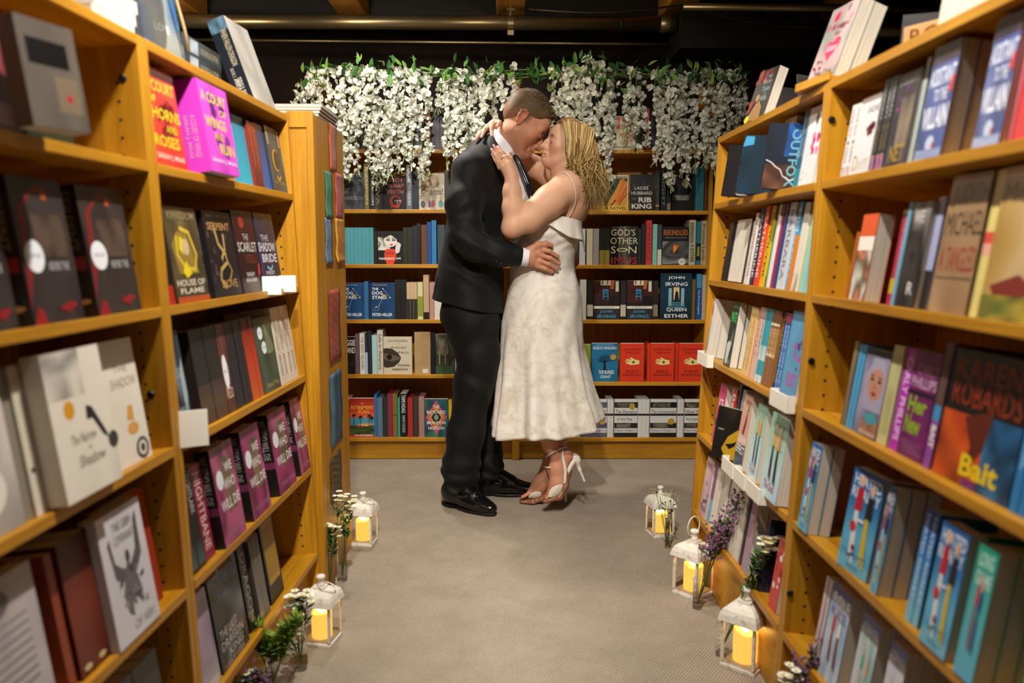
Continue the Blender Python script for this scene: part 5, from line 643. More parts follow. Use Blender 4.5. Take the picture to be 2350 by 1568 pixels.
# sign block, acrylic stand and pale book further along
sg = empty('wooden_sign', top_M('RN', 2068, .03, rot=.45), 'pale wooden sign block with carved capitals on case top', 'sign')
mb = MB(); mb.box(0, .26, 0, .02, 0, .045); mb.build('block', mat('pale_wood', '#b98d58', .6), sg, bevel=.003)
ik = Ink(.26, .045).run([('t', 'ROMANCE', .06, .2, .94, .82, '#6a3c20', .01)]); mkobj('lettering', mkmesh('lettering', [(x, -z, y) for x, y, z in ik.V], ik.F, cols=ik.C), M_print, sg)
def easel(name, M, w, h, label, els, colr='#2a2622'):
    r = empty(name, M, label, 'sign holder')
    mb = MB(); mb.box(0, w, 0, .003, 0, h, M=Matrix.Rotation(-.22, 4, 'X')); p = mb.build('front_sheet', M_cover, r, color=colr)
    mb = MB(); mb.box(0, w, -.002, -.0005, 0, h, M=Matrix.Rotation(-.22, 4, 'X')); mb.build('plastic_sheet', M_sleeve, r)
    mb = MB(); mb.box(0, w, .0, .003, 0, h*.8, M=Matrix.Translation((0, .11, 0)) @ Matrix.Rotation(.3, 4, 'X')); mb.build('back_leg', M_sleeve, r)
    if els:
        ik = Ink(w, h).run(els); R = Matrix.Rotation(-.22, 4, 'X'); mkobj('sheet_print', mkmesh('sheet_print', [R @ Vector((x, -z-.003, y)) for x, y, z in ik.V], ik.F, cols=ik.C), M_print, r)
    return r
easel('sign_holder', top_M('RF', 1835, .1, dz=.003, rot=1.9), .11, .115, 'dark clear sign holder leaning beyond the wooden stand', [('n', .1, .1, .9, .9, ['#1c1a18', '#4a463c', '#2c2a26'], 6, 6)])
easel('sign_holder', top_M('RN', 2060, .1, dz=.003, rot=1.1), .1, .12, 'dark clear sign holder behind the carved wooden sign', [('t', 'Very', .3, .6, .7, .74, '#b8b4a8'), ('n', .1, .1, .9, .5, ['#1c1a18', '#3a362c'], 6, 6)])
put_book(top_M('RN', 2150, .02, rot=.3) @ Matrix.Rotation(-.1, 4, 'X'), .13, .03, .2, '#d8cdb8', label='pale book standing beyond the wooden sign', group='books standing on the case tops')
# left tops: page-out stack, bagged blue book, dark stack, grey book
c = CASES['LN']; z = c.top+.0006
for i in range(3):
    u = case_u(c, 205+4*i, .02, z); put_book(c.M @ Matrix((( -1, 0, 0, u+.16+.004*i), (0, 0, 1, .02), (0, 1, 0, z+.0245*i), (0, 0, 0, 1))) @ Matrix.Translation((0, 0, 0)), .15, .024, .21, '#cfccc8', label=['bottom', 'middle', 'upper'][i]+' white book lying in the stack on the case top', group='books lying on the case tops')
put_book(top_M('LF', 338, .05, rot=-.2) @ Matrix.Rotation(-.12, 4, 'X'), .13, .03, .2, '#2c4c74', [('n', 0, 0, 1, 1, ['#2c4c74', '#3c6084', '#8a8c84', '#54606c'], 8, 10), ('t', 'LOVE', .3, .3, .7, .38, '#c8ccd0')], label='blue book in clear wrapping on the case top', group='books standing on the case tops')
bag = empty('gift_bag', top_M('LF', 352, .035), 'clear plastic gift bag with twine around the blue book', 'bag')
d_ = [(0.06+.085*math.cos(a)*(1+.06*math.sin(5*a)), .07+.065*math.sin(a)*(1+.08*math.sin(7*a))) for a in np.linspace(0, 2*math.pi, 25)[:-1]]
V = []; F = []
for k, (zz, sc) in enumerate(((0, .95), (.05, 1.05), (.12, 1.02), (.2, .9), (.26, .45), (.29, .25), (.34, .6))):
    V += [(.06+(x-.06)*sc, .07+(y-.07)*sc, zz) for x, y in d_]
for k in range(6):
    for i in range(24): F.append((k*24+i, k*24+(i+1) % 24, (k+1)*24+(i+1) % 24, (k+1)*24+i))
mkobj('film', mkmesh('film', V, F, True), M_sleeve, bag)
mb = MB(); mb.tube([(.06+.03*math.cos(a), .07+.025*math.sin(a), .275) for a in np.linspace(0, 6.28, 13)]+[(.1, .0, .2), (.115, -.02, .08), (.12, -.025, .03)], .0035, 6); mb.build('twine', mat('twine', '#a89068', .8), bag, smooth=True)
c = CASES['LF']; z = c.top+.0006; u0 = case_u(c, 418, .03, z)
for i in range(2):
    M_ = c.M @ Matrix(((0, 0, 1, u0+.005*i), (1, 0, 0, .03), (0, 1, 0, z+.0385*i), (0, 0, 0, 1)))
    put_book(M_, .15, .038, .225, '#191d24', (), [('n', 0, 0, 1, 1, ['#12161c', '#2c3844', '#10141a'], 3, 12), ('t', 'x', .0, .0, .01, .01, '#191d24'), ('T', 'BALLAD OF DRAGONS', .3, .45, .7, .92, '#8f8a70'), ('n', .1, .2, .9, .4, ['#6c7c88', '#aab4bc'], 3, 4)], hard=True, label=['lower', 'upper'][i]+' dark hardback lying spine out on the case top', group='books lying on the case tops')
put_book(top_M('LF', 585, .015, rot=-.06, tl=.0) @ Matrix.Rotation(-.3, 4, 'X'), .155, .05, .24, '#1c2430', [('n', 0, 0, 1, 1, ['#a8a49c', '#bcb8b0', '#98948c', '#c4beb4'], 10, 14)], [('r', 0, 0, 1, 1, '#161c26'), ('n', 0, .84, 1, 1, ['#2c4658', '#5c7c90', '#1c2c3a'], 4, 4), ('T', 'WHEN FALLEN DRAGON', .5, .44, .85, .86, '#a8a084'), ('T', 'BOOK 2', .3, .32, .5, .42, '#a8a084'), ('T', 'SARAH A. PARKER', .3, .04, .75, .3, '#c8c4b8')], hard=True, label='pale grey hardback with dark spine leaning on the case top', group='books standing on the case tops')
for i in range(4):
    put_book(Matrix.Translation((-.79+.003*i, 2.60+.004*i, 1.5456+.0105*i)) @ Matrix(((1, 0, 0, 0), (0, 0, 1, 0), (0, -1, 0, .010), (0, 0, 0, 1))), .19, .0098, .25, '#6a3a28' if i < 3 else '#c8c0c0', label=ORD[i+1]+' thin brown book from the bottom of the cabinet-top stack', group='books lying on the case tops')
# ---- build the queue: the 300 largest are things, the rest one joined object
BOOKQ.sort(key=lambda b: -b[0])
for ar, a in BOOKQ[:300]: put_book(*a, final=True)
rest = MB()
for ar, (M, w_, t_, h_, col, fels, sels, *_r) in BOOKQ[300:]:
    rest.box(0, w_, 0, t_, 0, h_, col, M=M)
    if sels and sels[0][0] == 'r': rest.box(-.0004, 0, t_*.02, t_*.98, h_*sels[0][2], h_*sels[0][4], sels[0][5], M=M)
tag(rest.build('thin_books', M_print, None, cols=True), 'thin book spines squeezed between the other books on the shelves', 'books', kind='stuff')
# ---- white plastic holders and blank cards
def holder(px, py, key, row, w_, h, label, out=.012):
    c = CASES[key]; z = c.sh[row]; u = case_u(c, px, -out, z); o = c.M @ Vector((u, -out, z-.012)); d = Vector((0, 0, CAMH))-o; yaw = math.atan2(d.y, d.x)+math.pi/2
    r = empty('book_holder', Matrix.Translation(o) @ Matrix.Rotation(yaw+.12, 4, 'Z') @ Matrix.Rotation(-.08, 4, 'X'), label, 'holder', 'white plastic holders on the shelf edges')
    mb = MB(); mb.box(-w_/2, w_/2, 0, .003, 0, h); mb.build('front_plate', M_cream, r, bevel=.0008)
    mb = MB(); mb.box(-w_/2, w_/2, .0034, .012, .0, .003); mb.build('floor_plate', M_cream, r)
    return r
def tray(key, row, x0, x1, label, h=.042, out=.026, dep=.05):
    c = CASES[key]; z = c.sh[row]; u0 = case_u(c, x0, -out, z); u1 = case_u(c, x1, -out, z); w_ = min(max(u1-u0, .05), .13)
    r = empty('book_tray', c.M @ Matrix.Translation((u1-w_, -out, z-.022)), label, 'tray', 'white trays on the shelf edges')
    mb = MB(); mb.box(0, w_, 0, .004, 0, h); mb.build('front_plate', M_cream, r, bevel=.001)
    mb = MB(); mb.box(0, w_, .0042, out-.0035, 0, .003); mb.build('bottom_plate', M_cream, r)
    for xa in (0, w_-.003):
        mb = MB(); mb.box(xa, xa+.003, .0042, out-.0035, .0032, h); mb.build('end_plate', M_cream, r)
    return r
holder(624, 660, 'LF', 1, .05, .05, 'blank white card below the red and black paperback')
holder(660, 654, 'LF', 1, .048, .048, 'blank white card next to the first blank card')
holder(441, 1010, 'LF', 2, .064, .075, 'large blank white card under the ice blue hardback', .02)
tray('RF', 2, 1600, 1622, 'white tray under the white paperbacks on third shelf')
tray('RF', 2, 1766, 1804, 'white tray under the blue paperback on third shelf')
tray('RF', 3, 1656, 1681, 'white tray under the salmon paperback')
tray('RF', 3, 1684, 1708, 'white tray under the first mint skater book')
tray('RF', 3, 1713, 1741, 'white tray under the thick mint skater books')
# ---- bookmarks taped to the end cabinet
M_paper = mat('printed_ribbon', '#fff', .5, src='col')
def bookmark(x0, y0, x1, y1, cs, label, curl=0., text=None):
    "pixel box on the cabinet side (plane x = -.60)"
    def hit(px, py):
        d = ray(px, py); t = (-.5985-0)/d[0]; return C0+d*t
    a, b, c_, d_ = hit(x0, y0), hit(x1, y0), hit(x1, y1), hit(x0, y1)
    ya, yb = (a[1]+d_[1])/2, (b[1]+c_[1])/2; z1, z0 = (a[2]+b[2])/2, (c_[2]+d_[2])/2; n = 14; V = []; C = []; F = []
    rg = random.Random(int(x0*7+y0)); cols_ = [lin(q) for q in cs]
    for j in range(n+1):
        t = j/n; off = .0008+.0012*math.sin(t*9+x0)+curl*max(0, t-.8)*.2+.0012
        for i in range(5):
            s = i/4; V.append((-.5985+off+.0006*math.sin(s*6+j), ya+(yb-ya)*s, z1+(z0-z1)*t))
            c = cols_[0] if i in (0, 4) else cols_[1+(j*3+i) % (len(cols_)-1)]; C.append(tuple(v*(.85+.3*rg.random()) for v in c))
    for j in range(n):
        for i in range(4): k = j*5+i; F.append((k, k+1, k+6, k+5))
    o = mkobj('bookmark', mkmesh('bookmark', V, F, True, C), M_paper); tag(o, label, 'bookmark', 'bookmarks taped to the end cabinet')
    m = o.modifiers.new('s', 'SOLIDIFY'); m.thickness = .0006
bookmark(755, 288, 771, 392, ['#c8544c', '#c87c6c', '#b88a78'], 'coral red ribbon bookmark, highest on the cabinet side')
bookmark(746, 395, 762, 500, ['#1f7c6c', '#3c8c7c', '#6a8a6c'], 'teal green ribbon bookmark below the coral one')
bookmark(769, 400, 785, 500, ['#c8443c', '#b86c74', '#a87c7c'], 'pink red ribbon bookmark beside the teal one')
bookmark(746, 501, 762, 606, ['#3c74a8', '#5484a8', '#8a8c7c'], 'blue ribbon bookmark under the teal one')
bookmark(770, 503, 788, 602, ['#d8a420', '#c88a44', '#b8804c'], 'orange and yellow ribbon bookmark beside the blue one', .1)
bookmark(754, 664, 780, 828, ['#6a2c34', '#8c4438', '#a8543c'], 'long maroon paper bookmark below the ribbons')
bookmark(757, 852, 784, 1020, ['#2c4c6c', '#3c5c70', '#5a7880', '#244868'], 'long blue picture bookmark below the maroon one')
bookmark(758, 1040, 783, 1145, ['#4a3a20', '#6a5434', '#3c301c'], 'brown gold patterned bookmark near the floor')
# ---------------------------------------------------------------- hanging white wisteria
def petalmat(name, c, tr=.35):
    m = mat(name, c, .6, 0, .2, src='col'); nt = m.node_tree; b = PB(m); out = nt.nodes['Material Output']
    t = N(m, 'ShaderNodeBsdfTranslucent'); t.inputs[0].default_value = (*lin(c), 1); mx = N(m, 'ShaderNodeMixShader'); mx.inputs[0].default_value = tr
    vc = [n for n in nt.nodes if n.type == 'VERTEX_COLOR'][0]; nt.links.new(vc.outputs[0], t.inputs[0])
    nt.links.new(b.outputs[0], mx.inputs[1]); nt.links.new(t.outputs[0], mx.inputs[2]); nt.links.new(mx.outputs[0], out.inputs[0]); return m
M_petal = petalmat('silk_petal', '#eef0e4'); M_leaf = petalmat('silk_leaf', '#3c6a30', .2); M_stem = mat('green_stem', '#5a7434', .6)
rg = np.random.default_rng(21)
def rotm(a, b, c):
    ca, sa, cb, sb, cc, sc = math.cos(a), math.sin(a), math.cos(b), math.sin(b), math.cos(c), math.sin(c)
    return np.array([[ca*cb, ca*sb*sc-sa*cc, ca*sb*cc+sa*sc], [sa*cb, sa*sb*sc+ca*cc, sa*sb*cc-ca*sc], [-sb, cb*sc, cb*cc]])
def petal(l, w, cup):
    V = np.array([(0, 0, 0), (-w*.55, l*.4, cup*.35), (-w*.62, l*.75, cup*.8), (-w*.2, l, cup), (w*.2, l, cup), (w*.62, l*.75, cup*.8), (w*.55, l*.4, cup*.35), (0, l*.55, cup*.25)])
    return V, [(0, 7, 1), (1, 7, 2), (2, 7, 3), (3, 7, 4), (4, 7, 5), (5, 7, 6), (6, 7, 0)]
def blossom(sz):
    V = []; F = []
    for i in range(rg.integers(3, 5)):
        a = i*2*math.pi/4+rg.normal()*.25; v, f = petal(sz*rg.uniform(.85, 1.1), sz*rg.uniform(.75, 1.), sz*rg.uniform(.1, .5)); R = rotm(a, rg.normal()*.15, rg.uniform(.1, .7))
        n = sum(len(q) for q in V); V.append(v@R.T); F += [tuple(k+n for k in q) for q in f]
    return np.concatenate(V), F
BL = [blossom(.0215) for _ in range(14)]
VY = 4.155
def vine_z(px): return np.interp(px, [680, 720, 780, 840, 950, 1050, 1150, 1250, 1330, 1420, 1520, 1620, 1700, 1720], [205, 172, 160, 162, 166, 170, 168, 172, 160, 170, 174, 170, 172, 200])
gl = empty('garland_vine', Matrix.Translation((0, VY, 1.99)), 'green leafy garland vine along the top of the back bookcases', 'garland'); g0 = np.array((0, VY, 1.99))
mb = MB(); mb.tube([np.array(P(x, vine_z(x), VY))-g0 for x in np.linspace(682, 1716, 80)], .005, 6)
for k in range(3):
    xs = np.linspace(682, 1716, 60); pp = [np.array(P(x, vine_z(x)+6*math.sin(x*.03+k*2)+4*(k-1), VY+.015*math.sin(x*.02+k*2.1)))-g0 for x in xs]; mb.tube(pp, .0035, 5)
mb.build('vine', M_stem, gl, smooth=True)
lv, lf = [(0, 0, 0), (.008, .012, .002), (.011, .026, .003), (.006, .042, .001), (0, .052, -.003), (-.006, .042, .001), (-.011, .026, .003), (-.008, .012, .002), (0, .026, -.001)], [(0, 1, 8), (1, 2, 8), (2, 3, 8), (3, 4, 8), (4, 5, 8), (5, 6, 8), (6, 7, 8), (7, 0, 8)]
leafm = []
for c in ('#3f6e34', '#5a8a44', '#2c5228', '#7aa04c'):
    me = mkmesh('leaf', lv, lf, True, [lin(c)]*9); me.materials.append(M_leaf); leafm.append(me)
for i in range(290):
    x = rg.uniform(690, 1712); dense = 1
    y = vine_z(x)+rg.normal()*16+4; p = np.array(P(x, y, VY-.06+rg.normal()*.03))-g0
    o = mkobj('leaf', leafm[rg.integers(4)], None, gl); o.location = p; o.rotation_euler = (rg.uniform(-1.2, 1.2)+1.2, rg.normal()*.7, rg.uniform(0, 6.28)); s = rg.uniform(.7, 1.25); o.scale = (s, s, s)
# strands: (top px, bottom row, fullness)
ST = [(690, 262, 1), (706, 275, 1), (722, 255, 1), (738, 262, 1.1), (756, 268, 1), (772, 330, 1), (790, 398, 1.2), (806, 405, 1.1), (822, 392, 1.1), (838, 385, 1), (852, 400, 1.2), (866, 425, 1), (882, 418, 1.1), (898, 405, 1), (914, 385, 1), (930, 360, .9), (948, 385, 1.1), (962, 408, 1.1), (978, 395, .8), (1012, 250, .8), (1026, 385, 1), (1042, 398, 1.1), (1056, 392, 1), (1072, 372, 1), (1088, 345, 1), (1104, 318, 1), (1120, 300, .9), (1136, 285, 1), (1152, 262, 1),
      (1176, 215, .8), (1272, 290, .8), (1288, 330, .9), (1304, 320, 1), (1320, 345, 1.1), (1338, 355, 1.1), (1356, 345, 1), (1374, 372, 1), (1392, 398, 1), (1404, 425, .9), (1446, 300, .9), (1460, 345, .9), (1474, 330, .7), (1506, 335, 1), (1520, 372, 1.1), (1534, 410, 1), (1548, 432, 1), (1562, 395, 1), (1578, 425, .9), (1594, 385, .9), (1612, 350, 1), (1628, 375, 1), (1644, 395, 1), (1660, 345, 1), (1676, 330, 1), (1692, 300, 1), (1706, 268, .9)]
def NUM(n):
    if n <= 35: return ORD[n]
    t = {3: 'thirty', 4: 'forty', 5: 'fifty'}[n//10]; return t+'-'+ORD[n % 10] if n % 10 else {4: 'fortieth', 5: 'fiftieth'}[n//10]
for si, (x0, yb, ful) in enumerate(ST):
    Y0 = VY-.045+rg.normal()*.02; yt = float(vine_z(x0))-rg.uniform(4, 30); sw_ = rg.normal()*6; n = 12
    yt = float(vine_z(x0)); up_ = rg.uniform(4, 26)+(35*math.exp(-((x0-1362)/25)**2))
    path = [np.array(P(x0+sw_*(t**1.3)+4*math.sin(t*5+si), yt+(yb-yt)*t-up_*math.exp(-((t-.07)/.06)**2), VY+(Y0-VY)*min(1, t*8)-.012*math.sin(t*3))) for t in np.linspace(0, 1, n)]
    root = empty('wisteria_strand', Matrix.Translation(path[0]), f"{'long' if yb > 380 else 'medium' if yb > 300 else 'short'} white wisteria strand, {NUM(si+1)} along the vine from the end cabinet", 'flower strand', 'white wisteria strands'); b0 = path[0]
    mb = MB(); mb.tube([np.array((0, .012, .004))]+[p-b0 for p in path], .0019, 4); mb.build('stem', M_stem, root)
    L_ = path[0][2]-path[-1][2]; nb_ = int(L_/.0082*ful)+8; V = []; F = []; C = []; nv = 0
    for k in range(nb_):
        t = rg.uniform(.0, 1.); q = t*(n-1); i = min(int(q), n-2); p = path[i]+(path[i+1]-path[i])*(q-i)-b0
        wd = .026*(1-.45*t)*ful*rg.uniform(.3, 1.); a = rg.uniform(0, 6.28); p = p+np.array((wd*math.cos(a), wd*.7*math.sin(a), rg.normal()*.006))
        bv, bf = BL[rg.integers(len(BL))]; R = rotm(rg.uniform(0, 6.28), rg.normal()*.9, rg.uniform(.3, 2.6)); s = rg.uniform(.75, 1.2)*(1-.25*t)
        V.append(bv@R.T*s+p); F += [tuple(z+nv for z in f) for f in bf]; nv += len(bv); w_ = rg.uniform(.82, 1.); C += [(w_*.9, w_*.9, w_*.8)]*len(bv)
    mkobj('blossoms', mkmesh('blossoms', np.concatenate(V), F, True, C), M_petal, root, kind='stuff')
    mb = MB()
    for k in range(rg.integers(2, 5)):
        e = path[-1]-b0; mb.tube([e+np.array((0, 0, .02)), e+np.array((rg.normal()*.012, rg.normal()*.01, -.012-rg.random()*.02))], [.0016, .0024], 4)
    mb.build('buds', mat('bud', '#a8b478', .6) if si == 0 else bpy.data.materials['bud'], root)
# ---------------------------------------------------------------- lanterns, candles, vases
M_lw = mat('whitewashed_metal', '#ddd6c8', .5)
def _lw():
    m = M_lw; tc = N(m, 'ShaderNodeTexCoord'); n = N(m, 'ShaderNodeTexNoise', Scale=55., Detail=4., Roughness=.7); L(m, tc, 'Object', n, 0)
    cr = N(m, 'ShaderNodeValToRGB'); e = cr.color_ramp.elements; e[0].position = .34; e[0].color = (*lin('#c4b9a6'), 1); e[1].position = .5; e[1].color = (*lin('#e4ddd0'), 1); L(m, n, 0, cr, 0); L(m, cr, 0, PB(m), 'Base Color')
_lw()
M_wax = mat('led_wax', '#f0c860', .5, 0, .3, Emission_Strength=.62); PB(M_wax).inputs['Emission Color'].default_value = (1., .56, .09, 1)
M_tip = mat('led_tip', '#fff0c0', .5, 0, .3, Emission_Strength=3.); PB(M_tip).inputs['Emission Color'].default_value = (1., .8, .42, 1)
M_pane = mat('lantern_pane', '#ffffff', .02, 0, .5, Transmission_Weight=1., IOR=1.02)
LN = 0
def lantern(x, y, rot, sc, label, cl, ring=(0, 1)):
    r = empty('lantern', Matrix.Translation((x, y, 0)) @ Matrix.Rotation(rot, 4, 'Z') @ Matrix.Scale(sc, 4), label, 'lantern', 'white candle lanterns along the aisle')
    s = .041
    mb = MB(); mb.box(-s-.004, s+.004, -s-.004, s+.004, 0, .01); mb.box(-s, s, -s, s, .01, .016); mb.build('base', M_lw, r, bevel=.0015)
    for a in (-1, 1):
        for b in (-1, 1):
            mb = MB(); mb.box(a*s-.0035, a*s+.0035, b*s-.0035, b*s+.0035, .016, .118); mb.build('post', M_lw, r)
    for k in range(4):
        R = Matrix.Rotation(k*math.pi/2, 4, 'Z'); mb = MB(); mb.box(-s+.004, s-.004, -s-.0006, -s+.0006, .0165, .117, M=R); mb.build('pane', M_pane, r)
    mb = MB(); mb.box(-s-.004, s+.004, -s-.004, s+.004, .118, .122); mb.build('top_frame', M_lw, r)
    V = []; F = []; prof = [(.0515, .1225), (.0505, .126), (.048, .138), (.043, .149), (.034, .158), (.023, .162), (.017, .163), (.016, .17)]
    for w_, z in prof: V += [(-w_, -w_, z), (w_, -w_, z), (w_, w_, z), (-w_, w_, z)]
    for k in range(len(prof)-1):
        for i in range(4): F.append((k*4+i, k*4+(i+1) % 4, k*4+4+(i+1) % 4, k*4+4+i))
    F += [(3, 2, 1, 0), tuple(range(len(V)-4, len(V)))]; mkobj('roof', mkmesh('roof', V, F), M_lw, r)
    mb = MB(); mb.lathe([(.012, .17), (.012, .176), (.0095, .178), (.0095, .19), (.013, .193), (.014, .198), (.011, .202), (.0001, .2035)], 14); mb.build('chimney', M_lw, r, smooth=True)
    mb = MB(); up, hs = ring
    if hs: mb.tube([(.03*math.sin(a), .004+(.03-.03*math.cos(a))*(1-up), .182+(.03-.03*math.cos(a))*up) if up else (.02+.024*math.cos(a), .024*math.sin(a), .176-.016*(.5+.5*math.cos(a))) for a in np.linspace(0, 2*math.pi, 25)], .0018, 6); mb.build('ring_handle', M_lw, r, smooth=True)
    cd_ = empty('pillar_candle', Matrix.Translation((x, y, .0165*sc)) @ Matrix.Rotation(rot, 4, 'Z') @ Matrix.Scale(sc, 4), cl, 'candle', 'glowing candles inside the lanterns')
    V = []; F = []; n = 24
    for k, (rr, z) in enumerate(((.0295, 0), (.03, .002), (.03, .066), (.0298, .077), (.027, .079), (.022, .073), (.0001, .071))):
        for i in range(n):
            a = 2*math.pi*i/n; dz = (.006*math.sin(a+.6)+.002*math.sin(3*a)) if k in (3, 4) else (.004*math.sin(a+.6) if k == 5 else 0); V.append((rr*math.cos(a), rr*math.sin(a), z+dz))
    for k in range(6):
        for i in range(n): F.append((k*n+i, k*n+(i+1) % n, (k+1)*n+(i+1) % n, (k+1)*n+i))
    F.append(tuple(range(n))[::-1]); mkobj('wax', mkmesh('wax', V, F, True), M_wax, cd_)
    mb = MB(); mb.lathe([(.0001, .069), (.0035, .072), (.0038, .076), (.002, .082), (.0001, .086)], 10); mb.build('led_flame', M_tip, cd_, smooth=True)
    l = bpy.data.lights.new('candle_glow', 'POINT'); l.energy = .1; l.color = (1, .66, .25); l.shadow_soft_size = .02
    lo = bpy.data.objects.new('candle_glow', l); COL.objects.link(lo); lo.location = (x, y, .108*sc)
a = onfloor(828, 1250); lantern(a[0]+.008, a[1]+.02, -.12, 1.0, 'white lantern nearest the end cabinet on the bookmark side', 'glowing candle in the lantern nearest the end cabinet', (0, 1))
a = onfloor(735, 1470); lantern(a[0]+.006, a[1]+.0, -.2, .98, 'white lantern among white daisies beside the dragon book', 'glowing candle in the lantern among white daisies', (0, 1))
a = onfloor(1516, 1226); lantern(a[0]-.004, a[1]+.0, .22, .98, 'white lantern with a thin glass vase in front', 'glowing candle behind the thin glass vase', (0, 1))
a = onfloor(1593, 1362); lantern(a[0]-.004, a[1]+.0, .72, 1.08, 'white lantern with raised ring beside purple statice', 'glowing candle beside the purple statice', (1, 1))
a = onfloor(1714, 1527); lantern(a[0]-.006, a[1]+.0, .83, 1.1, 'white lantern beside the white flowers by the hockey case', 'glowing candle beside the white flowers by hockey case', (0, 1))
# vases with flowers
M_rim = mat('glass_rim', '#c8ccc8', .1, 0, .6, Transmission_Weight=.7, IOR=1.1)
M_wf = mat('white_floret', '#f2efe4', .7); M_yc = mat('floret_eye', '#d8c860', .7); M_pf = mat('purple_floret', '#7c4a70', .7); M_gl = mat('foliage', '#3c5f24', .6); M_gl2 = mat('fern_green', '#7c9a2c', .6); M_or = mat('orange_floret', '#c85a28', .7)
def vase(x, y, r, h, label, sq=False):
    v = empty('bud_vase', Matrix.Translation((x, y, 0)), label, 'vase', 'clear glass bud vases on the carpet')
    n = 4 if sq else 18; mb = MB(); mb.lathe([(r*.9, 0.0005), (r, .006), (r, h*.5), (r*.94, h*.8), (r*1.02, h)], n); mb.F = [f for f in mb.F if len(f) == 4]
    mb.build('glass', M_glass, v, smooth=True); mb = MB(); mb.tube([(r*1.02*math.cos(a), r*1.02*math.sin(a), h) for a in np.linspace(0, 2*math.pi, 19)], .0008, 5); mb.build('rim', M_rim, v, smooth=True); mb = MB(); mb.lathe([(r*.8, .0003), (r*.93, .003), (r*.8, .006)], 18); mb.build('foot', M_rim, v, smooth=True); return v
def flower(name, base, tips, label, kind, seed, fs=.0118, leafy=1.2):
    "one bunch of stems standing in a vase"
    rr = random.Random(seed); r = empty(name, Matrix.Translation(base), label, 'flowers', 'flower stems in the bud vases'); b0 = Vector(base)
    sm_, lm, fm, em = MB(), MB(), MB(), MB()
    for tp in tips:
        tp = Vector(tp)-b0; mid = tp*.55+Vector((rr.uniform(-.006, .006), rr.uniform(-.006, .006), .02)); pp = [Vector((0, 0, .014)), tp*.3+Vector((0, 0, .01)), mid, tp]; sm_.tube(pp, .0013, 5)
        for k in range(int(14*leafy)):
            t = rr.uniform(.35, .95); p = pp[1].lerp(pp[3], t); d = Vector((rr.uniform(-1, 1), rr.uniform(-1, 1), rr.uniform(.1, 1))).normalized(); l_ = rr.uniform(.016, .036) if kind != 'fern' else rr.uniform(.014, .036); s = d.cross(Vector((0, 0, 1))).normalized()*l_*(.2 if kind != 'fern' else .09)
            lm.add([p, p+d*l_*.5+s, p+d*l_, p+d*l_*.5-s], [(0, 1, 2), (0, 2, 3)])
        if kind in ('daisy', 'mix'):
            for k in range(6):
                c = tp+Vector((rr.uniform(-.02, .02), rr.uniform(-.016, .016), rr.uniform(-.014, .014)))
                for i in range(9):
                    a_ = 2*math.pi*i/9; d = Vector((math.cos(a_), math.sin(a_), .25)); s = Vector((-math.sin(a_), math.cos(a_), 0))*fs*.32
                    fm.add([c, c+d*fs*.6+s, c+d*fs*1.1, c+d*fs*.6-s], [(0, 1, 2), (0, 2, 3)])
                em.lathe([(.0001, .0), (fs*.42, .001), (fs*.25, .004), (.0001, .0045)], 7, c)
        if kind == 'statice':
            for k in range(46):
                t = rr.uniform(.45, 1.05); c = pp[1].lerp(pp[3], t)+Vector((rr.gauss(0, .015), rr.gauss(0, .013), rr.gauss(0, .011))); q = rr.uniform(.003, .0062)
                fm.add([c+Vector(v)*q for v in ((1, 0, 0), (-1, 0, 0), (0, 1, 0), (0, -1, 0), (0, 0, 1), (0, 0, -1))], [(0, 2, 4), (2, 1, 4), (1, 3, 4), (3, 0, 4), (2, 0, 5), (1, 2, 5), (3, 1, 5), (0, 3, 5)])
    sm_.build('stems', M_stem, r, smooth=True)
    if lm.V: lm.build('leaves', M_gl2 if kind == 'fern' else M_gl, r, kind='stuff')
    if fm.V: fm.build('florets', M_pf if kind == 'statice' else M_wf, r, kind='stuff')
    if em.V: em.build('floret_eyes', M_yc, r, kind='stuff')
def at(px, py, Y): return tuple(aty(px, py, Y))
# bookmark side
b = onfloor(786, 1332); vase(b[0], b[1], .017, .16, 'tall clear glass vase nearest the end cabinet'); Yv = b[1]
flower('daisy_bunch', (b[0], b[1], 0), [at(772, 1148, Yv), at(786, 1140, Yv-.01), at(800, 1152, Yv), at(796, 1172, Yv+.01), at(804, 1165, Yv)], 'white button daisies in vase nearest end cabinet', 'daisy', 1)
b = onfloor(757, 1350); vase(b[0], b[1], .018, .13, 'shorter clear glass vase in front of tall vase'); Yv = b[1]
flower('daisy_bunch', (b[0], b[1], 0), [at(732, 1215, Yv), at(742, 1204, Yv), at(752, 1210, Yv-.01), at(764, 1220, Yv), at(770, 1230, Yv+.01), at(722, 1232, Yv)], 'low white button daisies in the shorter vase', 'daisy', 2, leafy=1.6)
b = onfloor(690, 1536); vase(b[0], b[1], .018, .12, 'clear vase touching the lantern among daisies'); Yv = b[1]
flower('daisy_bunch', (b[0], b[1], 0), [at(680, 1372, Yv), at(668, 1382, Yv), at(696, 1368, Yv), at(676, 1392, Yv), at(704, 1375, Yv)], 'white daisies leaning over the lantern roof', 'daisy', 3)
flower('daisy_bunch', (b[0]+.004, b[1]-.004, 0), [at(662, 1448, Yv-.04), at(668, 1470, Yv-.05), at(660, 1490, Yv-.05), at(656, 1440, Yv-.04)], 'small white blossoms drooping over the vase rim', 'daisy', 4, .005, .3)
b = onfloor(628, 1578); vase(b[0], b[1], .019, .11, 'clear vase holding bright green fern'); Yv = b[1]
flower('fern_bunch', (b[0], b[1], 0), [at(590, 1430, Yv), at(562, 1428, Yv), at(612, 1462, Yv), at(650, 1440, Yv), at(632, 1458, Yv), at(600, 1470, Yv), at(668, 1425, Yv), at(575, 1450, Yv), at(655, 1470, Yv), at(622, 1490, Yv), at(684, 1412, Yv)], 'bright feathery green fern in the clear vase', 'fern', 5, leafy=13)
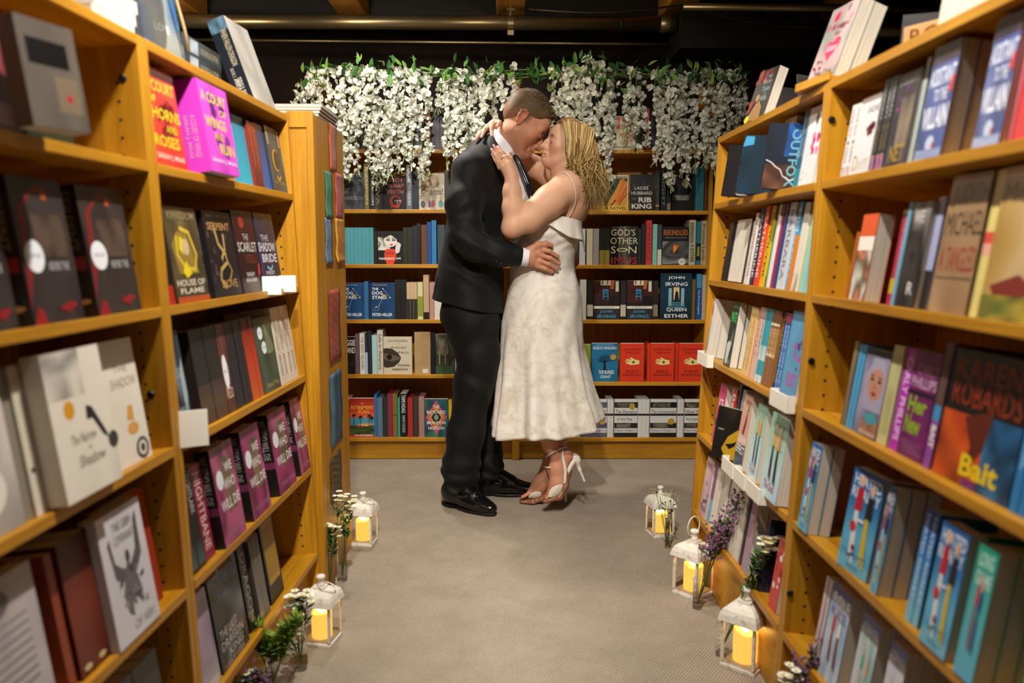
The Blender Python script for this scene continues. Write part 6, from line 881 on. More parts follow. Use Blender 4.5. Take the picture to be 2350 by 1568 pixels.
b = onfloor(575, 1640); vase(b[0], b[1], .018, .1, 'clear vase at the near end of the carpet'); Yv = b[1]
flower('mixed_bunch', (b[0], b[1], 0), [at(590, 1540, Yv), at(602, 1548, Yv)], 'pinkish statice at near end of the carpet', 'statice', 6)
flower('daisy_bunch', (b[0]-.003, b[1], 0), [at(562, 1558, Yv), at(574, 1562, Yv), at(556, 1572, Yv)], 'cream blossoms at near end of the carpet', 'daisy', 7)
# hockey side
b = onfloor(1532, 1258); vase(b[0], b[1], .011, .115, 'thin clear vase before the far lantern'); Yv = b[1]
flower('sprig', (b[0], b[1], 0), [at(1515, 1140, Yv), at(1528, 1150, Yv), at(1540, 1138, Yv), at(1505, 1128, Yv), at(1546, 1146, Yv)], 'sparse sprigs with tiny white buds', 'daisy', 8, .0028, .25)
b = onfloor(1600, 1396); vase(b[0], b[1], .015, .1, 'clear vase holding purple statice'); Yv = b[1]
flower('statice_bunch', (b[0], b[1], 0), [at(1650, 1190, Yv-.05), at(1668, 1170, Yv-.09), at(1690, 1150, Yv-.13), at(1640, 1210, Yv-.03), at(1698, 1135, Yv-.15), at(1660, 1215, Yv-.07), at(1676, 1205, Yv-.1)], 'tall purple statice leaning toward the bookcase', 'statice', 9, leafy=1.2)
mb = MB(); p = aty(1611, 1256, Yv); mb.lathe([(.0001, -.011), (.008, -.008), (.0115, 0), (.008, .008), (.0001, .011)], 12, p); mb.tube([tuple(p), (p[0]-.003, p[1]+.002, .12), (b[0]+.002, b[1], .02)], .0012, 5)
tag(mb.build('billy_button', mat('billy_yellow', '#a8a838', .8), None, smooth=True), 'round yellow green billy button beside the statice', 'flower')
b = np.array((.595, 2.135, 0)); vase(b[0], b[1], .014, .1, 'clear vase behind the lantern by hockey case'); Yv = 2.04
flower('daisy_bunch', tuple(b), [at(1756, 1240, Yv), at(1768, 1250, Yv), at(1776, 1262, Yv), at(1750, 1258, Yv), at(1780, 1246, Yv-.01)], 'white daisies rising behind the lantern by hockey case', 'daisy', 10, leafy=2.4)
b = (.575, 1.70, 0); vase(b[0], b[1], .015, .1, 'clear vase nearest the hockey case at the aisle end'); Yv = 1.66
flower('mixed_bunch', b, [at(1840, 1545, Yv), at(1862, 1530, Yv), at(1880, 1475, Yv), at(1888, 1500, Yv)], 'purple statice at the aisle end', 'statice', 11)
flower('daisy_bunch', (b[0]+.002, b[1], 0), [at(1812, 1550, Yv), at(1826, 1548, Yv), at(1800, 1562, Yv)], 'white daisies at the aisle end', 'daisy', 12)
# ---------------------------------------------------------------- implicit modelling: smooth unions turned into one quad mesh
class SDF:
    def __init__(s): s.p = []; s.T = Matrix.Identity(4); s.sc = 1.
    def frame(s, T, sc=1.): s.T = T; s.sc = sc; return s
    def _w(s, v): return np.array(s.T @ Vector([float(c)*s.sc for c in v]))
    def _add(s, f, lo, hi, k, op): s.p.append((f, np.array(lo)-k-.004, np.array(hi)+k+.004, k, op))
    def cap(s, a, b, ra, rb=None, k=.01, op='u', ys=1.):
        a, b = s._w(a), s._w(b); ra *= s.sc; rb = ra if rb is None else rb*s.sc
        S = np.array((1., 1./ys, 1.)); a_, b_ = a*S, b*S; ab = b_-a_; L2 = float(ab@ab)+1e-12
        def f(X, Y, Z):
            px, py, pz = X-a_[0], Y/ys-a_[1], Z-a_[2]
            t = np.clip((px*ab[0]+py*ab[1]+pz*ab[2])/L2, 0, 1)
            return np.sqrt((px-t*ab[0])**2+(py-t*ab[1])**2+(pz-t*ab[2])**2)-(ra+t*(rb-ra))
        m = max(ra, rb)*np.array((1, max(ys, 1), 1)); s._add(f, np.minimum(a, b)-m, np.maximum(a, b)+m, k, op); return s
    def chain(s, pts, rs, k=.01, op='u', ys=1.):
        for i in range(len(pts)-1): s.cap(pts[i], pts[i+1], rs[i], rs[i+1], k, op, ys)
        return s
    def ell(s, c, r, R=None, k=.01, op='u'):
        c = s._w(c); r = np.array(r)*s.sc; M = np.array((s.T.to_3x3().normalized() @ (R if R is not None else Matrix.Identity(3))))
        def f(X, Y, Z):
            dx, dy, dz = X-c[0], Y-c[1], Z-c[2]
            q = [(M[0, i]*dx+M[1, i]*dy+M[2, i]*dz) for i in range(3)]
            k0 = np.sqrt(sum((q[i]/r[i])**2 for i in range(3))); k1 = np.sqrt(sum((q[i]/r[i]**2)**2 for i in range(3)))+1e-9
            return k0*(k0-1)/k1
        m = max(r); s._add(f, c-m, c+m, k, op); return s
    def sph(s, c, r, k=.01, op='u'): return s.cap(c, (c[0], c[1], c[2]+1e-5), r, r, k, op)
    def plane(s, p, n, k=.004):      # keep the side the normal points away from
        p = s._w(p); n = np.array(n, float); n /= np.linalg.norm(n)
        s.p.append((lambda X, Y, Z: (X-p[0])*n[0]+(Y-p[1])*n[1]+(Z-p[2])*n[2], None, None, k, 'i')); return s
    def mesh(s, res, disp=None, lo=None, hi=None):
        L_ = np.min([p[1] for p in s.p if p[1] is not None and p[4] == 'u'], 0) if lo is None else np.array(lo)
        H_ = np.max([p[2] for p in s.p if p[1] is not None and p[4] == 'u'], 0) if hi is None else np.array(hi)
        n = np.ceil((H_-L_)/res).astype(int)+2; ax = [(L_[i]+res*np.arange(n[i])).astype(np.float32) for i in range(3)]
        F = np.full(n, .04, np.float32)
        for f, a, b, k, op in s.p:
            if a is None: sl = [slice(0, n[i]) for i in range(3)]
            else:
                i0 = [max(0, int((a[i]-L_[i])/res)) for i in range(3)]; i1 = [min(n[i], int((b[i]-L_[i])/res)+2) for i in range(3)]
                if any(i1[i] <= i0[i] for i in range(3)): continue
                sl = [slice(i0[i], i1[i]) for i in range(3)]
            d = f(ax[0][sl[0]][:, None, None], ax[1][sl[1]][None, :, None], ax[2][sl[2]][None, None, :]).astype(np.float32)
            A = F[tuple(sl)]
            if op == 'u': h = np.maximum(k-np.abs(A-d), 0)/k; F[tuple(sl)] = np.minimum(A, d)-h*h*k*.25
            elif op == 's': d = -d; h = np.maximum(k-np.abs(A-d), 0)/k; F[tuple(sl)] = np.maximum(A, d)+h*h*k*.25
            else: h = np.maximum(k-np.abs(A-d), 0)/k; F[tuple(sl)] = np.maximum(A, d)+h*h*k*.25
        if disp is not None:
            I = np.nonzero(np.abs(F) < .012); P = np.stack([ax[i][I[i]] for i in range(3)], 1); F[I] += disp(P).astype(np.float32)
        return nets(F, L_, res)
def nets(F, lo, res):
    s = F < 0; n = F.shape
    c = np.zeros((n[0]-1, n[1]-1, n[2]-1), np.uint8)
    for i in (0, 1):
        for j in (0, 1):
            for k in (0, 1): c += s[i:n[0]-1+i, j:n[1]-1+j, k:n[2]-1+k]
    A = np.nonzero((c > 0) & (c < 8)); m = len(A[0]); idx = np.full(c.shape, -1, np.int32); idx[A] = np.arange(m)
    base = np.stack(A, 1).astype(np.float32); acc = np.zeros((m, 3), np.float32); cnt = np.zeros(m, np.float32)
    for ax in range(3):
        o = [a for a in range(3) if a != ax]
        for i in (0, 1):
            for j in (0, 1):
                off = [0, 0, 0]; off[o[0]] = i; off[o[1]] = j; of2 = list(off); of2[ax] = 1
                f0 = F[A[0]+off[0], A[1]+off[1], A[2]+off[2]]; f1 = F[A[0]+of2[0], A[1]+of2[1], A[2]+of2[2]]
                q = (f0 < 0) != (f1 < 0); t = np.where(q, f0/np.where(q, f0-f1, 1), 0)
                pt = np.tile(np.array(off, np.float32), (m, 1)); pt[:, ax] = t
                acc[q] += pt[q]; cnt[q] += 1
    V = (base+acc/cnt[:, None])*res+np.array(lo, np.float32); Q = []
    for ax in range(3):
        a = [slice(None)]*3; b = [slice(None)]*3; a[ax] = slice(0, n[ax]-1); b[ax] = slice(1, n[ax])
        d = s[tuple(a)] != s[tuple(b)]; o = [q for q in range(3) if q != ax]
        for q in o:
            w = [slice(None)]*3; w[q] = 0; d[tuple(w)] = False; w[q] = n[q]-1; d[tuple(w)] = False
        E = np.nonzero(d); ins = s[E]
        def cell(i, j):
            e = list(E); e[o[0]] = e[o[0]]-i; e[o[1]] = e[o[1]]-j; return idx[e[0], e[1], e[2]]
        q4 = np.stack([cell(1, 1), cell(0, 1), cell(0, 0), cell(1, 0)], 1)
        fl = ins if ax != 1 else ~ins
        q4[~fl] = q4[~fl][:, ::-1]; Q.append(q4)
    Q = np.concatenate(Q); return V, Q[(Q >= 0).all(1)]
def npmesh(name, V, Q, cols=None, mats=None, mat_idx=None):
    me = bpy.data.meshes.new(name); me.vertices.add(len(V)); me.vertices.foreach_set('co', np.asarray(V, np.float32).ravel())
    nf = len(Q); w = Q.shape[1]; me.loops.add(nf*w); me.loops.foreach_set('vertex_index', Q.astype(np.int32).ravel())
    me.polygons.add(nf); me.polygons.foreach_set('loop_start', np.arange(0, nf*w, w, dtype=np.int32)); me.polygons.foreach_set('loop_total', np.full(nf, w, np.int32))
    me.polygons.foreach_set('use_smooth', np.ones(nf, bool))
    if cols is not None:
        a = me.color_attributes.new('Col', 'FLOAT_COLOR', 'POINT'); arr = np.ones((len(V), 4), np.float32); arr[:, :3] = cols; a.data.foreach_set('color', arr.ravel())
    me.update(calc_edges=True); me.validate(); return me
def relax(V, Q, it=1, lam=.5):
    for _ in range(it):
        S = np.zeros_like(V); c = np.zeros(len(V), np.float32)
        for a, b in ((0, 1), (1, 2), (2, 3), (3, 0)):
            np.add.at(S, Q[:, a], V[Q[:, b]]); np.add.at(c, Q[:, a], 1); np.add.at(S, Q[:, b], V[Q[:, a]]); np.add.at(c, Q[:, b], 1)
        V = V*(1-lam)+lam*S/np.maximum(c, 1)[:, None]
    return V
def P(px, py, Y): return aty(px, py, Y)
def pts(L_): return [P(*q) for q in L_]
def sm(x, a, b): t = np.clip((x-a)/(b-a), 0, 1); return t*t*(3-2*t)
def near(Pt, c, r): return np.exp(-((Pt-np.array(c))**2).sum(1)/(r*r))
def headmat(origin, f, roll=0.):
    f = Vector(f).normalized(); up = Vector((0, 0, 1)); l = up.cross(f).normalized(); u = f.cross(l)
    if roll: q = Matrix.Rotation(roll, 3, f); l = q @ l; u = q @ u
    return Matrix([[f[i], l[i], u[i], origin[i]] for i in range(3)]+[[0, 0, 0, 1]])
# ---------------------------------------------------------------- people: the man
def skinmat(name, rough=.5, sub=.12):
    m = mat(name, '#d9a587', rough, 0, .35, src='col'); b = PB(m)
    b.inputs['Subsurface Weight'].default_value = sub; b.inputs['Subsurface Radius'].default_value = (.012, .005, .003); b.inputs['Subsurface Scale'].default_value = .6
    tc = N(m, 'ShaderNodeTexCoord'); n = N(m, 'ShaderNodeTexNoise', Scale=420., Detail=2.); L(m, tc, 'Object', n, 0)
    bp = N(m, 'ShaderNodeBump', Strength=.05, Distance=.001); L(m, n, 0, bp, 'Height'); L(m, bp, 0, b, 'Normal'); return m
M_skinm = skinmat('skin_ruddy'); M_skinw = skinmat('skin_fair')
def clothmat(name, col, rough, sheen=0., sc=900., st=.15):
    m = mat(name, col, rough, 0, .3); PB(m).inputs['Sheen Weight'].default_value = sheen
    tc = N(m, 'ShaderNodeTexCoord'); n = N(m, 'ShaderNodeTexNoise', Scale=sc, Detail=2.); L(m, tc, 'Object', n, 0)
    bp = N(m, 'ShaderNodeBump', Strength=st, Distance=.001); L(m, n, 0, bp, 'Height'); L(m, bp, 0, PB(m), 'Normal'); return m
M_suit = clothmat('suit_wool', '#080a0b', .7, .04); M_trou = clothmat('trouser_wool', '#060708', .7, .03)
M_shirt = clothmat('shirt_cotton', '#e9e6ec', .7); M_tie = clothmat('tie_silk', '#15161a', .28)
M_shoe = mat('black_leather', '#0b0b0d', .16, 0, .6); M_sole = mat('shoe_sole', '#0a0909', .5); M_metal = mat('silver_metal', '#b8bcc4', .2, 1.)
MANF = (math.cos(.70)*math.cos(.16), math.cos(.70)*math.sin(.16), -math.sin(.70))
HS = 1.0
_t = headmat((0, 0, 0), MANF); _e = _t.to_3x3() @ Vector((-.016*HS, -.076*HS, 0))
mear = P(1200, 268, 3.39); MH = headmat(mear-np.array(_e), MANF)
def head_sdf(d, T, sc, male=True):
    d.frame(T, sc)
    d.ell((-.008, 0, .043), (.096, .076, .086), k=.02) if male else d.ell((-.012, 0, .034), (.098, .075, .078), k=.02)
    d.ell((.03, 0, -.02), (.07, .064, .09), k=.03)
    d.ell((.062, 0, .045 if male else .034), (.038, .058, .045 if male else .04), k=.03)            # forehead
    for s in (-1, 1):
        d.cap((.0, s*.052, -.055), (.072, s*.018, -.104), .021 if male else .017, .018 if male else .015, k=.025)   # jaw
        d.sph((.058, s*.044, -.026), .024 if male else .025, k=.025)     # cheek
        d.cap((.082, s*.018, .016), (.074, s*.05, .014), .012 if male else .008, .011 if male else .007, k=.016)      # brow
    d.sph((.082, 0, -.106), .021 if male else .017, k=.02)
    for s in (-1, 1): d.sph((.104, s*.033, -.003), .017, k=.014, op='s')
    for s in (-1, 1): d.ell((.0815, s*.0325, -.004), (.0155, .0185, .0145), k=.006)
    d.chain([(.09, 0, .014), (.108, 0, -.012), (.1235, 0, -.036)], [.0085, .0095, .0125 if male else .0105], k=.012)
    for s in (-1, 1): d.sph((.108, s*.0125, -.04), .0095 if male else .008, k=.008)
    d.cap((.098, 0, -.05), (.1, 0, -.09), .014, .014, k=.02)         # muzzle
    lip = .0068 if male else .0078
    d.chain([(.0945, -.023, -.0685), (.1085, -.007, -.0655), (.1085, .007, -.0655), (.0945, .023, -.0685)], [.004, lip, lip, .004], k=.006)
    d.chain([(.0935, -.02, -.0755), (.1065, -.006, -.0795), (.1065, .006, -.0795), (.0935, .02, -.0755)], [.004, lip*1.1, lip*1.1, .004], k=.006)
    d.chain([(.0975, -.026, -.0715), (.1165, 0, -.0722), (.0975, .026, -.0715)], [.0012, .0014, .0012], k=.003, op='s')
    for s in (-1, 1):       # ears
        d.ell((-.02, s*.0785, -.006), (.0165, .006, .029), Matrix.Rotation(-.2, 3, 'Y'), k=.008)
        d.chain([(-.004, s*.079, .004), (-.008, s*.0835, .022), (-.022, s*.086, .027), (-.036, s*.087, .014), (-.035, s*.085, -.008), (-.025, s*.081, -.026), (-.014, s*.079, -.033)], [.0035, .0042, .0045, .0045, .004, .0045, .0055], k=.005)
        d.ell((-.018, s*.0855, -.004), (.008, .005, .014), k=.005, op='s')
    return d
nb = P(1128, 350, 3.478)
def man_upper():
    d = SDF(); head_sdf(d, MH, HS); d.frame(MH, HS)
    d.frame(Matrix.Identity(4), 1.)
    d.cap(P(1188, 297, 3.462), nb, .06, .058, k=.03)
    d.chain(pts([(1128, 352, 3.478), (1105, 450, 3.49), (1088, 560, 3.5), (1085, 660, 3.5)]), [.05, .095, .095, .1], k=.03, ys=1.45)
    # right arm and hand
    d.chain(pts([(1085, 392, 3.33), (1072, 545, 3.25), (1192, 590, 3.272)]), [.055, .042, .027], k=.02)
    d.cap(P(1192, 590, 3.272), P(1217, 591, 3.277), .026, .029, k=.02)
    d.chain(pts([(1218, 583, 3.276), (1236, 580, 3.273)]), [.022, .017], k=.015); d.chain(pts([(1218, 600, 3.278), (1234, 605, 3.276)]), [.022, .016], k=.015)
    for q in ([(1238, 573, 3.272), (1260, 577, 3.266), (1280, 589, 3.281)], [(1240, 586, 3.27), (1263, 593, 3.264), (1283, 606, 3.28)], [(1238, 599, 3.271), (1260, 607, 3.265), (1278, 617, 3.28)], [(1233, 610, 3.274), (1251, 617, 3.269), (1267, 624, 3.282)]):
        d.chain(pts(q), [.0112, .0098, .0082], k=.003); d.sph(P(*q[0]), .0122, k=.007)
    d.chain(pts([(1212, 577, 3.27), (1236, 562, 3.268), (1252, 560, 3.272), (1265, 563, 3.28)]), [.018, .0135, .0115, .0092], k=.01)
    # left arm reaching round her back
    d.chain(pts([(1160, 395, 3.64), (1238, 560, 3.68), (1302, 598, 3.6)]), [.055, .042, .027], k=.02)
    d.cap(P(1302, 598, 3.6), P(1314, 602, 3.56), .026, .027, k=.015)
    for q in ([(1316, 590, 3.555), (1319, 586, 3.51), (1309, 586, 3.48)], [(1318, 598, 3.55), (1321, 597, 3.505), (1310, 599, 3.475)], [(1318, 607, 3.55), (1320, 608, 3.505), (1310, 611, 3.478)], [(1316, 615, 3.555), (1316, 618, 3.515), (1307, 622, 3.485)]):
        d.chain(pts(q), [.0112, .01, .0085], k=.003)
    return d.mesh(.0025)
def local(V, T, sc): I = np.array(T.inverted()); return (V@I[:3, :3].T+I[:3, 3])/sc
def face_cols(V, T, sc, base, lip, red, brow, male):
    q = local(V, T, sc); C = np.tile(np.array(lin(base)), (len(V), 1)); ax = np.abs(q[:, 1])
    def mixc(w, c): nonlocal C; w = np.clip(w, 0, 1)[:, None]; C = C*(1-w)+np.array(lin(c))*w
    def g(c, r): return np.exp(-(((q-np.array(c))/np.array(r))**2).sum(1))
    q2 = q.copy(); q2[:, 1] = ax; q_ = q; q = q2
    mixc(.55*g((.07, .042, -.03), (.03, .025, .025)), red); mixc(.6*g((.12, .0, -.036), (.014, .016, .014)), red)
    mixc(.75*g((-.016, .083, -.004), (.024, .02, .034)), red)
    if male:
        fz = sm(q[:, 2], -.06, .015)*sm(-q[:, 0], -.03, .0)*(q[:, 0] < .02)*(1-sm(g((-.018, .083, -.004), (.024, .02, .036)), .25, .6)); fz *= sm(q[:, 2]-(.0 if True else 0), -.07, .0)*(1-(q[:, 0] > -.036)*(q[:, 2] < -.012)); mixc(fz*RNG.uniform(.6, 1., len(fz)), '#4d3a27')
        st = g((.06, .02, -.095), (.06, .05, .03))+.8*g((.105, .0, -.055), (.016, .022, .007)); mixc(.3*st, '#7a5540')
    else: mixc(.25*g((.07, .03, -.1), (.05, .04, .03)), red)
    mouth = (ax < .0215) & (q[:, 0] > .088) & (q[:, 2] < -.0605) & (q[:, 2] > -.0875)
    mixc((.7 if male else .62)*mouth*sm(q[:, 0], .09, .102), lip); mixc(.8*g((.1, .0, -.0722), (.02, .02, .0018)), '#6a342c')
    mixc(.9*sm(g((.088, .034, .018), (.02, .017, .0055)), .2, .6), brow)
    lash = np.exp(-((q[:, 2]+.0115+.9*(ax-.0325)**2/.02)/.0022)**2)*(np.abs(ax-.0325) < .0165)*(q[:, 0] > .07); mixc(.9*lash, '#241712')
    mixc(.35*g((.092, .0325, .002), (.012, .017, .008)), red)
    q = q_; return C
V, Q = man_upper()
d = SDF(); d.chain(pts([(1085, 655, 3.5), (1085, 705, 3.5)]), [.1, .1], k=.03, ys=1.4)
legsR = [(1072, 715, 3.42), (1085, 880, 3.42), (1052, 1090, 3.43), (1046, 1130, 3.44)]; legsL = [(1100, 715, 3.58), (1108, 900, 3.6), (1117, 1080, 3.6), (1112, 1118, 3.61)]
for lg in (legsR, legsL): d.chain(pts(lg), [.075, .05, .036, .035], k=.02)
d.cap(P(1046, 1135, 3.44), P(1080, 1152, 3.4), .03, .024, k=.02); d.cap(P(1112, 1118, 3.61), P(1165, 1128, 3.61), .032, .026, k=.02)
V2, Q2 = d.mesh(.006)
cm = face_cols(V, MH, HS, '#c28a6c', '#b0685a', '#b85a44', '#4a3424', True)
wh = np.maximum(near(V, P(1255, 592, 3.275), .05), 0)[:, None]; cm = cm*(1-.5*wh)+np.array(lin('#b8704e'))*.5*wh
cols = np.concatenate([cm, np.where(V2[:, 2:3] < .3, np.array(lin('#0b0b0d')), np.array(lin('#c28a6c')))])
man = empty('person', Matrix.Translation(onfloor(1085, 1150)), 'person in black suit leaning in to embrace the person in white', 'person')
MI = man.matrix_world.inverted()
def surf(px, py, V, lift=.003, r=3.5):
    "first point of a figure's skin met by the sight line through a photo point"
    q = V-C0; z = q@c_f; x = CX+FPX*(q@c_r)/z; y = CY-FPX*(q@c_u)/z; s = (x-px)**2+(y-py)**2 < r*r
    d = ray(px, py); return C0+d*((z[s].min() if s.any() else 3.4)-lift)
def child(name, V, Q, mat_, parent, cols=None):
    T = np.array(parent.matrix_world.translation) if parent.parent is None else np.array((MI if False else parent.matrix_world).translation)
    return mkobj(name, npmesh(name, np.asarray(V)-T, Q, cols), mat_, parent)
bpy.context.view_layer.update()
child('body', np.concatenate([V, V2]), np.concatenate([Q, Q2+len(V)]), M_skinm, man, cols)
# jacket
def fold(Pt, dirv, fr, ph=0., w=.5):
    q = Pt@np.array(dirv); return np.sin(q*fr+ph+w*np.sin(Pt[:, 0]*31+Pt[:, 2]*17)+w*np.sin(Pt[:, 1]*23-Pt[:, 2]*29))
d = SDF()
d.chain(pts([(1080, 735, 3.5), (1082, 640, 3.5), (1086, 560, 3.5), (1100, 460, 3.49), (1122, 385, 3.485)]), [.15, .134, .123, .133, .1], k=.03, ys=1.4)
d.chain(pts([(1118, 368, 3.48), (1083, 388, 3.345)]), [.08, .07], k=.05); d.chain(pts([(1118, 368, 3.48), (1150, 392, 3.63)]), [.08, .066], k=.05)
d.cap(P(1124, 354, 3.478), P(1112, 385, 3.48), .076, .1, k=.03)
slv = pts([(1080, 398, 3.335), (1064, 470, 3.28), (1069, 540, 3.255), (1092, 566, 3.25), (1140, 580, 3.255), (1184, 588, 3.268)])
d.chain(slv, [.074, .07, .062, .057, .05, .0425], k=.035)
d.chain(pts([(1160, 398, 3.64), (1238, 560, 3.68), (1300, 596, 3.6)]), [.068, .056, .042], k=.02)
d.cap(P(1045, 600, 3.48), P(1022, 700, 3.47), .05, .06, k=.05, ys=1.6)
dn = P(1000, 690, 3.42); dn2 = P(1160, 724, 3.42); nn = np.array([-(dn2[2]-dn[2]), 0, dn2[0]-dn[0]])
d.plane(dn, -nn, k=.006)
cuff = P(1198, 590, 3.272); elb = np.array(slv[3])
cd = np.array(cuff)-np.array(P(1160, 583, 3.26)); cd /= np.linalg.norm(cd)
d.p.append((lambda X, Y, Z: np.maximum((X-cuff[0])*cd[0]+(Y-cuff[1])*cd[1]+(Z-cuff[2])*cd[2], -(.09-np.sqrt((X-cuff[0])**2+(Y-cuff[1])**2+(Z-cuff[2])**2)))*1., np.array(cuff)-.06, np.array(cuff)+.06, .003, 'x'))
d.p = [p for p in d.p if p[4] != 'x']
# vent slit up the back of the jacket
va, vb = P(1000, 690, 3.43), P(1031, 585, 3.4)
d.cap(va-np.array((.02, 0, 0)), vb, .008, .002, k=.006, op='s')
def jd(Pt):
    e = near(Pt, elb, .11); s = near(Pt, P(1078, 420, 3.27), .1); w = near(Pt, P(1110, 600, 3.3), .13); u = near(Pt, P(1066, 480, 3.22), .07)
    return .0045*e*fold(Pt, (.5, .3, .85), 120, .5)+.0035*u*fold(Pt, (-.45, .1, .9), 95)+.0012*s*fold(Pt, (.75, .2, .6), 85, 1.)+.003*w*fold(Pt, (.55, .1, .8), 62, 2.)+.0012*fold(Pt, (.3, .5, .7), 28)
V, Q = d.mesh(.0035, jd); V = relax(V, Q, 1, .4); jk = child('jacket', V, Q, M_suit, man)
# flat strips: collar leaf, lapels, tie
def strip(name, A, B, th, mat_, parent, cols=None, seg=1):
    "a cloth strip between two edge polylines, with thickness"
    A = [Vector(a) for a in A]; B = [Vector(b) for b in B]; n = len(A); V = []; F = []
    for i in range(n):
        t = (A[min(i+1, n-1)]-A[max(i-1, 0)]); nm = t.cross(B[i]-A[i]); nm.normalize()
        if nm.y > 0: nm = -nm
        m_ = (A[i]+B[i])/2+nm*th*.8
        for p, o in ((A[i], 1), (m_, 1), (B[i], 1), (B[i], 0), (m_, 0), (A[i], 0)): V.append(p+nm*th*(o-.5))
    for i in range(n-1):
        for k in range(6): F.append((i*6+k, i*6+(k+1) % 6, i*6+6+(k+1) % 6, i*6+6+k))
    F += [tuple(range(6))[::-1], tuple(range(6*n-6, 6*n))]
    T = parent.matrix_world.translation; me = mkmesh(name, [v-T for v in V], F, smooth=True)
    o = mkobj(name, me, mat_, parent); mod = o.modifiers.new('s', 'SUBSURF'); mod.levels = 1; mod.render_levels = 2; return o
d = SDF(); d.cap(P(1150, 330, 3.468), P(1124, 354, 3.478), .0675, .071, k=.02); d.cap(P(1140, 360, 3.46), P(1178, 440, 3.45), .066, .08, k=.03)
d.plane(P(1158, 322, 3.47), np.array((.757, 0, .657)), k=.003)
V, Q = d.mesh(.0035); child('shirt', V, Q, M_shirt, man)
strip('shirt_collar', pts([(1134, 297, 3.475), (1136, 294, 3.435), (1149, 308, 3.402), (1166, 328, 3.388), (1182, 349, 3.39)]), pts([(1120, 312, 3.475), (1130, 312, 3.42), (1140, 328, 3.386), (1151, 344, 3.372), (1163, 358, 3.374)]), .003, M_shirt, man)
strip('jacket_collar', pts([(1121, 306, 3.475), (1129, 304, 3.418), (1140, 327, 3.378), (1153, 353, 3.358), (1170, 390, 3.342), (1190, 440, 3.334), (1202, 480, 3.33)]), pts([(1106, 322, 3.47), (1115, 322, 3.39), (1124, 345, 3.35), (1134, 370, 3.325), (1146, 402, 3.312), (1172, 450, 3.312), (1198, 490, 3.32)]), .004, M_suit, man)
strip('tie', pts([(1172, 356, 3.39), (1183, 374, 3.372), (1192, 398, 3.358), (1204, 428, 3.345), (1216, 470, 3.345)]), pts([(1186, 352, 3.398), (1197, 370, 3.385), (1208, 392, 3.375), (1222, 424, 3.365), (1236, 466, 3.365)]), .004, M_tie, man)
for i, q in enumerate((.3, .55)):
    a = pts([(1172, 356, 3.385), (1183, 374, 3.366), (1192, 398, 3.352), (1204, 428, 3.339)]); b = pts([(1186, 352, 3.393), (1197, 370, 3.379), (1208, 392, 3.369), (1222, 424, 3.359)])
    A = [a[k]*(1-q)+b[k]*q for k in range(4)]; B = [a[k]*(1-q-.07)+b[k]*(q+.07) for k in range(4)]
    strip('tie_stripe', [v+np.array((0, -.004, 0)) for v in A], [v+np.array((0, -.004, 0)) for v in B], .001, M_metal, man)
# cuff of the shirt and sleeve buttons
d = SDF(); d.cap(P(1188, 588.5, 3.27), P(1212, 591, 3.273), .037, .0368, k=.005)
cA = P(1213, 591, 3.2735); cdir = np.array(cA)-np.array(P(1180, 587, 3.268)); d.plane(cA, cdir, k=.002)
V, Q = d.mesh(.003); child('shirt_cuff', V, Q, M_shirt, man)
for i, (x, y) in enumerate(((1133, 597), (1141, 602), (1149, 606))):
    b = np.array(P(x, y, 3.2085+.002*i))-np.array(man.matrix_world.translation); mb = MB(); mb.lathe([(.0001, 0), (.005, 0), (.005, .003), (.0001, .0035)], 10, (0, 0, 0))
    o = mb.build('sleeve_button', M_black, man, smooth=True); o.location = b; o.rotation_euler = (math.pi/2, 0, 0)
# trousers
d = SDF()
d.chain(pts([(1085, 660, 3.5), (1083, 715, 3.5)]), [.12, .135], k=.03, ys=1.3)
d.chain(pts([(1076, 730, 3.43), (1099, 821, 3.42), (1089, 884, 3.42), (1069, 995, 3.42), (1058, 1070, 3.425), (1054, 1118, 3.43)]), [.112, .088, .082, .077, .074, .07], k=.04)
d.chain(pts([(1102, 730, 3.57), (1108, 830, 3.585), (1112, 960, 3.6), (1117, 1060, 3.6), (1114, 1105, 3.605)]), [.11, .1, .078, .072, .068], k=.03)
d.p = [p for p in d.p]
def td(Pt):
    z = Pt[:, 2]; lo = sm(-z, -.3, -.05); kn = np.exp(-((z-.55)/.14)**2); cr = np.exp(-((z-.82)/.1)**2)
    return .0075*lo*fold(Pt, (.25, .1, .95), 85, .3, .9)+.003*kn*fold(Pt, (.5, .2, .8), 60)+.004*cr*fold(Pt, (.6, .2, -.75), 60)+.002*fold(Pt, (.9, .5, .12), 42, 0, .3)
d.plane((-.22, 3.5, .078), (.12, 0, -1), k=.012)
V, Q = d.mesh(.0045, td); child('trousers', V, Q, M_trou, man)
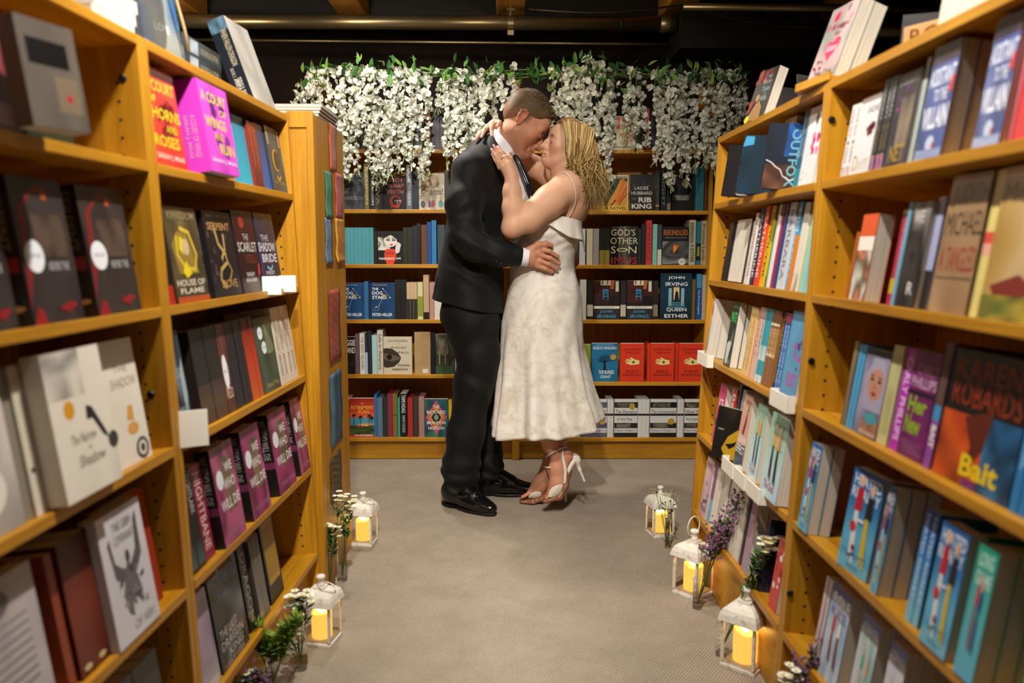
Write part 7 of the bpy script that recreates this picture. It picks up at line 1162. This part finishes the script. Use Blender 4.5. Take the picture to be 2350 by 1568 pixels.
# shoes
def shoe(heel, toe, name, bit):
    heel, toe = np.array(heel), np.array(toe); ax = toe-heel; Ln = np.linalg.norm(ax); ax /= Ln
    T = Matrix([[ax[0], -ax[1], 0, heel[0]], [ax[1], ax[0], 0, heel[1]], [0, 0, 1, 0], [0, 0, 0, 1]])
    d = SDF().frame(T); L_ = Ln
    d.ell((.035, 0, .06), (.045, .036, .052), k=.03); d.ell((.1, 0, .06), (.075, .04, .052), k=.04); d.ell((.17, .003, .04), (.07, .047, .038), k=.03); d.ell((L_-.055, .002, .032), (.06, .038, .026), k=.03)
    d.cap((L_-.05, 0, .026), (L_-.014, 0, .022), .024, .012, k=.02); d.cap((.045, 0, .07), (.05, 0, .11), .034, .034, k=.02)
    d.chain([(.07, 0, .1), (.12, 0, .088), (.17, 0, .068)], [.03, .03, .028], k=.02)
    d.plane((0, 0, .013), (0, 0, -1), k=.004)
    V, Q = d.mesh(.0035); V0 = V; r = child(name, V, Q, M_shoe, man)
    s = SDF().frame(T); s.ell((.04, 0, .008), (.05, .0345, .03), k=.02); s.ell((.165, .003, .008), (.08, .045, .03), k=.03); s.ell((L_-.055, .002, .01), (.06, .034, .03), k=.02); s.ell((.105, 0, .008), (.07, .031, .03), k=.02)
    s.plane((0, 0, .0145), (0, 0, 1), k=.002); s.plane((0, 0, .0005), (0, 0, -1), k=.002); s.cap((.09, -.08, -.012), (.09, .08, -.012), .02, .02, k=.006, op='s')
    V, Q = s.mesh(.004); child('sole', V, Q, M_sole, man)
    # apron seam, strap and metal bit
    if bit:
        tr = man.matrix_world.translation; mb = MB()
        mb.tube([Vector(surf(x, y, V0, .001, 4))-tr for x, y in bit], .0026, 6); mb.build('metal_bit', M_metal, man, smooth=True)
        st = [np.array(surf(x, y, V0, .0008, 4)) for x, y in bit]; strip('strap', [p+np.array((-.002, -.001, .009)) for p in st], [p+np.array((.002, -.001, -.009)) for p in st], .0025, M_shoe, man)
    return r
hl = onfloor(1020, 1156); tl_ = onfloor(1134, 1185); shoe(hl, hl+(tl_-hl)/np.linalg.norm(tl_-hl)*.285, 'shoe', [(1040, 1126), (1047, 1133), (1055, 1139), (1063, 1141), (1072, 1139)])
hl = onfloor(1080, 1128); hl = np.array((-.16, 3.625, 0)); shoe(hl, hl+np.array((.302, -.02, 0)), 'shoe', [(1128, 1108), (1135, 1112), (1142, 1114), (1150, 1113)])
# hair: cropped cap plus short clumps
q0 = SDF().frame(MH, HS)
q0.ell((-.009, 0, .05), (.1015, .0815, .088), k=.01); q0.ell((.055, 0, .062), (.05, .062, .048), k=.03); q0.ell((-.045, 0, .005), (.058, .067, .055), k=.02)
def hline(x): return np.interp(x, [-.13, -.07, -.046, -.038, -.024, -.012, -.004, .008, .02, .045, .062, .08, .12], [-.025, -.045, -.03, .006, .026, .02, -.012, -.012, .02, .04, .066, .088, .1])
def hd(Pt):
    q = local(Pt, MH, HS); ln = q[:, 2]-hline(q[:, 0]); fade = sm(q[:, 2], -.03, .075)
    return .02*sm(-ln, -.004, .012)+.0058*(1-fade)
Vh, Qh = q0.mesh(.0028, hd)
ql = local(Vh, MH, HS); hc = np.array(lin('#4a3a28'))*np.ones((len(Vh), 1)); w_ = sm(ql[:, 2], -.04, .05)[:, None]; hc = np.array(lin('#93694c'))*(1-w_)+np.array(lin('#5a452b'))*w_; hc = hc*RNG.uniform(.75, 1.2, (len(Vh), 1))
M_hair = mat('hair', '#6a5230', .6, 0, .25, src='col')
child('hair', Vh, Qh, M_hair, man, hc)
# tufts
rng = np.random.default_rng(3); tv = []; tf = []; tc_ = []
sel = np.nonzero(ql[:, 2] > hline(ql[:, 0])+.004)[0]
for i in rng.choice(sel, 5200):
    p = ql[i]; nrm = (p-np.array((-.014, 0, .04))); nrm /= np.linalg.norm(nrm)
    dirv = nrm*.5+np.array((.75, rng.normal()*.35, .25+rng.normal()*.2)); dirv /= np.linalg.norm(dirv)
    ln = (.0035+.013*sm(p[2], .04, .12)*rng.random()+.006*sm(p[0], .03, .1)*sm(p[2], .03, .07)); s_ = np.cross(dirv, nrm); s_ /= np.linalg.norm(s_)+1e-9; b = p-nrm*.003; n = len(tv); wd = .0016
    tv += [b-s_*wd, b+s_*wd, b+dirv*ln+nrm*ln*.3, b+nrm*.0016]; tf += [(n, n+1, n+2, n+2), (n, n+2, n+3, n+3), (n+1, n+3, n+2, n+2)]
    c = np.array(lin('#6d5536' if rng.random() < .45 else '#3a2b1b'))*(.7+.6*rng.random()); tc_ += [c]*4
tvw = np.array(tv)*HS@np.array(MH)[:3, :3].T+np.array(MH)[:3, 3]-np.array(man.matrix_world.translation)
me = mkmesh('hair_tuft', tvw, [f[:3] for f in tf], False, np.array(tc_)); mkobj('hair_tuft', me, M_hair, man, kind='stuff')
# ---------------------------------------------------------------- people: the woman
_a, _b = .24, .14
WF = (-math.cos(_a)*math.cos(_b), -math.cos(_a)*math.sin(_b), math.sin(_a)); WS = .885
_t = headmat((0, 0, 0), WF); _n = _t.to_3x3() @ Vector((.135*WS, 0, -.036*WS))
WH = headmat(np.array(P(1239, 334, 3.42))-np.array(_n), WF)
woman = empty('person', Matrix.Translation(onfloor(1260, 1150)), 'person in white midi dress and heels on tiptoe in the embrace', 'person')
bpy.context.view_layer.update()
def woman_upper():
    d = SDF(); head_sdf(d, WH, WS, False); d.frame(Matrix.Identity(4), 1.)
    d.cap(np.array(WH @ Vector((-.03*WS, 0, -.05*WS))), P(1306, 408, 3.455), .048, .056, k=.03)
    d.cap(np.array(WH @ Vector((.03*WS, 0, -.085*WS))), P(1296, 405, 3.455), .035, .05, k=.04)
    # torso
    d.chain(pts([(1312, 420, 3.455), (1293, 470, 3.45), (1268, 530, 3.44), (1252, 590, 3.44)]), [.07, .092, .08, .07], k=.05, ys=1.35)
    d.chain(pts([(1306, 412, 3.455), (1300, 428, 3.33)]), [.055, .052], k=.04); d.chain(pts([(1306, 412, 3.455), (1296, 420, 3.585)]), [.055, .05], k=.04)
    d.ell(P(1322, 455, 3.45), (.05, .13, .085), k=.04)
    for yy in (3.37, 3.51): d.ell(P(1243, 487, yy), (.055, .06, .06), k=.04)
    # left arm: shoulder, elbow, wrist
    d.chain(pts([(1297, 432, 3.325), (1262, 462, 3.275), (1215, 500, 3.235), (1180, 519, 3.215)]), [.062, .06, .054, .042], k=.03)
    d.sph(P(1170, 526, 3.213), .03, k=.03)
    d.chain(pts([(1180, 517, 3.215), (1177, 478, 3.218), (1175, 440, 3.228), (1174, 405, 3.24)]), [.041, .0405, .034, .0255], k=.02)
    d.chain(pts([(1174, 405, 3.24), (1166, 385, 3.248)]), [.0245, .026], k=.015)
    d.chain(pts([(1170, 392, 3.246), (1160, 364, 3.262)]), [.02, .017], k=.015); d.chain(pts([(1166, 392, 3.247), (1147, 372, 3.26)]), [.02, .017], k=.015)
    for q in ([(1165, 371, 3.258), (1152, 350, 3.268), (1142, 337, 3.285)], [(1158, 375, 3.256), (1144, 352, 3.262), (1133, 334, 3.28)], [(1152, 379, 3.255), (1138, 358, 3.261), (1128, 343, 3.277)], [(1147, 384, 3.256), (1137, 367, 3.264), (1130, 354, 3.276)]):
        d.chain(pts(q), [.0088, .0077, .006], k=.0025); d.sph(P(*q[0]), .0098, k=.005)
    d.chain(pts([(1172, 385, 3.252), (1171, 367, 3.265), (1166, 352, 3.285)]), [.013, .0105, .008], k=.008)
    # right arm round his neck
    d.chain(pts([(1294, 418, 3.59), (1268, 412, 3.62), (1228, 384, 3.625), (1185, 352, 3.6), (1155, 312, 3.575)]), [.056, .05, .045, .037, .026], k=.025)
    d.chain(pts([(1155, 312, 3.575), (1140, 293, 3.53), (1135, 286, 3.5)]), [.025, .024, .022], k=.015)
    d.chain(pts([(1135, 288, 3.51), (1122, 292, 3.485)]), [.02, .016], k=.015)
    for q in ([(1137, 282, 3.5), (1147, 280, 3.448), (1141, 290, 3.42)], [(1130, 284, 3.495), (1127, 293, 3.445), (1129, 312, 3.41)], [(1122, 288, 3.49), (1113, 298, 3.435), (1105, 315, 3.395)], [(1118, 292, 3.49), (1103, 306, 3.435), (1091, 322, 3.4)]):
        d.chain(pts(q), [.0098, .0083, .0063], k=.0035)
    return d.mesh(.0025)
V, Q = woman_upper(); VWB = V
# legs and feet
d = SDF()
d.chain(pts([(1250, 585, 3.44), (1250, 640, 3.44)]), [.07, .09], k=.03, ys=1.15)
d.chain(pts([(1250, 690, 3.38), (1245, 830, 3.36), (1254, 985, 3.37), (1266, 1020, 3.375), (1277, 1042, 3.38)]), [.075, .058, .05, .038, .03], k=.02)
d.chain(pts([(1262, 690, 3.5), (1268, 830, 3.5), (1285, 985, 3.52), (1266, 1055, 3.515), (1258, 1080, 3.51)]), [.075, .058, .05, .036, .031], k=.02)
# near foot on tiptoe
d.ell(P(1299, 1046, 3.38), (.032, .028, .03), k=.025); d.chain(pts([(1286, 1042, 3.38), (1277, 1075, 3.372), (1279, 1108, 3.365), (1264, 1136, 3.36)]), [.03, .031, .032, .022], k=.02)
d.cap(P(1297, 1050, 3.38), P(1288, 1115, 3.368), .025, .024, k=.02)
for i in range(5): d.cap(P(1268+2*i, 1132, 3.345+.012*i), P(1254+2*i, 1143, 3.338+.013*i), .0095, .0075, k=.004)
# far foot, nearly flat with the heel up on the stiletto
d.chain(pts([(1258, 1078, 3.51), (1240, 1108, 3.5), (1221, 1132, 3.495)]), [.031, .031, .024], k=.02); d.ell(P(1272, 1086, 3.515), (.03, .027, .03), k=.025); d.cap(P(1270, 1094, 3.515), P(1238, 1126, 3.5), .024, .022, k=.02)
for i in range(5): d.cap(P(1216+3*i, 1132-1*i, 3.47+.013*i), P(1199+3*i, 1141-2*i, 3.468+.013*i), .0095, .0075, k=.004)
V2, Q2 = d.mesh(.0032); VF = V2
cw = face_cols(V, WH, WS, '#d9a888', '#c07a6c', '#d98c74', '#8a6a48', False)
tips = [(1142, 337, 3.283), (1133, 334, 3.278), (1128, 343, 3.275), (1130, 354, 3.274), (1141, 290, 3.42), (1129, 312, 3.41), (1105, 315, 3.395), (1091, 322, 3.4)]
for t in tips:
    w_ = (near(V, np.array(P(*t))+np.array((0, -.006, .003)), .0075) > .35)[:, None]*.85; cw = cw*(1-w_)+np.array(lin('#eccfca'))*w_
for t in tips:
    w_ = .3*near(V, P(*t), .02)[:, None]; cw = cw*(1-w_)+np.array(lin('#d98a78'))*w_
lc = np.tile(np.array(lin('#c88e70')), (len(V2), 1))
for t in ((1308, 1050, 3.38), (1262, 1140, 3.35), (1205, 1138, 3.48)): w_ = .6*near(V2, P(*t), .03)[:, None]; lc = lc*(1-w_)+np.array(lin('#c9684f'))*w_
child('body', np.concatenate([V, V2]), np.concatenate([Q, Q2+len(V)]), M_skinw, woman, np.concatenate([cw, lc]))
# ---- dress
def dressmat():
    m = mat('ivory_lace', '#ddd3c4', .38, 0, .4); b = PB(m)
    tc = N(m, 'ShaderNodeTexCoord'); n = N(m, 'ShaderNodeTexNoise', Scale=9., Detail=5., Roughness=.65, Distortion=1.6); L(m, tc, 'Object', n, 0)
    n2 = N(m, 'ShaderNodeTexVoronoi', Scale=34.); n2.feature = 'SMOOTH_F1'; L(m, tc, 'Object', n2, 0)
    n3 = N(m, 'ShaderNodeTexNoise', Scale=70., Detail=3., Distortion=2.5); L(m, tc, 'Object', n3, 0)
    cr = N(m, 'ShaderNodeValToRGB'); e = cr.color_ramp.elements; e[0].position = .33; e[0].color = (*lin('#d0c3b0'), 1); e[1].position = .56; e[1].color = (*lin('#ece5da'), 1); L(m, n, 0, cr, 0)
    mx = N(m, 'ShaderNodeMixRGB', blend_type='MULTIPLY'); mx.inputs[0].default_value = .15; L(m, cr, 0, mx, 1); L(m, n3, 0, mx, 2)
    br = N(m, 'ShaderNodeBrightContrast', Bright=.06); L(m, mx, 0, br, 0); L(m, br, 0, b, 'Base Color')
    ad = N(m, 'ShaderNodeMath', operation='ADD'); L(m, n3, 0, ad, 0); L(m, n2, 0, ad, 1)
    bp = N(m, 'ShaderNodeBump', Strength=.16, Distance=.003); L(m, ad, 0, bp, 'Height'); L(m, bp, 0, b, 'Normal')
    mr = N(m, 'ShaderNodeMapRange'); mr.inputs['To Min'].default_value = .28; mr.inputs['To Max'].default_value = .6; L(m, n3, 0, mr, 0); L(m, mr, 0, b, 'Roughness'); return m
M_dress = dressmat(); M_satin = clothmat('ivory_satin', '#e2dacd', .4, .1, 300, .1)
YW = 3.44
def dress():
    # rows: (py, left px, right px, half depth along y)
    rows = [(500, 1205, 1334, .152), (530, 1182, 1331, .148), (560, 1175, 1324, .142), (585, 1173, 1318, .138), (600, 1172, 1316, .138), (624, 1172, 1319, .142), (650, 1171, 1326, .15), (680, 1164, 1333, .16), (740, 1153, 1335, .165), (800, 1148, 1338, .168), (860, 1143, 1349, .172), (920, 1137, 1361, .178), (960, 1133, 1370, .184), (992, 1131, 1376, .19)]
    ny = 90; na = 144; py = np.array([r[0] for r in rows]); V = []; t = np.linspace(0, 1, ny)
    yy = 500+(992-500)*t
    for j in range(ny):
        y = yy[j]; l = np.interp(y, py, [r[1] for r in rows]); r_ = np.interp(y, py, [r[2] for r in rows]); dp = np.interp(y, py, [r[3] for r in rows])
        a = P(l, y, YW); b = P(r_, y, YW); cx = (a[0]+b[0])/2; rx = (b[0]-a[0])/2; z = a[2]
        A = np.arange(na)/na*2*np.pi; fl = sm(np.full(1, y), 700, 990)[0]; hp = sm(np.full(1, y), 590, 640)[0]*(1-.6*fl)
        wv = fl*(.011*np.sin(7*A+1.1)+.008*np.sin(11*A+2.3+.9*t[j])+.006*np.sin(17*A+.7))*1.2+.0025*hp*np.sin(9*A+5*t[j]*4)
        wr = .006*np.exp(-((y-560)/38.)**2)*np.sin(z*75+3*np.sin(A*2+1)+A*2)*(np.sin(A+.6) < .6)+.004*np.exp(-((y-545)/30)**2)*np.sin(z*140+4*np.sin(A*3))
        k = 1+wv/.17+wr/.15
        zz = z+fl*.012*np.sin(3*A+.4)+(.055*sm(np.cos(A), .1, 1.)*sm(np.full(1, y), 860, 992)[0])*1.0
        top = sm(np.full(1, y), 560, 500)[0] if y < 560 else 0
        zt = zz+(1-sm(np.full(1, y), 500, 540)[0])*(.11*np.maximum(0, -np.cos(A))**1.2-.022*np.maximum(0, np.cos(A)))
        V.append(np.stack([cx+rx*np.cos(A)*k, YW+dp*np.sin(A)*k, zt], 1))
    V = np.concatenate(V); i, j = np.meshgrid(np.arange(na), np.arange(ny-1)); i = i.ravel(); j = j.ravel(); i2 = (i+1) % na
    return V, np.stack([j*na+i, (j+1)*na+i, (j+1)*na+i2, j*na+i2], 1)
V, Q = dress(); o = child('dress', V, Q, M_dress, woman); s_ = o.modifiers.new('s', 'SOLIDIFY'); s_.thickness = .003; s_.offset = 1
def flounce():
    na, ny = 120, 16; V = []
    for j in range(ny):
        t = j/(ny-1); A = np.arange(na)/na*2*np.pi
        # heights: front high, side mid, back low; longer at the back
        topy = 497-48*np.maximum(0, -np.cos(A))**1.3+13*np.maximum(0, np.cos(A)); ln = 30+14*sm(np.cos(A), -.2, .5)+26*np.exp(-((np.mod(A+np.pi, 2*np.pi)-np.pi+.12)/.22)**2)
        y = topy+ln*t; fx = 1.02+.12*t**1.2+.018*t*np.sin(9*A+.5)+.012*t*np.sin(16*A)
        l = np.interp(topy, [440, 500, 530], [1216, 1211, 1203]); r_ = np.interp(topy, [440, 500, 530], [1334, 1333, 1330])
        pl = np.array([P(l[q], y[q], YW) for q in range(na)]); pr = np.array([P(r_[q], y[q], YW) for q in range(na)])
        cx = (pl[:, 0]+pr[:, 0])/2; rx = (pr[:, 0]-pl[:, 0])/2
        V.append(np.stack([cx+rx*np.cos(A)*fx, YW+.152*np.sin(A)*fx, pl[:, 2]], 1))
    V = np.concatenate(V); i, j = np.meshgrid(np.arange(na), np.arange(ny-1)); i = i.ravel(); j = j.ravel(); i2 = (i+1) % na
    return V, np.stack([j*na+i, (j+1)*na+i, (j+1)*na+i2, j*na+i2], 1)
V, Q = flounce(); o = child('flounce', V, Q, M_satin, woman); s_ = o.modifiers.new('s', 'SOLIDIFY'); s_.thickness = .003; s_.offset = 1
T = woman.matrix_world.translation
mb = MB(); mb.tube([Vector(surf(x, y, VWB, .001))-T for x, y in ((1290, 396), (1297, 396), (1304, 402), (1311, 413), (1317, 426), (1321, 442), (1322, 458), (1319, 473), (1313, 487), (1306, 498))]+[Vector(surf(1303, 503, VWB, -.012))-T], .0024, 6); mb.build('strap', M_satin, woman, smooth=True)
# ring
mb = MB(); rc = Vector(surf(1152, 364, VWB, -.0085))-T
mb.tube([rc+Vector((.0105*math.cos(a)*.75, .0105*math.sin(a), .0105*math.cos(a)*.6)) for a in np.linspace(0, 2*math.pi, 17)], .0011, 5); mb.lathe([(.0001, -.002), (.0028, 0), (.0001, .002)], 6, rc+Vector((0, -.0115, 0))); mb.build('ring', mat('gold', '#d8b060', .2, 1.), woman, smooth=True)
# ---- heels
M_heel = mat('ivory_leather', '#e6ded0', .35); M_tan = mat('tan_sole', '#8a5a3c', .4)
def tubeat(name, q, r, m, n=8):
    mb = MB(); mb.tube([Vector(P(*p))-T for p in q], r, n); return mb.build(name, m, woman, smooth=True)
def foot_strip(name, A, B, th, m): return strip(name, pts(A), pts(B), th, m, woman)
# near shoe
def solid(name, d, res, m): V, Q = d.mesh(res); return child(name, V, Q, m, woman)
d = SDF(); d.chain(pts([(1309, 1056, 3.38), (1304, 1085, 3.374), (1297, 1115, 3.367), (1283, 1138, 3.36), (1250, 1149, 3.352)]), [.012, .0125, .015, .017, .012], k=.012, ys=1.9); d.plane((0, 0, .0035), (0, 0, -1), k=.003); solid('sole', d, .003, M_tan)
d = SDF(); d.chain(pts([(1318, 1049, 3.38), (1324, 1056, 3.38)]), [.016, .016], k=.01); d.chain(pts([(1322, 1052, 3.38), (1330, 1078, 3.381), (1341, 1104, 3.382)]), [.015, .007, .0055], k=.012); solid('stiletto_heel', d, .0022, M_heel)
def sfp(L_, lift=.0035): return [surf(x, y, VF, lift, 4) for x, y in L_]
strip('vamp', sfp([(1294, 1110), (1284, 1112), (1272, 1115), (1262, 1122)], .004), sfp([(1287, 1134), (1277, 1140), (1265, 1143), (1256, 1144)], .004), .005, M_heel, woman)
strip('heel_strap', sfp([(1289, 1030), (1288, 1048), (1291, 1064), (1295, 1080), (1294, 1098), (1293, 1112)]), sfp([(1294, 1030), (1294, 1046), (1298, 1062), (1302, 1078), (1300, 1097), (1299, 1112)]), .004, M_heel, woman)
foot_strip('heel_cup', [(1299, 1082, 3.346), (1307, 1064, 3.35), (1316, 1052, 3.362), (1327, 1048, 3.38)], [(1306, 1090, 3.348), (1313, 1073, 3.352), (1320, 1063, 3.362), (1330, 1056, 3.38)], .005, M_heel)
mb = MB(); mb.tube([Vector(p)-T for p in sfp([(1256, 1046), (1263, 1042), (1272, 1037), (1281, 1032), (1290, 1028), (1296, 1027)], .001)]+[Vector(P(*p))-T for p in ((1303, 1029, 3.385), (1290, 1032, 3.418), (1264, 1043, 3.415), (1253, 1048, 3.385))], .0034, 7); mb.build('ankle_strap', M_heel, woman, smooth=True)
mb = MB(); bq = Vector(surf(1273, 1036, VF, .004, 4))-T; mb.box(bq.x-.004, bq.x+.004, bq.y-.002, bq.y+.001, bq.z-.005, bq.z+.005); mb.build('buckle', M_metal, woman)
# far shoe
d = SDF(); d.chain(pts([(1290, 1104, 3.515), (1266, 1122, 3.508), (1244, 1142, 3.5), (1222, 1149, 3.497), (1198, 1150, 3.497)]), [.011, .012, .015, .016, .012], k=.012, ys=2.2); d.plane((0, 0, .003), (0, 0, -1), k=.003); solid('sole', d, .003, M_tan)
d = SDF(); d.chain(pts([(1290, 1098, 3.515), (1297, 1120, 3.515), (1298, 1151, 3.515)]), [.014, .008, .0055], k=.01); solid('stiletto_heel', d, .0022, M_heel)
strip('vamp', sfp([(1246, 1132), (1237, 1128), (1228, 1128), (1220, 1132)], .004), sfp([(1240, 1142), (1229, 1144), (1217, 1144), (1209, 1143)], .004), .005, M_heel, woman)
mb = MB(); mb.tube([Vector(p)-T for p in sfp([(1246, 1071), (1251, 1072), (1257, 1073), (1262, 1073)], .001)]+[Vector(P(*p))-T for p in ((1276, 1072, 3.52), (1264, 1070, 3.552), (1245, 1070, 3.53))], .0034, 7); mb.build('ankle_strap', M_heel, woman, smooth=True)
# ---- hair: a soft base volume and wavy locks
d = SDF().frame(WH, WS)
d.ell((-.016, 0, .036), (.101, .079, .079), k=.02); d.ell((-.06, 0, -.01), (.05, .07, .075), k=.04)
d.frame(Matrix.Identity(4), 1.); d.chain(pts([(1325, 335, 3.43), (1352, 385, 3.43), (1370, 440, 3.42)]), [.06, .048, .026], k=.04, ys=1.2)
def whd(Pt):
    q = local(Pt, WH, WS); face = sm(q[:, 0], .045, .068)*sm(-q[:, 2], -.075, -.05)+sm(q[:, 0], -.01, .03)*sm(-q[:, 2], .0, .05)
    return .04*np.clip(face, 0, 1)+.004*np.sin(q[:, 1]*110+6*np.sin(q[:, 0]*24))*sm(-q[:, 0], -.05, .05)
V, Q = d.mesh(.0035, whd); base = np.tile(np.array(lin('#6a5632')), (len(V), 1))  # darker than the locks: shade in the gaps is put into the colour
hb = child('hair', V, Q, M_hair, woman, base)
rng = np.random.default_rng(5); mb = MB(); lv = []; 
WHn = np.array(WH); 
def wl(q): return np.array(q)*WS@WHn[:3, :3].T+WHn[:3, 3]
hcols = ['#b8965a', '#d6b878', '#9a7842', '#7e6034', '#caa868', '#5e4624', '#e6cf98']
for i in range(3300):
    u = rng.random(); y0 = rng.normal()*.008; x0 = rng.uniform(-.1, .076)
    r0 = np.array((x0, y0+.004, .139-4.2*max(x0, 0)**2-3.2*max(-x0-.02, 0)**2)); sd = 1 if rng.random() < .7 else -1
    w = rng.uniform(.9, 1.1)
    r1 = np.array((x0*.9-.0, sd*.074*w, .106-2.4*max(x0, 0)**2-1.5*max(-x0-.03, 0)**1.6)); r2 = np.array((x0*.74-.012, sd*.096*w, .025)); r3 = np.array((-.035+x0*.55, sd*.1*w, -.055-.025*u))
    if rng.random() < .55:      # swept back from the hairline
        k_ = rng.random(); wy = rng.uniform(.92, 1.08)
        r0 = np.array((.08-.052*k_, sd*(.008+.066*k_), .112-.125*k_)); r1 = np.array((.028-.028*k_, sd*(.052+.042*k_)*wy, .139-.1*k_)); r2 = np.array((-.058-.012*k_, sd*(.078+.022*k_)*wy, .085-.09*k_)); r3 = np.array((-.115+.02*k_, sd*.085*wy, -.01-.06*k_)); x0 = -.03+.08*k_
    for r_ in (r0, r1, r2): r_[2] *= .86 if r_[2] > 0 else 1
    a, b, c, e = wl(r0), wl(r1), wl(r2), wl(r3)
    yend = YW-.01+(-sd)*.065*w+rng.normal()*.02; fx = (x0+.1)/.176
    f = np.array(P(1375-45*fx+rng.normal()*8, 398+12*rng.normal()+20*fx, yend)); g = np.array(P(1385-50*fx+rng.normal()*12, 455+rng.normal()*16, yend+rng.normal()*.02))
    ctl = [a, b, c, e, f, g] if rng.random() < .86 else [a, b, c, e, np.array(P(rng.uniform(1308, 1345), rng.uniform(380, 425), 3.36 if sd > 0 else 3.5)), np.array(P(rng.uniform(1320, 1372), rng.uniform(405, 470), 3.36 if sd > 0 else 3.5))]
    n = 20; T_ = np.linspace(0, len(ctl)-1, n); C = np.array(ctl); pp = []
    for t in T_:
        k = min(int(t), len(ctl)-2); q = t-k; p0, p1, p2, p3 = C[max(k-1, 0)], C[k], C[k+1], C[min(k+2, len(ctl)-1)]
        pp.append(.5*((2*p1)+(-p0+p2)*q+(2*p0-5*p1+4*p2-p3)*q*q+(-p0+3*p1-3*p2+p3)*q**3))
    pp = np.array(pp); ph = rng.random()*6.28; am = .02*sm(np.linspace(0, 1, n), .35, .85)*rng.uniform(.5, 1.4); ph = .9*ph if rng.random() < .35 else 1.5+5*x0*10+rng.normal()*.5; fr = rng.uniform(11, 14)
    tt = np.linspace(0, 1, n); pp += np.stack([am*np.sin(fr*tt+ph), am*np.cos(fr*tt*.9+ph), .6*am*np.sin(fr*tt*1.1+ph+1)], 1)
    rad = (.0007+.0011*np.sin(np.pi*np.clip(tt*1.05, 0, 1)))*rng.uniform(.6, 1.15); rad[-4:] *= np.array((.8, .6, .4, .12))
    zz_ = rng.random(); dk = hcols[rng.integers(len(hcols))] if (f[2] > 1.42 or zz_ < .5) else hcols[(2, 3, 5)[rng.integers(3)]]
    mb.tube([Vector(p)-T for p in pp], list(rad), 4, dk)
o = mb.build('hair_lock', M_hair, woman, smooth=True, cols=True, kind='stuff')
